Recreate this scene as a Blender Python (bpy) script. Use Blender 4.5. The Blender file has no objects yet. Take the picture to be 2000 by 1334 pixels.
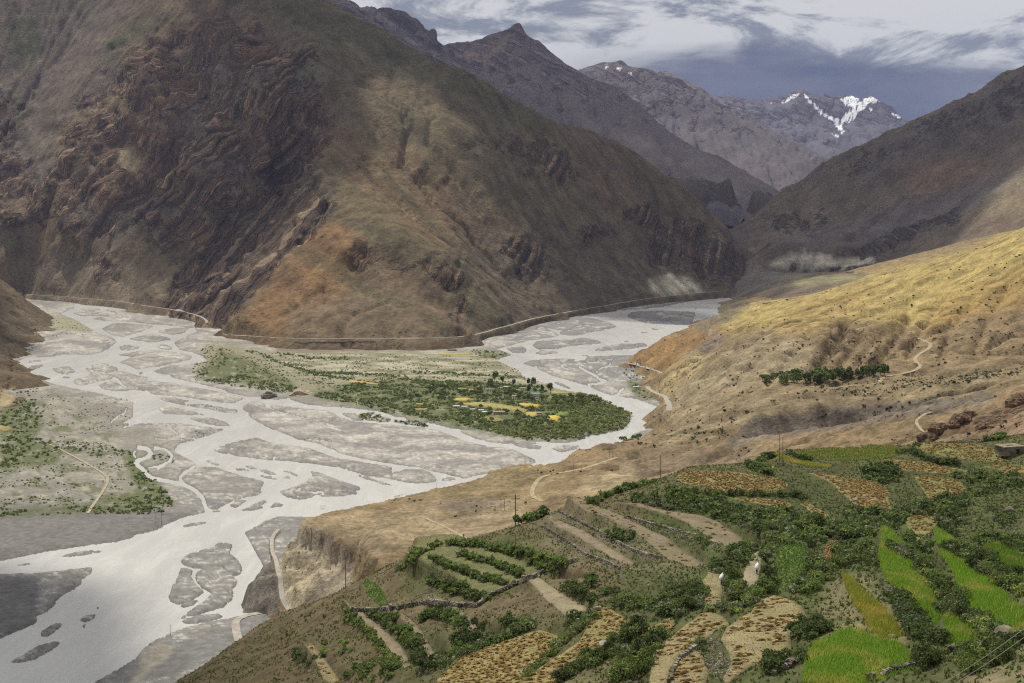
import bpy, bmesh, math, random
import numpy as np
from mathutils import Vector, Matrix
from mathutils.geometry import delaunay_2d_cdt

scene = bpy.context.scene
COL = scene.collection

# ------------------------------------------------------------------ camera
FOC, HORIZ, CENT, CAMZ = 2200.0, 450.0, 1000.0, 300.0      # survey constants: focal length and horizon of the photograph (2000 px wide), eye height in m
cam = bpy.data.cameras.new('camera')
cam.sensor_width = 36.0
cam.lens = 36.0 * FOC / 2000.0
cam.shift_y = -(667.0 - HORIZ) / 2000.0
cam.clip_start = 1.0
cam.clip_end = 90000.0
cam_o = bpy.data.objects.new('camera', cam)
COL.objects.link(cam_o)
cam_o.location = (0, 0, CAMZ)
cam_o.rotation_euler = (math.radians(90), 0, 0)
scene.camera = cam_o

# ------------------------------------------------------------------ sun, sky, exposure
SUN_AZ, SUN_EL = math.radians(-28), math.radians(60)       # azimuth from +Y, clockwise
SUN_DIR = Vector((math.sin(SUN_AZ) * math.cos(SUN_EL), math.cos(SUN_AZ) * math.cos(SUN_EL), math.sin(SUN_EL)))
sun = bpy.data.lights.new('sun', 'SUN')
sun.energy = 5.0
sun.angle = math.radians(0.9)
sun.color = (1.0, 0.94, 0.82)
sun_o = bpy.data.objects.new('sun', sun)
COL.objects.link(sun_o)
sun_o.rotation_euler = SUN_DIR.to_track_quat('Z', 'Y').to_euler()
sun_o.location = SUN_DIR * 9000

world = bpy.data.worlds.new('World')
scene.world = world
world.use_nodes = True
wn, wl = world.node_tree.nodes, world.node_tree.links
wn.clear()


def wmath(op, a, b=None, c=None, clamp=False):
    n = wn.new('ShaderNodeMath'); n.operation = op; n.use_clamp = clamp
    for i, v in enumerate((a, b, c)):
        if v is None: continue
        if isinstance(v, (int, float)): n.inputs[i].default_value = v
        else: wl.new(v, n.inputs[i])
    return n.outputs[0]


def wstep(v, a, b):
    n = wn.new('ShaderNodeMapRange'); n.interpolation_type = 'SMOOTHSTEP'
    wl.new(v, n.inputs[0]); n.inputs[1].default_value = a; n.inputs[2].default_value = b
    return n.outputs[0]


def wmix(f, a, b):
    n = wn.new('ShaderNodeMix'); n.data_type = 'RGBA'
    if isinstance(f, (int, float)): n.inputs[0].default_value = f
    else: wl.new(f, n.inputs[0])
    for i, v in ((6, a), (7, b)):
        if isinstance(v, tuple): n.inputs[i].default_value = (*v, 1)
        else: wl.new(v, n.inputs[i])
    return n.outputs[2]


sky = wn.new('ShaderNodeTexSky'); sky.sky_type = 'NISHITA'; sky.sun_disc = False
sky.sun_elevation = SUN_EL; sky.sun_rotation = SUN_AZ % (2 * math.pi); sky.altitude = 3800; sky.dust_density = 1.5
skym = wn.new('ShaderNodeVectorMath'); skym.operation = 'SCALE'; skym.inputs['Scale'].default_value = 0.1
wl.new(sky.outputs[0], skym.inputs[0])
tc = wn.new('ShaderNodeTexCoord')
sep = wn.new('ShaderNodeSeparateXYZ'); wl.new(tc.outputs['Generated'], sep.inputs[0])
dx, dy, dz = sep.outputs
zc = wmath('ADD', wmath('MAXIMUM', dz, 0.0), 0.10)
cu = wmath('DIVIDE', dx, zc); cv = wmath('DIVIDE', dy, zc)
cmb = wn.new('ShaderNodeCombineXYZ'); wl.new(cu, cmb.inputs[0]); wl.new(cv, cmb.inputs[1])


def wnoise(scale, detail, rough, off, dist=0.0, vec=None):
    mp = wn.new('ShaderNodeMapping'); mp.inputs['Location'].default_value = off
    wl.new(vec or cmb.outputs[0], mp.inputs[0])
    n = wn.new('ShaderNodeTexNoise'); n.inputs['Scale'].default_value = scale
    n.inputs['Detail'].default_value = detail; n.inputs['Roughness'].default_value = rough; n.inputs['Distortion'].default_value = dist
    wl.new(mp.outputs[0], n.inputs[0])
    return n.outputs[0]


mp1 = wn.new('ShaderNodeMapping'); mp1.inputs['Scale'].default_value = (5.5, 5.5, 17.0); wl.new(tc.outputs['Generated'], mp1.inputs[0])
n1 = wnoise(1.25, 14, 0.64, (3.1, 1.7, 0.55), 0.6, mp1.outputs[0])          # heaped cloud
n2 = wnoise(1.5, 9, 0.6, (0.4, 5.2, 1.1), 0.3)                              # the deck seen in perspective
cbri = wstep(wmath('ADD', wmath('MULTIPLY', n1, 0.82), wmath('MULTIPLY', n2, 0.18)), 0.41, 0.515)
cloud = wmix(cbri, (0.31, 0.33, 0.385), (0.87, 0.865, 0.85))
# rain-dark cloud bank standing low ahead and to the right, its top edge ragged
mp2 = wn.new('ShaderNodeMapping'); mp2.inputs['Scale'].default_value = (5.0, 5.0, 16.0); wl.new(tc.outputs['Generated'], mp2.inputs[0])
n3 = wnoise(1.0, 8, 0.55, (7.3, 2.2, 4.0), 0.4, mp2.outputs[0])
tel = wmath('DIVIDE', dz, wmath('MAXIMUM', dy, 0.05))
taz = wmath('DIVIDE', dx, wmath('MAXIMUM', dy, 0.05))
edge = wmath('ADD', tel, wmath('MULTIPLY', wmath('SUBTRACT', n3, 0.5), 0.085))
low = wmath('SUBTRACT', 1.0, wstep(edge, 0.140, 0.164))
azi = wmath('MULTIPLY', wstep(wmath('ADD', taz, wmath('MULTIPLY', wmath('SUBTRACT', n3, 0.5), 0.10)), 0.015, 0.16),
            wmath('SUBTRACT', 1.0, wmath('MULTIPLY', wstep(taz, 0.36, 0.60), 0.75)))
front = wstep(dy, 0.0, 0.3)
storm = wmath('MULTIPLY', wmath('MULTIPLY', low, azi), front)
n4 = wnoise(2.4, 5, 0.5, (1.3, 8.2, 2.0), 0.2, mp2.outputs[0])
stormcol = wmix(wstep(n4, 0.3, 0.75), (0.135, 0.16, 0.25), (0.20, 0.22, 0.30))
skycol = wmix(0.90, skym.outputs[0], cloud)
final = wmix(wmath('MULTIPLY', storm, 0.97), skycol, stormcol)
bg = wn.new('ShaderNodeBackground'); bg.inputs[1].default_value = 1.0
wl.new(final, bg.inputs[0])
wo = wn.new('ShaderNodeOutputWorld'); wl.new(bg.outputs[0], wo.inputs[0])

scene.view_settings.view_transform = 'Standard'
scene.view_settings.look = 'None'
scene.view_settings.exposure = 0.0
scene.view_settings.gamma = 1.0
scene.view_settings.use_curve_mapping = False
scene.render.engine = 'CYCLES'
scene.cycles.use_denoising = False                     # the little grain left reads as a photograph's
scene.cycles.max_bounces = 6
scene.cycles.diffuse_bounces = 2
scene.cycles.glossy_bounces = 2
scene.cycles.volume_bounces = 0
scene.cycles.transparent_max_bounces = 12
scene.cycles.use_adaptive_sampling = False
scene.cycles.filter_width = 1.15

# ------------------------------------------------------------------ numeric helpers
rng = np.random.default_rng(7)
random.seed(7)
_perm = np.random.default_rng(11).integers(0, 1 << 30, 4096)


def _h(ix, iy, iz):
    return _perm[(ix + _perm[(iy + _perm[iz & 4095]) & 4095]) & 4095]


_ga = np.linspace(0, 2 * np.pi, 256, endpoint=False)
_gx, _gy = np.cos(_ga), np.sin(_ga)


def pn(x, y, s=0):
    """gradient noise, about -0.7..0.7"""
    x = np.asarray(x, float); y = np.asarray(y, float)
    x0 = np.floor(x); y0 = np.floor(y)
    fx, fy = x - x0, y - y0
    x0 = x0.astype(np.int64); y0 = y0.astype(np.int64)
    u = fx * fx * fx * (fx * (fx * 6 - 15) + 10); v = fy * fy * fy * (fy * (fy * 6 - 15) + 10)

    def g(ix, iy, dx_, dy_):
        k = _h(ix, iy, s) & 255
        return _gx[k] * dx_ + _gy[k] * dy_
    a = g(x0, y0, fx, fy); b = g(x0 + 1, y0, fx - 1, fy)
    c = g(x0, y0 + 1, fx, fy - 1); d = g(x0 + 1, y0 + 1, fx - 1, fy - 1)
    return (a + u * (b - a)) * (1 - v) + (c + u * (d - c)) * v


def fbm(x, y, oct=5, s=0, gain=0.5, lac=2.03):
    t = 0; a = 1.0
    for i in range(oct):
        t = t + a * pn(x, y, s + i); x = x * lac + 17.1; y = y * lac - 9.7; a *= gain
    return t


def ridged(x, y, oct=5, s=0, gain=0.55, lac=2.05):
    t = 0; a = 1.0; w = 1.0
    for i in range(oct):
        n = (1 - np.abs(pn(x, y, s + i)) * 1.6); n = n * n * w
        w = np.clip(n * 1.6, 0, 1)
        t = t + a * n; x = x * lac + 31.7; y = y * lac + 12.3; a *= gain
    return t


def sst(x, a, b):
    t = np.clip((x - a) / (b - a), 0, 1)
    return t * t * (3 - 2 * t)


def at(px, py, d):
    """survey point: bearing and elevation read off the photograph, range d in metres -> world"""
    return ((px - CENT) / FOC * d, d, CAMZ + (HORIZ - py) / FOC * d)


def floor_at(px, py, z=0.0):
    d = FOC * (CAMZ - z) / (py - HORIZ)
    return ((px - CENT) / FOC * d, d)


def to_px(X, Y, Z):
    return CENT + FOC * X / Y, HORIZ - FOC * (Z - CAMZ) / Y


class MQ:
    """multiquadric surface through survey points"""
    def __init__(self, pts, c=60.0, lam=0.0, S=1000.0):
        P = np.array(pts, float); self.S = S
        self.p = P[:, :2] / S; self.c2 = (c / S) ** 2
        n = len(P)
        D = np.sqrt(((self.p[:, None] - self.p[None]) ** 2).sum(-1) + self.c2)
        A = np.zeros((n + 3, n + 3)); A[:n, :n] = D - lam * np.eye(n)
        Q = np.c_[np.ones(n), self.p]; A[:n, n:] = Q; A[n:, :n] = Q.T
        self.w = np.linalg.lstsq(A, np.r_[P[:, 2] / S, 0, 0, 0], rcond=None)[0]

    def __call__(self, X, Y):
        sh = X.shape; x = X.ravel() / self.S; y = Y.ravel() / self.S
        n = len(self.p)
        out = self.w[n] + self.w[n + 1] * x + self.w[n + 2] * y
        for i in range(n):
            out += self.w[i] * np.sqrt((x - self.p[i, 0]) ** 2 + (y - self.p[i, 1]) ** 2 + self.c2)
        return (out * self.S).reshape(sh)


def blur2(a, r):
    r = int(r)
    if r < 1: return a
    for ax in (0, 1):
        for _ in range(2):
            p = [(0, 0), (0, 0)]; p[ax] = (r + 1, r)
            c = np.cumsum(np.pad(a, p, mode='edge'), axis=ax)
            k = 2 * r + 1
            a = (c[k:] - c[:-k]) / k if ax == 0 else (c[:, k:] - c[:, :-k]) / k
    return a


def bil(a, u, v):
    """bilinear sample a[v,u]"""
    h, w = a.shape
    u = np.clip(u, 0, w - 1.001); v = np.clip(v, 0, h - 1.001)
    i = u.astype(int); j = v.astype(int); fu = u - i; fv = v - j
    return (a[j, i] * (1 - fu) + a[j, i + 1] * fu) * (1 - fv) + (a[j + 1, i] * (1 - fu) + a[j + 1, i + 1] * fu) * fv


def inside(poly, x, y):
    r = np.zeros(np.shape(x), bool)
    p = np.asarray(poly, float); q = np.roll(p, 1, axis=0)
    for (x1, y1), (x2, y2) in zip(p, q):
        if y1 == y2: continue
        r ^= ((y1 > y) != (y2 > y)) & (x < (x2 - x1) * (y - y1) / (y2 - y1) + x1)
    return r


def pin(poly, x, y):
    """single point in polygon, plain Python"""
    r = False; n = len(poly); j = n - 1
    for i in range(n):
        x1, y1 = poly[i][0], poly[i][1]; x2, y2 = poly[j][0], poly[j][1]
        if (y1 > y) != (y2 > y) and x < (x2 - x1) * (y - y1) / (y2 - y1) + x1: r = not r
        j = i
    return r


class Pins:
    """many polygons, single points"""
    def __init__(self, polys): self.p = [(W[:, 0].min(), W[:, 0].max(), W[:, 1].min(), W[:, 1].max(), [tuple(q) for q in W]) for W in polys]
    def any(self, x, y): return any(a < x < b and c < y < d and pin(W, x, y) for a, b, c, d, W in self.p)


def fill(img, poly, val, ox, oy, sc):
    """fill polygon (survey px) in raster img; img[j,i] is at px = ox+i/sc"""
    p = (np.asarray(poly, float) - (ox, oy)) * sc
    h, w = img.shape
    i0, j0 = np.maximum(np.floor(p.min(0)).astype(int), 0); i1, j1 = np.ceil(p.max(0)).astype(int) + 1
    i1 = min(i1, w); j1 = min(j1, h)
    if i1 <= i0 or j1 <= j0: return
    x, y = np.meshgrid(np.arange(i0, i1), np.arange(j0, j1))
    m = inside(p, x + 0.01, y + 0.01)
    img[j0:j1, i0:i1][m] = val


def ribbon(line, w):
    """polyline (x,y[,w]) -> polygon"""
    L = np.array([p[:2] for p in line], float); W = np.array([p[2] if len(p) > 2 else w for p in line], float) / 2
    t = np.gradient(L, axis=0); t /= np.linalg.norm(t, axis=1)[:, None] + 1e-9
    nrm = np.c_[-t[:, 1], t[:, 0]] * W[:, None]
    return np.r_[L + nrm, (L - nrm)[::-1]]


def dens(line, step):
    L = np.array(line, float); o = []
    for a, b in zip(L[:-1], L[1:]):
        n = max(1, int(np.linalg.norm((b - a)[:2]) / step))
        for k in range(n): o.append(a + (b - a) * k / n)
    o.append(L[-1])
    return np.array(o)


def catmull(line, k=6):
    P = np.array(line, float); P = np.r_[[2 * P[0] - P[1]], P, [2 * P[-1] - P[-2]]]
    o = []
    for i in range(1, len(P) - 2):
        for t in np.linspace(0, 1, k, endpoint=False):
            a, b, c, d = P[i - 1:i + 3]
            o.append(0.5 * ((2 * b) + (c - a) * t + (2 * a - 5 * b + 4 * c - d) * t * t + (3 * b - a - 3 * c + d) * t ** 3))
    o.append(P[-2])
    return np.array(o)


def erode(z, cell, k, passes=2, cap=60.0, seed=3):
    """carve drainage lines along D8 flow"""
    h, w = z.shape
    z = z + fbm(*np.meshgrid(np.arange(w) * 0.11, np.arange(h) * 0.11), 4, seed) * cell * 0.9
    nb = [(-1, -1, 1.414), (-1, 0, 1), (-1, 1, 1.414), (0, -1, 1), (0, 1, 1), (1, -1, 1.414), (1, 0, 1), (1, 1, 1.414)]
    idx = np.arange(h * w).reshape(h, w)
    inc_t = np.zeros_like(z)
    for _ in range(passes):
        zp = np.pad(z, 1, constant_values=1e9); ip = np.pad(idx, 1, mode='edge')
        best = np.zeros_like(z); rec = idx.copy()
        for a, b, l in nb:
            s = (z - zp[1 + a:1 + a + h, 1 + b:1 + b + w]) / l
            m = s > best
            best[m] = s[m]; rec[m] = ip[1 + a:1 + a + h, 1 + b:1 + b + w][m]
        acc = [1.0] * (h * w); r = rec.ravel().tolist()
        for c in np.argsort(-z.ravel()).tolist():
            q = r[c]
            if q != c: acc[q] += acc[c]
        A = np.array(acc).reshape(h, w)
        inc = np.minimum(k * np.power(A - 1 + 1e-6, 0.45), cap)
        inc = 0.5 * inc + 0.5 * blur2(inc, 1)
        z = z - inc; inc_t += inc
    return inc_t


# ------------------------------------------------------------------ object helpers
def tag(o, label=None, cat=None, group=None, kind=None):
    if label: o['label'] = label
    if cat: o['category'] = cat
    if group: o['group'] = group
    if kind: o['kind'] = kind
    return o


def mesh_np(name, V, faces, mat=None, smooth=False, attrs=None, matidx=None):
    """mesh from arrays; faces (n,k) all of one size"""
    me = bpy.data.meshes.new(name)
    V = np.ascontiguousarray(V, np.float32); faces = np.ascontiguousarray(faces, np.int32)
    n, k = faces.shape
    me.vertices.add(len(V)); me.vertices.foreach_set('co', V.ravel())
    me.loops.add(n * k); me.loops.foreach_set('vertex_index', faces.ravel())
    me.polygons.add(n); me.polygons.foreach_set('loop_start', np.arange(0, n * k, k, dtype=np.int32))
    if smooth: me.polygons.foreach_set('use_smooth', np.ones(n, bool))
    for key, arr in (attrs or {}).items():
        arr = np.asarray(arr, np.float32)
        if arr.ndim == 2:
            a = me.attributes.new(key, 'FLOAT_COLOR', 'POINT')
            a.data.foreach_set('color', np.c_[arr, np.ones(len(arr), np.float32)].ravel())
        else:
            a = me.attributes.new(key, 'FLOAT', 'POINT'); a.data.foreach_set('value', arr)
    me.update(calc_edges=True)
    me.validate()
    if mat: me.materials.append(mat)
    return me


def add(name, me, parent=None, loc=None, rot=None, scale=None):
    o = bpy.data.objects.new(name, me)
    COL.objects.link(o)
    if parent: o.parent = parent
    if loc is not None: o.location = loc
    if rot is not None: o.rotation_euler = rot
    if scale is not None: o.scale = scale
    return o


def grid_faces(nv, nu):
    i = np.arange(nv * nu).reshape(nv, nu)
    return np.stack([i[:-1, :-1], i[:-1, 1:], i[1:, 1:], i[1:, :-1]], -1).reshape(-1, 4)


class MB:
    """collects simple solids into one mesh"""
    def __init__(self): self.v = []; self.f = []

    def poly(self, vs, fs):
        b = len(self.v); self.v += [tuple(p) for p in vs]; self.f += [tuple(b + i for i in f) for f in fs]

    def box(self, c, s, rz=0.0, taper=1.0, jit=0.0):
        cx, cy, cz = c; sx, sy, sz = (t / 2 for t in s); ca, sa = math.cos(rz), math.sin(rz); vs = []
        for z in (-1, 1):
            k = taper if z > 0 else 1.0
            for x, y in ((-1, -1), (1, -1), (1, 1), (-1, 1)):
                a, b2 = x * sx * k + random.uniform(-jit, jit), y * sy * k + random.uniform(-jit, jit)
                vs.append((cx + a * ca - b2 * sa, cy + a * sa + b2 * ca, cz + z * sz + random.uniform(-jit, jit)))
        self.poly(vs, [(3, 2, 1, 0), (4, 5, 6, 7), (0, 1, 5, 4), (1, 2, 6, 5), (2, 3, 7, 6), (3, 0, 4, 7)])

    def tube(self, p0, p1, r0, r1=None, n=6):
        r1 = r0 if r1 is None else r1
        p0, p1 = Vector(p0), Vector(p1); d = (p1 - p0).normalized()
        u = d.orthogonal().normalized(); w = d.cross(u); vs = []
        for p, r in ((p0, r0), (p1, r1)):
            for k in range(n):
                a = 2 * math.pi * k / n; vs.append(p + (u * math.cos(a) + w * math.sin(a)) * r)
        self.poly(vs, [(k, (k + 1) % n, n + (k + 1) % n, n + k) for k in range(n)] + [tuple(range(n))[::-1], tuple(range(n, 2 * n))])

    def mesh(self, name, mat, smooth=False):
        me = bpy.data.meshes.new(name); me.from_pydata(self.v, [], self.f)
        if smooth:
            for p in me.polygons: p.use_smooth = True
        me.materials.append(mat); me.update()
        return me

    def build(self, name, mat, parent=None, loc=None, rot=None, smooth=False):
        return add(name, self.mesh(name, mat, smooth), parent, loc, rot)


# ------------------------------------------------------------------ materials
class NT:
    def __init__(self, name):
        self.m = bpy.data.materials.new(name); self.m.use_nodes = True
        self.t = self.m.node_tree; self.n = self.t.nodes; self.l = self.t.links
        self.n.clear()
        self.out = self.n.new('ShaderNodeOutputMaterial')
        self.b = self.n.new('ShaderNodeBsdfPrincipled')
        self.l.new(self.b.outputs[0], self.out.inputs[0])
        self.b.inputs['Roughness'].default_value = 0.9
        self.b.inputs['Specular IOR Level'].default_value = 0.15

    def put(self, sock, v):
        if isinstance(v, tuple): sock.default_value = (*v, 1) if len(v) == 3 and sock.type == 'RGBA' else v
        elif isinstance(v, (int, float)): sock.default_value = v
        else: self.l.new(v, sock)

    def math(self, op, a, b=0.0, clamp=False):
        n = self.n.new('ShaderNodeMath'); n.operation = op; n.use_clamp = clamp
        self.put(n.inputs[0], a); self.put(n.inputs[1], b)
        return n.outputs[0]

    def mix(self, f, a, b, mode='MIX'):
        n = self.n.new('ShaderNodeMix'); n.data_type = 'RGBA'; n.blend_type = mode
        self.put(n.inputs[0], f); self.put(n.inputs[6], a); self.put(n.inputs[7], b)
        return n.outputs[2]

    def step(self, v, a, b, lo=0.0, hi=1.0):
        n = self.n.new('ShaderNodeMapRange'); n.interpolation_type = 'SMOOTHSTEP'
        self.put(n.inputs[0], v); n.inputs[1].default_value = a; n.inputs[2].default_value = b
        n.inputs[3].default_value = lo; n.inputs[4].default_value = hi
        return n.outputs[0]

    def attr(self, name, fac=False):
        n = self.n.new('ShaderNodeAttribute'); n.attribute_name = name
        return n.outputs['Fac'] if fac else n.outputs['Color']

    def pos(self):
        return self.n.new('ShaderNodeNewGeometry').outputs['Position']

    def noise(self, scale, detail=4, rough=0.55, vec=None, stretch=None, dist=0.0, dim='3D', w=None):
        n = self.n.new('ShaderNodeTexNoise'); n.noise_dimensions = dim
        n.inputs['Scale'].default_value = scale; n.inputs['Detail'].default_value = detail
        n.inputs['Roughness'].default_value = rough; n.inputs['Distortion'].default_value = dist
        if dim == '1D': self.put(n.inputs['W'], w)
        else:
            v = vec if vec is not None else self.pos()
            if stretch:
                mp = self.n.new('ShaderNodeMapping'); mp.inputs['Scale'].default_value = stretch; self.l.new(v, mp.inputs[0]); v = mp.outputs[0]
            self.l.new(v, n.inputs['Vector'])
        return n.outputs[0]

    def voro(self, scale, feature='F1', rnd=1.0):
        n = self.n.new('ShaderNodeTexVoronoi'); n.inputs['Scale'].default_value = scale; n.feature = feature
        n.inputs['Randomness'].default_value = rnd
        self.l.new(self.pos(), n.inputs['Vector'])
        return n

    def ramp(self, f, stops):
        n = self.n.new('ShaderNodeValToRGB'); self.put(n.inputs[0], f)
        e = n.color_ramp.elements
        while len(e) < len(stops): e.new(0.5)
        for k, (p, c) in enumerate(stops): e[k].position = p; e[k].color = (*c, 1)
        return n.outputs[0]

    def bump(self, h, dist, strength=1.0, prev=None):
        n = self.n.new('ShaderNodeBump'); n.inputs['Distance'].default_value = dist; n.inputs['Strength'].default_value = strength
        self.put(n.inputs['Height'], h)
        if prev is not None: self.l.new(prev, n.inputs['Normal'])
        return n.outputs[0]

    def base(self, c): self.put(self.b.inputs['Base Color'], c)
    def normal(self, v): self.l.new(v, self.b.inputs['Normal'])


def flat_mat(name, c, rough=0.85, var=0.15, scale=1.0):
    t = NT(name)
    nz = t.noise(scale, 4)
    k = t.step(nz, 0.3, 0.7, 1 - var, 1 + var)
    mul = t.mix(1.0, c, k, 'MULTIPLY')
    t.base(mul); t.b.inputs['Roughness'].default_value = rough
    return t.m


def terrain_mat(name, unit, rockstops, spot=None, sfreq=1.0, bumpk=1.0, soilvar=0.28):
    """soil colour from 'col', layered rock from 'rock' and 'strat'; unit = size in m of the coarsest grain"""
    t = NT(name)
    col = t.attr('col'); rock = t.attr('rock', True); st = t.attr('strat', True)
    big = t.noise(1.0 / unit, 6, 0.6); fine = t.noise(7.0 / unit, 5, 0.65)
    soil = t.mix(1.0, col, t.step(big, 0.25, 0.75, 1 - soilvar, 1 + soilvar), 'MULTIPLY')
    soil = t.mix(1.0, soil, t.step(fine, 0.25, 0.75, 1 - soilvar, 1 + soilvar), 'MULTIPLY')
    if spot:
        vz = t.voro(1.0 / spot[0]); d = t.step(vz.outputs['Distance'], spot[1] * 0.5, spot[1], 1.0, 0.0)
        keep = t.step(t.noise(1.0 / (spot[0] * 14), 3), spot[3], spot[3] + 0.12)
        soil = t.mix(t.math('MULTIPLY', d, keep), soil, spot[2])
    warp = t.math('ADD', st, t.math('MULTIPLY', t.math('SUBTRACT', t.noise(1.0 / (unit * 1.3), 4), 0.5), unit * 0.28))
    l1 = t.noise(0.042 * sfreq, 5, 0.66, dim='1D', w=warp)
    l2 = t.noise(0.26 * sfreq, 3, 0.6, dim='1D', w=warp)
    lay = t.math('ADD', t.math('MULTIPLY', l1, 0.68), t.math('MULTIPLY', l2, 0.32))
    rk = t.ramp(t.step(lay, 0.36, 0.63), rockstops)
    rk = t.mix(0.55, rk, t.mix(1.0, rk, t.mix(1.0, col, (6.0, 6.0, 6.0), 'MULTIPLY'), 'MULTIPLY'))
    rk = t.mix(1.0, rk, t.step(fine, 0.2, 0.8, 0.7, 1.3), 'MULTIPLY')
    mask = t.step(t.math('ADD', rock, t.math('MULTIPLY', t.math('SUBTRACT', t.noise(2.6 / unit, 5, 0.65), 0.5), 1.15)), 0.38, 0.62)
    t.base(t.mix(mask, soil, rk))
    hb = t.math('ADD', t.math('MULTIPLY', fine, 0.35), t.math('MULTIPLY', t.math('MULTIPLY', lay, mask), 1.6))
    hb = t.math('ADD', hb, t.math('MULTIPLY', big, 0.5))
    t.normal(t.bump(hb, unit * 0.16 * bumpk, 1.0))
    t.b.inputs['Roughness'].default_value = 0.95
    t.b.inputs['Specular IOR Level'].default_value = 0.08
    return t.m


class Paint:
    """soft masks given as outlines on the ground, sampled at surveyed bearings"""
    OX, OY, SC = -240.0, -240.0, 0.5

    def __init__(self): self.sh = (int(1700 * self.SC), int(2500 * self.SC))

    def mask(self, polys, soft):
        a = np.zeros(self.sh)
        for p in polys: fill(a, p, 1.0, self.OX, self.OY, self.SC)
        return blur2(a, max(1, round(soft * self.SC / 2)))

    def samp(self, a, px, py):
        return bil(a, (px - self.OX) * self.SC, (py - self.OY) * self.SC)


PT = Paint()


def zoom(ox, oy, s):
    def f(txt):
        o = []
        for w in txt.split():
            v = [float(q) for q in w.split(',')]
            o.append((ox + v[0] / s, oy + v[1] / s) + tuple(q / s for q in v[2:]))
        return o
    return f


ZA, ZB, ZC, ZD = zoom(0, 560, 5), zoom(300, 680, 5), zoom(650, 780, 5), zoom(950, 780, 5)
ZE, ZF, ZG = zoom(940, 560, 3.846), zoom(240, 840, 4), zoom(0, 980, 3.3333)
N2, N3, N4, N5, N6, N7 = zoom(550, 900, 3.074), zoom(950, 900, 3.074), zoom(1300, 840, 5), zoom(1650, 840, 5.557), zoom(1300, 1080, 5), zoom(1620, 1060, 4.868)
ZV = zoom(560, 660, 2.632)
Z6 = zoom(1300, 430, 2.857)
P1 = zoom(0, 0, 1)
# ================================================================== landforms
class Land:
    """a height field through survey points, carved by run-off, meshed more finely where it is nearer"""
    def __init__(self, pts, pxr, dr, nu, nv, c=60, cell=20.0, ek=0.0, ecap=50.0, rough=(), drow=None, seed=1, lam=0.0, post=None):
        self.f = MQ(pts, c, lam)
        tx = (np.linspace(pxr[0], pxr[1], nu) - CENT) / FOC
        D = np.linspace(dr[0], dr[1], nv) if drow is None else drow
        self.D, self.pxs = D, np.linspace(pxr[0], pxr[1], nu)
        self.X = tx[None] * D[:, None]; self.Y = np.repeat(D[:, None], nu, 1)
        Z = self.f(self.X, self.Y)
        if ek > 0:
            x0, x1 = self.X.min(), self.X.max(); y0, y1 = D[0], D[-1]
            gx, gy = np.meshgrid(np.arange(x0, x1 + cell, cell), np.arange(y0, y1 + cell, cell))
            gz = self.f(gx, gy)
            self.inc = erode(gz, cell, ek, 2, ecap, seed)
            inc = bil(self.inc, (self.X - x0) / cell, (self.Y - y0) / cell)
            self.incm = inc
            Z = Z - inc + np.median(inc)
        for wl_, amp, kind in rough:
            n = ridged(self.X / wl_, self.Y / wl_, 5, seed + 20) - 0.9 if kind == 'r' else fbm(self.X / wl_, self.Y / wl_, 6, seed + 40)
            Z = Z + amp * n
        self.Z = post(self, Z) if post else Z

    def px(self): return to_px(self.X, self.Y, self.Z)

    def displace(self, amt):
        """move vertices along the surface normal"""
        P = np.stack([self.X, self.Y, self.Z], -1)
        du = np.gradient(P, axis=1); dv = np.gradient(P, axis=0)
        n = np.cross(du, dv); n /= np.linalg.norm(n, axis=-1)[..., None] + 1e-9
        n[n[..., 2] < 0] *= -1
        P += n * amt[..., None]
        self.X, self.Y, self.Z = P[..., 0], P[..., 1], P[..., 2]

    def freeze(self):
        self.py = to_px(self.X, self.Y, self.Z)[1]
        self.pym = np.minimum.accumulate(self.py, axis=0)

    def hit(self, px, py):
        """ground point seen at a surveyed bearing"""
        if not hasattr(self, 'pym'): self.freeze()
        i = (px - self.pxs[0]) / (self.pxs[-1] - self.pxs[0]) * (len(self.pxs) - 1)
        i0 = int(np.clip(math.floor(i), 0, len(self.pxs) - 1))
        col = self.pym[:, i0]
        j = int(np.searchsorted(-col, -py))
        if j >= len(col): j = int(np.argmin(col)); py = self.py[j, i0] + 0.3
        j = min(max(j, 1), len(col) - 1)
        a, b = self.py[j - 1, i0], self.py[j, i0]
        t = 0.0 if abs(a - b) < 1e-6 else min(max((a - py) / (a - b), 0), 1)
        d = self.Y[j - 1, i0] * (1 - t) + self.Y[j, i0] * t
        z = self.Z[j - 1, i0] * (1 - t) + self.Z[j, i0] * t
        return Vector(((px - CENT) / FOC * d, d, z))

    def zat(self, x, y):
        x = np.asarray(x, float); y = np.asarray(y, float)
        v = np.interp(y, self.D, np.arange(len(self.D)))
        u = (CENT + FOC * x / y - self.pxs[0]) / (self.pxs[-1] - self.pxs[0]) * (len(self.pxs) - 1)
        return bil(self.Z, u, v)

    def mesh(self, name, mat, attrs, smooth=True, back=14, keep=None):
        V = np.stack([self.X, self.Y, self.Z], -1).reshape(-1, 3)
        F = grid_faces(*self.X.shape)
        # leave out the far side well beyond each skyline, and what lies deep under other ground
        top = np.argmin(to_px(self.X, self.Y, self.Z)[1], axis=0)
        top = np.array([top[max(0, i - 6):i + 7].max() for i in range(len(top))])
        ok = (np.arange(self.X.shape[0])[:, None] <= top[None] + back).ravel()
        if keep is not None: ok &= keep.ravel()
        F = F[ok[F].all(1)]
        A = {k: (v.reshape(-1, 3) if v.ndim == 3 else v.ravel()) for k, v in attrs.items()}
        return add(name, mesh_np(name, V, F, mat, smooth, A))


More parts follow.
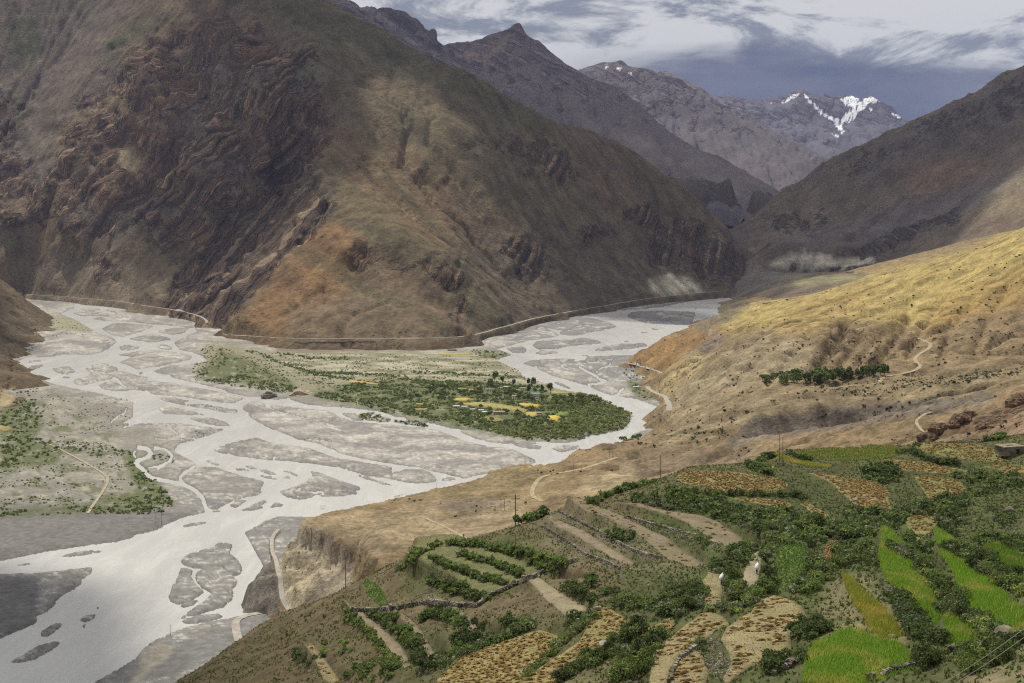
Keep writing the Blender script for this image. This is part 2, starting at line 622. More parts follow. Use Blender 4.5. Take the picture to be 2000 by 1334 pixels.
def colour(land, base, layers, warp=6.0, wl=40.0):
    px, py = land.px()
    wx = px + fbm(px / wl, py / wl, 3, 61) * warp; wy = py + fbm(px / wl, py / wl, 3, 71) * warp
    c = np.ones(px.shape + (3,)) * np.array(base)
    for polys, col, soft, k in layers:
        m = PT.samp(PT.mask(polys, soft), wx, wy)[..., None] * k
        c = c * (1 - m) + np.array(col) * m
    return c


def mask_of(land, layers, warp=6.0, wl=40.0):
    px, py = land.px()
    wx = px + fbm(px / wl, py / wl, 3, 62) * warp; wy = py + fbm(px / wl, py / wl, 3, 72) * warp
    m = np.zeros(px.shape)
    for polys, soft, k in layers: m = np.maximum(m, k * PT.samp(PT.mask(polys, soft), wx, wy))
    return m


def bench(land, line, width, k=5):
    """cut and fill a level bench for a road before the slope is meshed"""
    land.freeze()
    if len(line[0]) == 3:
        P = []
        for a, b, z in catmull(line, k):
            for _ in range(12):
                x, y = floor_at(a, b, z); z = 0.5 * z + 0.5 * max(float(land.zat(x, y)), 4.0)
            P.append((x, y, z))
        P = np.array(P)
    else: P = np.array([tuple(land.hit(px, py)) for px, py in catmull(line, k)[:, :2]])
    for _ in range(6): P[1:-1] = 0.25 * P[:-2] + 0.5 * P[1:-1] + 0.25 * P[2:]
    for _ in range(6): P[1:-1, 2] = 0.25 * P[:-2, 2] + 0.5 * P[1:-1, 2] + 0.25 * P[2:, 2]
    x0, x1 = P[:, 0].min() - width * 2, P[:, 0].max() + width * 2; y0, y1 = P[:, 1].min() - width * 2, P[:, 1].max() + width * 2
    sel = np.where((land.X > x0) & (land.X < x1) & (land.Y > y0) & (land.Y < y1))
    vx, vy = land.X[sel], land.Y[sel]; best = np.full(vx.shape, 1e9); bz = np.zeros(vx.shape)
    for a, b in zip(P[:-1], P[1:]):
        ab = b - a; t = np.clip(((vx - a[0]) * ab[0] + (vy - a[1]) * ab[1]) / (ab[0] ** 2 + ab[1] ** 2 + 1e-9), 0, 1)
        d = np.hypot(vx - a[0] - t * ab[0], vy - a[1] - t * ab[1]); m = d < best
        best[m] = d[m]; bz[m] = (a[2] + t * ab[2])[m]
    w = sst(best, width * 1.25, width * 0.7)
    land.Z[sel] = land.Z[sel] * (1 - w) + bz * w
    land.freeze()
    return P


def survey(txt): return [at(*[float(q) for q in w.split(',')]) for w in txt.split()]
def under(pts, dd, dz): return [(x, y + dd, z + dz) for x, y, z in pts]


# ------------------------------------------------------------------ the great folded mountain on the left
foot = survey('-260,577,5200 -150,577,5150 -50,577,5050 40,580,4950 150,592,4600 250,606,4200 330,621,3850 395,642,3450 412,660,3200 480,674,2980 560,683,2850 650,685,2810 '
              '740,686,2800 860,681,2830 940,672,2950 1000,650,3260 1100,625,3740 1200,606,4180 1280,595,4520 1380,585,4850 1440,580,5050 1540,560,5800')
crest = survey('560,-45,5900 620,-20,5800 660,20,5680 700,38,5580 750,64,5450 800,94,5300 850,121,5150 900,145,5060 950,165,5110 1000,197,5190 1050,219,5290 1100,243,5400 1150,256,5500 '
               '1200,280,5610 1250,310,5680 1300,345,5740 1350,386,5810 1400,430,5870 1450,482,5930 1500,522,5980 1530,545,6000')
mass = foot + under(foot, -260, -130) + crest + under(crest, 700, -420)
mass += survey('300,-150,7000 420,-120,6600 500,-80,6200 150,-130,7500 -100,-100,7800 -260,0,7300 '
               '0,0,7000 -100,150,6500 0,150,6600 0,260,6200 20,385,5650 60,295,5950 100,185,6300 165,70,6650 195,0,6850 '
               '215,70,6250 130,262,5620 60,370,5350 20,450,5130 0,525,5000 -60,500,5200 '
               '480,572,3480 560,484,3640 610,432,3760 650,402,3850 625,310,4120 652,255,4330 640,170,4600 610,100,4880 '
               '310,592,4010 345,560,4150 400,503,4330 480,425,4470 548,375,4520 598,338,4440 430,590,3760 500,500,4100 560,430,4200 '
               '200,503,4680 200,400,4980 250,300,5200 300,200,5430 350,100,5650 400,0,5900 100,500,4960 300,560,4140 150,542,4830 '
               '120,400,5150 400,300,4760 450,200,5000 500,100,5250 330,420,4700 550,250,4560 520,330,4480 580,180,4720 '
               '700,466,3480 780,474,3440 850,488,3460 860,545,3300 690,545,3320 640,560,3290 760,585,3120 700,300,4260 800,350,4120 '
               '900,400,4150 1000,450,4200 900,250,4510 1000,330,4600 1100,400,4720 1100,505,4380 1000,555,3900 1200,450,4960 1200,525,4660 '
               '1300,500,5080 1400,533,5270 800,200,4700 750,110,5080 1300,425,5480 700,170,4790 960,500,4000 880,450,3900 760,410,3850')
cliffs = [P1('0,150 60,330 120,250 190,150 250,90 330,50 450,10 530,60 600,80 665,180 645,260 622,330 662,400 560,485 470,595 410,648 330,605 372,520 300,475 150,470 20,455 -200,460 -200,200')]


def mpost(s, Z):
    px, py = to_px(s.X, s.Y, Z)
    m = PT.samp(PT.mask(cliffs, 60), px, py)
    k = 0.22 + 0.78 * m
    return Z + k * (46 * (ridged(s.X / 560, s.Y / 560, 5, 25) - 0.9) + 15 * fbm(s.X / 170, s.Y / 170, 6, 45)) - (1 - k) * 4 * ridged((0.8 * s.X + 0.6 * s.Y) / 130, (0.6 * s.X - 0.8 * s.Y) / 900, 3, 47)


massif = Land(mass, (-260, 1570), (2560, 7900), 590, 450, c=45, cell=22, ek=2.6, ecap=70, rough=(), seed=5, post=mpost)
px_, py_ = massif.px()
ribs = [P1('305,600 390,500 480,395 560,365 642,392 660,410 560,490 470,598 415,650 380,630')]
crops = [P1('660,485 700,470 800,500 868,490 930,560 900,650 858,560 760,520 690,545'), P1('945,470 1040,460 1110,520 1090,560 1000,530 960,510'),
         P1('1215,395 1350,420 1450,480 1510,545 1400,562 1290,530 1235,460'), P1('930,240 1050,270 1150,330 1200,375 1080,362 980,322'),
         P1('675,315 745,308 745,332 690,335'), P1('705,365 765,350 755,375'), P1('110,505 235,480 225,545 130,535'), P1('460,620 520,585 510,650 440,655'),
         P1('820,330 900,345 880,370 830,360'), P1('1100,430 1180,420 1200,470 1120,475')]
rock = mask_of(massif, [(cliffs, 70, 0.58), (ribs, 12, 0.98), (crops, 34, 0.55)], 22, 40)
rock = np.clip(rock + (0.28 + 0.3 * mask_of(massif, [(cliffs, 60, 1.0)])) * fbm(px_ / 58, py_ / 44, 5, 91, 0.6), 0, 1)
whitep = mask_of(massif, [([P1('222,298 255,286 290,318 265,338 238,332'), P1('1260,552 1318,532 1354,546 1380,574 1290,578')], 5, 1.0)], 3, 20)
rock = rock * (1 - whitep)
# bedding: steep beds rising to the right, folded into chevrons in the upper face
X, Y, Z = massif.X, massif.Y, massif.Z
Zs = 0.75 * massif.f(X, Y) + 0.25 * Z                    # bedding cuts straight through the relief
dip = 0.75 * X - 0.66 * Zs + 0.12 * Y; qq = 0.66 * X + 0.75 * Zs
famp = 3 + 125 * sst(qq * 0.4 - dip * 0.9, 150, 1600)
tri = lambda v: np.abs(v % 2 - 1) * 2 - 1
strat = dip + famp * tri(qq / 230 + 0.35 * fbm(X / 700, Zs / 700, 2, 33)) + (8 + 14 * sst(famp, 10, 90)) * fbm(X / 330, Zs / 300, 3, 35)
bed = fbm(strat / 60, strat * 0 + 0.37, 3, 81) * 34 + fbm(strat / 24, strat * 0 + 2.37, 3, 85) * 22
rib_ = (1 - np.abs(((strat + 26 * fbm(qq / 260, dip / 200, 3, 86)) / 118.0) % 2 - 1)) ** 1.5 * 46 + (1 - np.abs(((strat + 14 * fbm(qq / 120, dip / 90, 3, 83)) / 43.0) % 2 - 1)) * 15 - 24
lump = rib_ + (ridged(X / 260 + Z / 700, Z / 200 + Y / 900, 5, 88) - 0.9) * 26 * (1 - 0.6 * mask_of(massif, [(ribs, 20, 1.0)])) + (ridged(X / 90, Z / 80 + Y / 300, 4, 89) - 0.9) * 9
patch = np.clip(0.75 + 0.9 * fbm(X / 170, Z / 150, 3, 87), 0.15, 1.3)
massif.displace(rock * (bed * patch + lump) + (1 - rock) * fbm(X / 50, Y / 50, 4, 95) * 4)
mcol = colour(massif, (0.150, 0.110, 0.070), [
    ([P1('-240,-240 300,-240 230,60 120,260 60,330 0,420 -240,430')], (0.150, 0.120, 0.095), 40, 0.9),
    ([P1('520,-20 720,30 920,140 1100,240 1050,280 860,190 700,120 570,60')], (0.095, 0.088, 0.048), 30, 0.85),
    ([P1('200,80 330,10 340,40 260,90 190,115'), P1('0,60 60,20 90,90 40,150')], (0.105, 0.105, 0.055), 18, 0.8),
    ([P1('760,180 900,220 1000,300 1150,420 1250,520 1100,500 960,420 850,330 760,260')], (0.112, 0.095, 0.056), 40, 0.7),
    ([P1('655,405 700,470 690,560 640,640 560,665 425,660 480,600 560,500')], (0.215, 0.132, 0.066), 26, 0.9),
    ([P1('620,260 760,270 860,330 900,430 860,480 760,460 680,440 640,390')], (0.175, 0.125, 0.072), 30, 0.8),
    ([P1('700,440 780,460 830,475 740,480')], (0.15, 0.135, 0.07), 14, 0.7),
    ([P1('900,470 1250,420 1530,540 1440,590 1280,590 1000,650 940,660 880,600')], (0.112, 0.092, 0.068), 40, 0.7),
    ([P1('560,600 760,560 900,620 930,670 560,680')], (0.165, 0.125, 0.082), 26, 0.8),
    ([P1('30,520 200,490 330,540 320,610 150,590 30,575')], (0.175, 0.14, 0.10), 20, 0.8),
    ([P1('90,300 140,240 180,200 230,130 260,190 170,260 130,340')], (0.20, 0.155, 0.095), 18, 0.7),
    ([P1('225,300 255,290 285,318 262,335 240,330')], (0.40, 0.33, 0.22), 5, 0.9),
    ([P1('395,130 480,160 500,200 430,280 460,300 400,330 420,240')], (0.19, 0.15, 0.115), 14, 0.6),
    (ribs, (0.062, 0.054, 0.050), 10, 0.9),
    ([P1('1262,552 1318,534 1352,548 1378,572 1290,577')], (0.50, 0.46, 0.37), 6, 0.95),
    ([P1('0,580 250,600 400,640 420,655 395,662 240,618 0,592')], (0.24, 0.20, 0.14), 8, 0.8)], 12, 36)
dom = fbm(px_ / 120, py_ / 100, 4, 97)
cl = mask_of(massif, [(cliffs, 60, 1.0)], 20, 40)[..., None]
tint = np.where(dom[..., None] > 0, np.array((0.176, 0.122, 0.084)), np.array((0.142, 0.124, 0.108)))
kd = np.clip(np.abs(dom) * 3, 0, 1)[..., None] * cl * 0.75 * (1 - 0.8 * mask_of(massif, [(ribs, 16, 1.0)])[..., None])
mcol = mcol * (1 - kd) + tint * kd
fall = 0.8 * X + 0.6 * Y
streak = fbm(fall / 46, Z / 420, 4, 98) * 0.55 + fbm(X / 34, Y / 34, 4, 99) * 0.45
grn_ = sst(fbm(fall / 110, Z / 600, 3, 101), 0.08, 0.4)[..., None] * 0.45
mcol = mcol * (1 - grn_) + np.array((0.098, 0.094, 0.050)) * grn_
mcol = mcol * np.array((0.80, 0.79, 0.76)) * (1 + 0.62 * streak)[..., None]
ROAD_A = bench(massif, P1('20,570 36,574 80,577 140,581 190,585 240,590 290,598 350,608 400,620 404,634'), 13)
ROAD_B = bench(massif, P1('404,648 455,655 560,661 650,662 790,662 895,658 947,651 965,643 1000,634 1070,616 1140,605 1245,586 1280,582 1350,574 1420,568'), 13)
drn = np.clip((massif.incm - 10) / 30, 0, 1)
mcol *= (1 + 0.20 * drn)[..., None]
M_massif = terrain_mat('folded_rock_slope', 95.0,
                       [(0.0, (0.040, 0.034, 0.032)), (0.25, (0.095, 0.075, 0.062)), (0.45, (0.165, 0.118, 0.082)), (0.62, (0.115, 0.096, 0.084)), (0.8, (0.225, 0.16, 0.108)), (1.0, (0.34, 0.27, 0.20))],
                       spot=(13.0, 0.30, (0.045, 0.05, 0.025), 0.42))
o = massif.mesh('mountain', M_massif, {'col': mcol, 'rock': rock, 'strat': strat})
tag(o, 'huge brown folded mountain with dark rock ribs rising left of the river', 'mountain', kind='structure')
massif.freeze()

# ------------------------------------------------------------------ far mountains
def far_range(name, label, crest_txt, base_txt, pxr, dr, nu, nv, back, col, layers, rstops, unit, rk, ek, seed, rough, extra='', snow=None, cellk=1.0):
    cr = [tuple(p) for p in dens(survey(crest_txt), (dr[1] - dr[0]) / 22.0)]
    ba = survey(base_txt)
    pts = cr + under(cr, back, -back * 0.6) + ba + under(ba, -(dr[1] - dr[0]) * 0.16, -(dr[1] - dr[0]) * 0.07) + (survey(extra) if extra else [])
    L = Land(pts, pxr, dr, nu, nv, c=30, cell=(dr[1] - dr[0]) / 170.0, ek=ek, ecap=80, rough=rough, seed=seed)
    px, py = L.px()
    st = 0.75 * L.Z + 0.45 * L.X + 90 * fbm(L.X / 900, L.Z / 700, 3, seed + 3)
    hz = (L.Z - 250) / (max(p[2] for p in cr) - 250)
    rock = np.clip(0.75 * rk * sst(hz, 0.30, 0.85) + 0.10 + 0.5 * fbm(px / 24, py / 24, 4, seed + 9), 0, 1)
    L.displace(rock * (fbm(st / 160, st * 0 + 0.5, 3, seed + 5) * 8 + (ridged(L.X / 420, L.Z / 300, 4, seed + 6) - 0.9) * 24))
    c = colour(L, col, layers, 6, 30)
    at_ = {'col': c, 'rock': rock, 'strat': st}
    if snow is not None:
        px, py = L.px()
        m = np.zeros(px.shape)
        wx = px + fbm(px / 9, py / 9, 3, 5) * 3.5; wy = py + fbm(px / 9, py / 9, 3, 6) * 3.5
        for p, k in snow: m = np.maximum(m, k * PTF.samp(PTF.mask([p], 2.2), wx, wy))
        m = m * np.clip(0.95 + 1.3 * fbm(px / 7 + py / 6, py / 3.5 - px / 9, 4, 8), 0, 1.25)
        at_['snow'] = m
    mt = terrain_mat(name + '_rock', unit, rstops, sfreq=0.35, bumpk=0.3, soilvar=0.12)
    if snow is not None:
        nt = mt.node_tree; b = next(n for n in nt.nodes if n.type == 'BSDF_PRINCIPLED')
        src = b.inputs['Base Color'].links[0].from_socket
        a = nt.nodes.new('ShaderNodeAttribute'); a.attribute_name = 'snow'
        r = nt.nodes.new('ShaderNodeMapRange'); r.inputs[1].default_value = 0.36; r.inputs[2].default_value = 0.85
        nt.links.new(a.outputs['Fac'], r.inputs[0])
        mx = nt.nodes.new('ShaderNodeMix'); mx.data_type = 'RGBA'; nt.links.new(r.outputs[0], mx.inputs[0]); nt.links.new(src, mx.inputs[6]); mx.inputs[7].default_value = (0.88, 0.90, 0.93, 1)
        nt.links.new(mx.outputs[2], b.inputs['Base Color'])
    ob = L.mesh(name, mt, at_)
    tag(ob, label, 'mountain', kind='structure')
    return L


class PaintF(Paint):
    OX, OY, SC = 1050.0, 60.0, 2.0
    def __init__(self): self.sh = (int(300 * 2), int(800 * 2))


PTF = PaintF()
hazy_greys = [(0.0, (0.075, 0.07, 0.085)), (0.4, (0.11, 0.10, 0.116)), (0.7, (0.15, 0.135, 0.148)), (1.0, (0.22, 0.20, 0.205))]  # rock and soil tones of the far ranges carry a painted violet haze tint
far_range('mountain', 'jagged grey peak crest behind the upper edge of the folded mountain',
          '600,-40,8300 650,-7,8200 672,2,8200 695,9,8150 706,23,8100 727,31,8100 760,28,8050 788,28,8000 797,36,8000 814,45,8000 826,58,8000 833,71,7950 853,76,7950 859,99,7950 872,103,7950 882,102,7900 892,118,7900 905,140,7900',
          '600,250,6600 750,250,6600 900,260,6700 980,240,6900', (540, 1000), (6300, 9000), 180, 80, 700, (0.13, 0.115, 0.12), [], hazy_greys, 260.0, 0.75, 2.0, 12, ((420, 20, 'r'), (140, 11, 'f')))
far_range('mountain', 'pointed grey-brown peak with long right ridge behind the folded mountain',
          '800,140,11200 860,118,10700 895,107,10400 930,90,10200 960,76,10100 985,67,10000 1005,56,10000 1017,54,10000 1024,64,10000 1038,79,9980 1050,80,9980 1066,94,9950 1094,119,9900 1133,146,9850 1175,174,9800 1212,184,9750 1250,212,9600 1330,275,9300 1430,340,9000 1540,385,8700',
          '700,300,7600 900,330,7600 1050,360,7500 1200,370,7500 1350,385,7500 1500,400,7600', (740, 1600), (7300, 12200), 280, 120, 1100, (0.14, 0.122, 0.125),
          [([P1('890,108 1010,58 1000,90 940,130')], (0.19, 0.16, 0.145), 12, 0.8), ([P1('1050,300 1300,300 1600,330 1500,400 1200,380')], (0.155, 0.13, 0.125), 30, 0.7)], hazy_greys, 330.0, 0.58, 4.5, 14, ((900, 30, 'r'), (260, 8, 'f')),  # first layer paints the peak's sunlit upper left face lighter
          '1000,180,9000 1080,200,8900 1000,260,8300 1150,270,8400 1250,300,8300 900,200,9200')
far_range('mountain', 'dark grey mountain with toothed snow-flecked crest between the pointed peak and the storm cloud',
          '1080,190,13800 1135,147,13400 1160,130,13200 1182,122,13100 1196,128,13100 1210,126,13100 1225,132,13100 1238,143,13100 1273,149,13100 1288,146,13000 1297,141,13000 1315,150,13000 1350,171,12900 1387,197,12700 1440,225,12500 1496,259,12200 1552,290,11900 1611,318,11600 1660,345,11300',
          '1100,330,10400 1250,350,10400 1400,370,10300 1517,384,10200 1620,390,10200', (1040, 1700), (10000, 14800), 240, 100, 1200, (0.128, 0.115, 0.125),
          [([P1('1380,280 1600,330 1520,385 1380,360')], (0.165, 0.14, 0.14), 20, 0.6)], hazy_greys, 380.0, 0.62, 5.0, 16, ((900, 34, 'r'), (260, 9, 'f')),
          '1200,220,12000 1330,240,11800 1420,300,11000 1300,300,11000',
          snow=[(P1('1178,128 1186,126 1190,133 1182,134'), 1), (P1('1205,130 1216,129 1212,140 1204,137'), 1), (P1('1222,136 1240,147 1232,147'), 0.9)])
far_range('mountain', 'distant twin-topped snow-streaked mountain below the dark storm cloud',
          '1380,215,21500 1415,207,21500 1436,201,21300 1452,205,21200 1468,203,21100 1482,211,21000 1503,202,20800 1524,192,20600 1545,182,20500 1573,178,20400 1590,189,20300 1611,197,20300 1643,192,20200 1664,184,20100 1681,191,20000 1702,185,20000 1720,199,19800 1762,231,19500 1800,255,19200 1860,285,19000',
          '1400,330,15000 1500,340,15000 1640,345,14800 1800,330,15000 1880,330,15200', (1340, 1900), (14500, 23000), 240, 120, 1800, (0.135, 0.125, 0.145), [], hazy_greys, 600.0, 0.6, 8.0, 18, ((1300, 75, 'r'), (380, 26, 'f')),
          '1560,250,18400 1640,268,17300 1700,250,18400 1643,235,19000 1600,290,16800 1690,300,16600 1530,290,17000 1760,280,17500',
          snow=[(P1('1535,192 1552,182 1566,184 1545,196 1530,204'), .75), (P1('1568,180 1580,190 1597,208 1612,220 1625,228 1640,230 1652,222 1668,212 1680,203 1690,192 1703,187 1722,200 1712,202 1698,200 1690,212 1672,224 1655,236 1640,240 1622,234 1604,224 1586,206 1572,190'), 1),
                (P1('1645,193 1664,185 1679,192 1684,204 1668,212 1652,206 1640,196'), 1), (P1('1655,232 1676,220 1668,236 1652,242'), .8), (P1('1626,232 1640,245 1652,258 1646,262 1634,250'), 1),
                (P1('1632,240 1645,236 1652,246 1642,250'), .9), (P1('1618,257 1642,265 1645,270 1630,266'), .9), (P1('1738,217 1760,228 1762,232 1745,226'), 1), (P1('1696,208 1706,212 1702,218'), .9),
                (P1('1496,206 1516,197 1512,203'), .6), (P1('1520,200 1535,193 1528,204'), .6)])
far_range('mountain', 'low dark ridge closing the gorge between the two nearer mountains',
          '1180,380,7900 1260,352,7700 1310,346,7600 1370,352,7500 1430,360,7450 1470,369,7400 1500,379,7350 1515,392,7250 1500,420,7000 1480,450,6850',
          '1250,480,6400 1350,480,6300 1420,480,6300 1500,478,6400', (1150, 1570), (6150, 8700), 160, 80, 500, (0.105, 0.085, 0.066), [], hazy_greys, 200.0, 0.5, 1.6, 21, ((300, 16, 'r'), (120, 9, 'f')))

# ------------------------------------------------------------------ the mountain on the right with the pale cliffs at its foot
rp = survey('1400,470,7300 1430,446,7250 1465,425,7200 1500,402,7200 1550,366,7100 1600,331,7000 1650,303,6900 1700,281,6800 1750,256,6700 1800,235,6600 1850,210,6500 1900,186,6400 1950,158,6300 2000,128,6200 2080,80,6050 2200,20,5900')
rm = rp + under(rp, 700, -420) + survey('1440,478,6500 1500,452,6500 1600,420,6350 1700,398,6150 1800,352,6020 1900,300,5900 2000,245,5750 2150,180,5600 1490,497,5800 1560,470,5950 1650,452,5900 1750,430,5700 1850,405,5500 1950,370,5300 2050,330,5150 2200,250,5000 '
                                        '1500,499,5560 1540,494,5540 1590,500,5530 1640,505,5520 1700,505,5500 1500,518,5530 1540,525,5515 1590,528,5500 1640,527,5490 1700,518,5470 1760,500,5400 1850,470,5200 2000,420,4900 '
                                        '1500,530,5350 1600,534,5300 1700,530,5250 1800,515,5000 1480,535,5400 1500,539,5200 1600,536,4700 1700,532,4500 1550,552,4400 1480,560,4900 1450,566,5100 1600,560,4150 1750,535,4100 2000,470,4300 1430,575,5150 1400,600,4900')
rmt = Land(rm, (1370, 2220), (4000, 8300), 300, 240, c=30, cell=20, ek=2.6, ecap=70, rough=((420, 26, 'r'), (140, 9, 'f')), seed=31,
           post=lambda s, Z: np.where(s.Y < 5650, Z * 0 + s.f(s.X, s.Y) + 2.5 * fbm(s.X / 60, s.Y / 60, 4, 4), Z) * sst(s.Y, 5450, 5650) * 1 + (s.f(s.X, s.Y) + 3 * fbm(s.X / 60, s.Y / 60, 4, 4)) * (1 - sst(s.Y, 5450, 5650)))
px_, py_ = rmt.px()
pale = [P1('1500,518 1520,505 1545,492 1580,497 1600,500 1650,508 1700,503 1710,512 1660,522 1600,522 1560,518 1520,522')]
rrock = mask_of(rmt, [([P1('1560,330 1700,270 1900,180 2240,0 2240,200 1900,260 1720,330 1640,380')], 60, 0.46), ([P1('1620,500 1700,470 1810,420 1900,395 1880,430 1760,480 1700,512')], 20, 0.6), ([P1('1480,420 1620,400 1640,440 1520,470')], 26, 0.5),
                      ([P1('1540,505 1700,505 1700,530 1540,530')], 6, 0.9)], 10, 26)
rrock = np.clip(rrock + 0.30 * fbm(px_ / 36, py_ / 36, 4, 37), 0, 1) * (1 - 0.9 * mask_of(rmt, [(pale, 5, 1.0)]))
st = rmt.Z * 0.9 + 0.45 * rmt.X + 0.5 * rmt.X + 130 * fbm(rmt.X / 500, rmt.Y / 500, 4, 38)
rmt.displace(rrock * (fbm(st / 60, st * 0 + 0.5, 3, 39) * 6 + (ridged(rmt.X / 170, rmt.Z / 130, 4, 40) - 0.9) * 14) * sst(rmt.Y, 5200, 5700))
rcol = colour(rmt, (0.135, 0.105, 0.072), [
    ([P1('1650,300 2000,130 2240,0 2240,200 1950,270 1800,330 1700,360')], (0.105, 0.088, 0.070), 30, 0.8),
    ([P1('1740,330 1850,300 1960,310 1900,360 1800,380')], (0.19, 0.125, 0.072), 20, 0.6),
    ([P1('1500,470 1700,420 1900,360 2100,300 2100,350 1850,440 1700,480 1560,490')], (0.135, 0.118, 0.105), 16, 0.7),
    ([P1('1850,440 2000,340 2200,260 2200,420 1950,420')], (0.19, 0.15, 0.085), 16, 0.7),
    (pale, (0.56, 0.50, 0.39), 2, 1.0),
    ([P1('1545,545 1650,536 1780,530 1780,545 1640,552 1560,560')], (0.20, 0.185, 0.10), 6, 0.9),
    ([P1('1480,522 1560,520 1600,530 1540,545 1440,580 1400,600 1400,580')], (0.17, 0.15, 0.125), 8, 0.8)], 7, 26)
M_right = terrain_mat('layered_grey_slope', 110.0, [(0.0, (0.035, 0.032, 0.032)), (0.35, (0.085, 0.072, 0.062)), (0.6, (0.13, 0.105, 0.08)), (1.0, (0.23, 0.18, 0.13))], spot=(16.0, 0.22, (0.05, 0.052, 0.03), 0.5))
o = rmt.mesh('mountain', M_right, {'col': rcol, 'rock': rrock, 'strat': st})
tag(o, 'dark grey-brown mountain on the right with pale cliffs at its foot', 'mountain', kind='structure')

# ------------------------------------------------------------------ spur at the left edge
lp = [(*floor_at(a, b), 0.0) for a, b in ((36, 582), (68, 614), (100, 646), (80, 668), (48, 698), (33, 706), (52, 724), (84, 742), (88, 752), (60, 780), (20, 800), (-30, 806))]
ls = lp + under(lp, 0, -30)[:0] + [(x + 130, y, -70) for x, y, z in lp] + survey('0,547,3900 12,556,3950 -60,500,3800 0,600,3400 0,650,2950 30,640,3250 0,700,2420 40,728,2330 0,760,2090 -100,600,2800 -100,700,2250 -200,500,2800 -240,420,3300 -60,760,2000')
spur = Land(ls, (-240, 150), (1750, 4400), 140, 210, c=30, cell=14, ek=0.8, ecap=16, rough=((160, 9, 'r'), (60, 4, 'f')), seed=51)
px_, py_ = spur.px()
srock = np.clip(0.22 + 0.5 * fbm(px_ / 30, py_ / 30, 4, 52), 0, 1)
scol = 0.72 * colour(spur, (0.155, 0.115, 0.072), [([P1('-240,560 60,600 80,700 0,700 -240,690')], (0.14, 0.11, 0.072), 20, 0.7), ([P1('0,760 26,755 28,785 0,800')], (0.42, 0.34, 0.20), 5, 0.9), ([P1('40,600 110,640 90,670 60,640')], (0.20, 0.165, 0.11), 10, 0.7)], 5, 20)
M_spur = terrain_mat('brown_spur_slope', 50.0, [(0.0, (0.05, 0.04, 0.035)), (0.5, (0.12, 0.09, 0.06)), (1.0, (0.22, 0.16, 0.10))], spot=(9.0, 0.22, (0.045, 0.05, 0.025), 0.45))
o = spur.mesh('hill', M_spur, {'col': scol, 'rock': srock, 'strat': spur.Z * 0.8 + spur.X * 0.5})
tag(o, 'brown rocky spur at the left edge above the braided river', 'hill', kind='structure')

# ------------------------------------------------------------------ right bank: yellow slope, shelf, fan and river plateau
fl = lambda *q: [(*floor_at(a, b), 0.0) for a, b in q]
gfoot = fl((1432, 583), (1402, 592), (1352, 632), (1322, 655), (1262, 690), (1218, 712), (1252, 748), (1284, 790), (1291, 810), (1266, 842), (1240, 868), (1205, 892))
gfoot += [(x - 90, y + 60, -50) for x, y, z in gfoot]
EDGE = np.array([(-40, 560), (-60, 700), (-78, 760), (-96, 802), (-118, 850), (-146, 889), (-172, 912), (-170, 930), (-133, 968), (-70, 1030), (0, 1096), (60, 1150), (105, 1210), (128, 1300), (128, 1420), (120, 1490)], float)
edge = [(-172, 905, 62), (-160, 951, 63), (-133, 968, 63), (-70, 1026, 64), (0, 1090, 66), (60, 1130, 68), (105, 1165, 68), (-158, 884, 62), (-118, 850, 62), (-96, 802, 62), (-78, 760, 62), (-260, 930, 61), (-230, 1050, 62), (-100, 1120, 64), (-200, 800, 61), (0, 1250, 66), (-300, 1100, 61), (-150, 700, 60)]
gp = gfoot + edge + survey('620,1050,870 700,1060,850 800,1040,880 900,1000,940 1000,960,1010 1000,1010,900 700,1000,945 850,975,990 1100,912,1090 1200,892,1130 1100,1000,880 1250,900,1100 '
                           '700,1130,770 850,1130,720 1000,1080,750 1200,1000,780 1400,950,750 1300,850,1350 1300,920,1000 1430,870,1030 1350,800,1500 1400,780,1450 1450,770,1420 1500,757,1400 1600,750,1390 1700,738,1400 1800,745,1330 1900,722,1370 2000,702,1400 '
                           '1480,818,1220 1600,802,1230 1700,790,1230 1800,788,1180 1900,765,1180 2000,740,1180 1440,872,1120 1500,853,1180 1600,839,1195 1700,826,1195 1800,813,1155 1900,787,1152 '
                           '1430,905,950 1500,880,950 1600,850,950 1700,825,930 1800,800,900 1900,766,880 2000,740,850 1700,872,750 1850,862,650 2000,805,650 1400,925,850 2150,690,850 2150,760,600 1600,900,640 1800,890,560 2050,850,480 1300,960,640 '
                           '1400,700,1900 1500,690,1750 1600,690,1650 1700,690,1600 1800,680,1600 1900,660,1600 2000,640,1600 1500,640,2100 1600,640,1950 1700,622,1950 1800,592,1950 1900,562,1900 2000,522,1850 2150,470,1750 2150,600,1600 2150,680,1400 '
                           '1520,592,2700 1600,577,2700 1700,537,2600 1800,515,2400 1900,488,2250 2000,446,2150 2100,400,2100 1226,702,2470 1296,660,2590 1320,658,2640 1356,634,3280 1429,588,4600 1310,716,2140 1350,700,2090 1400,642,2600 1450,602,3200 1480,592,3300 1340,760,1750 1380,740,1800 1300,790,1800 '
                           '1520,588,3800 1600,584,3500 1700,560,3200 1850,545,3100 2000,500,3000 1460,586,4300 1560,580,4200')


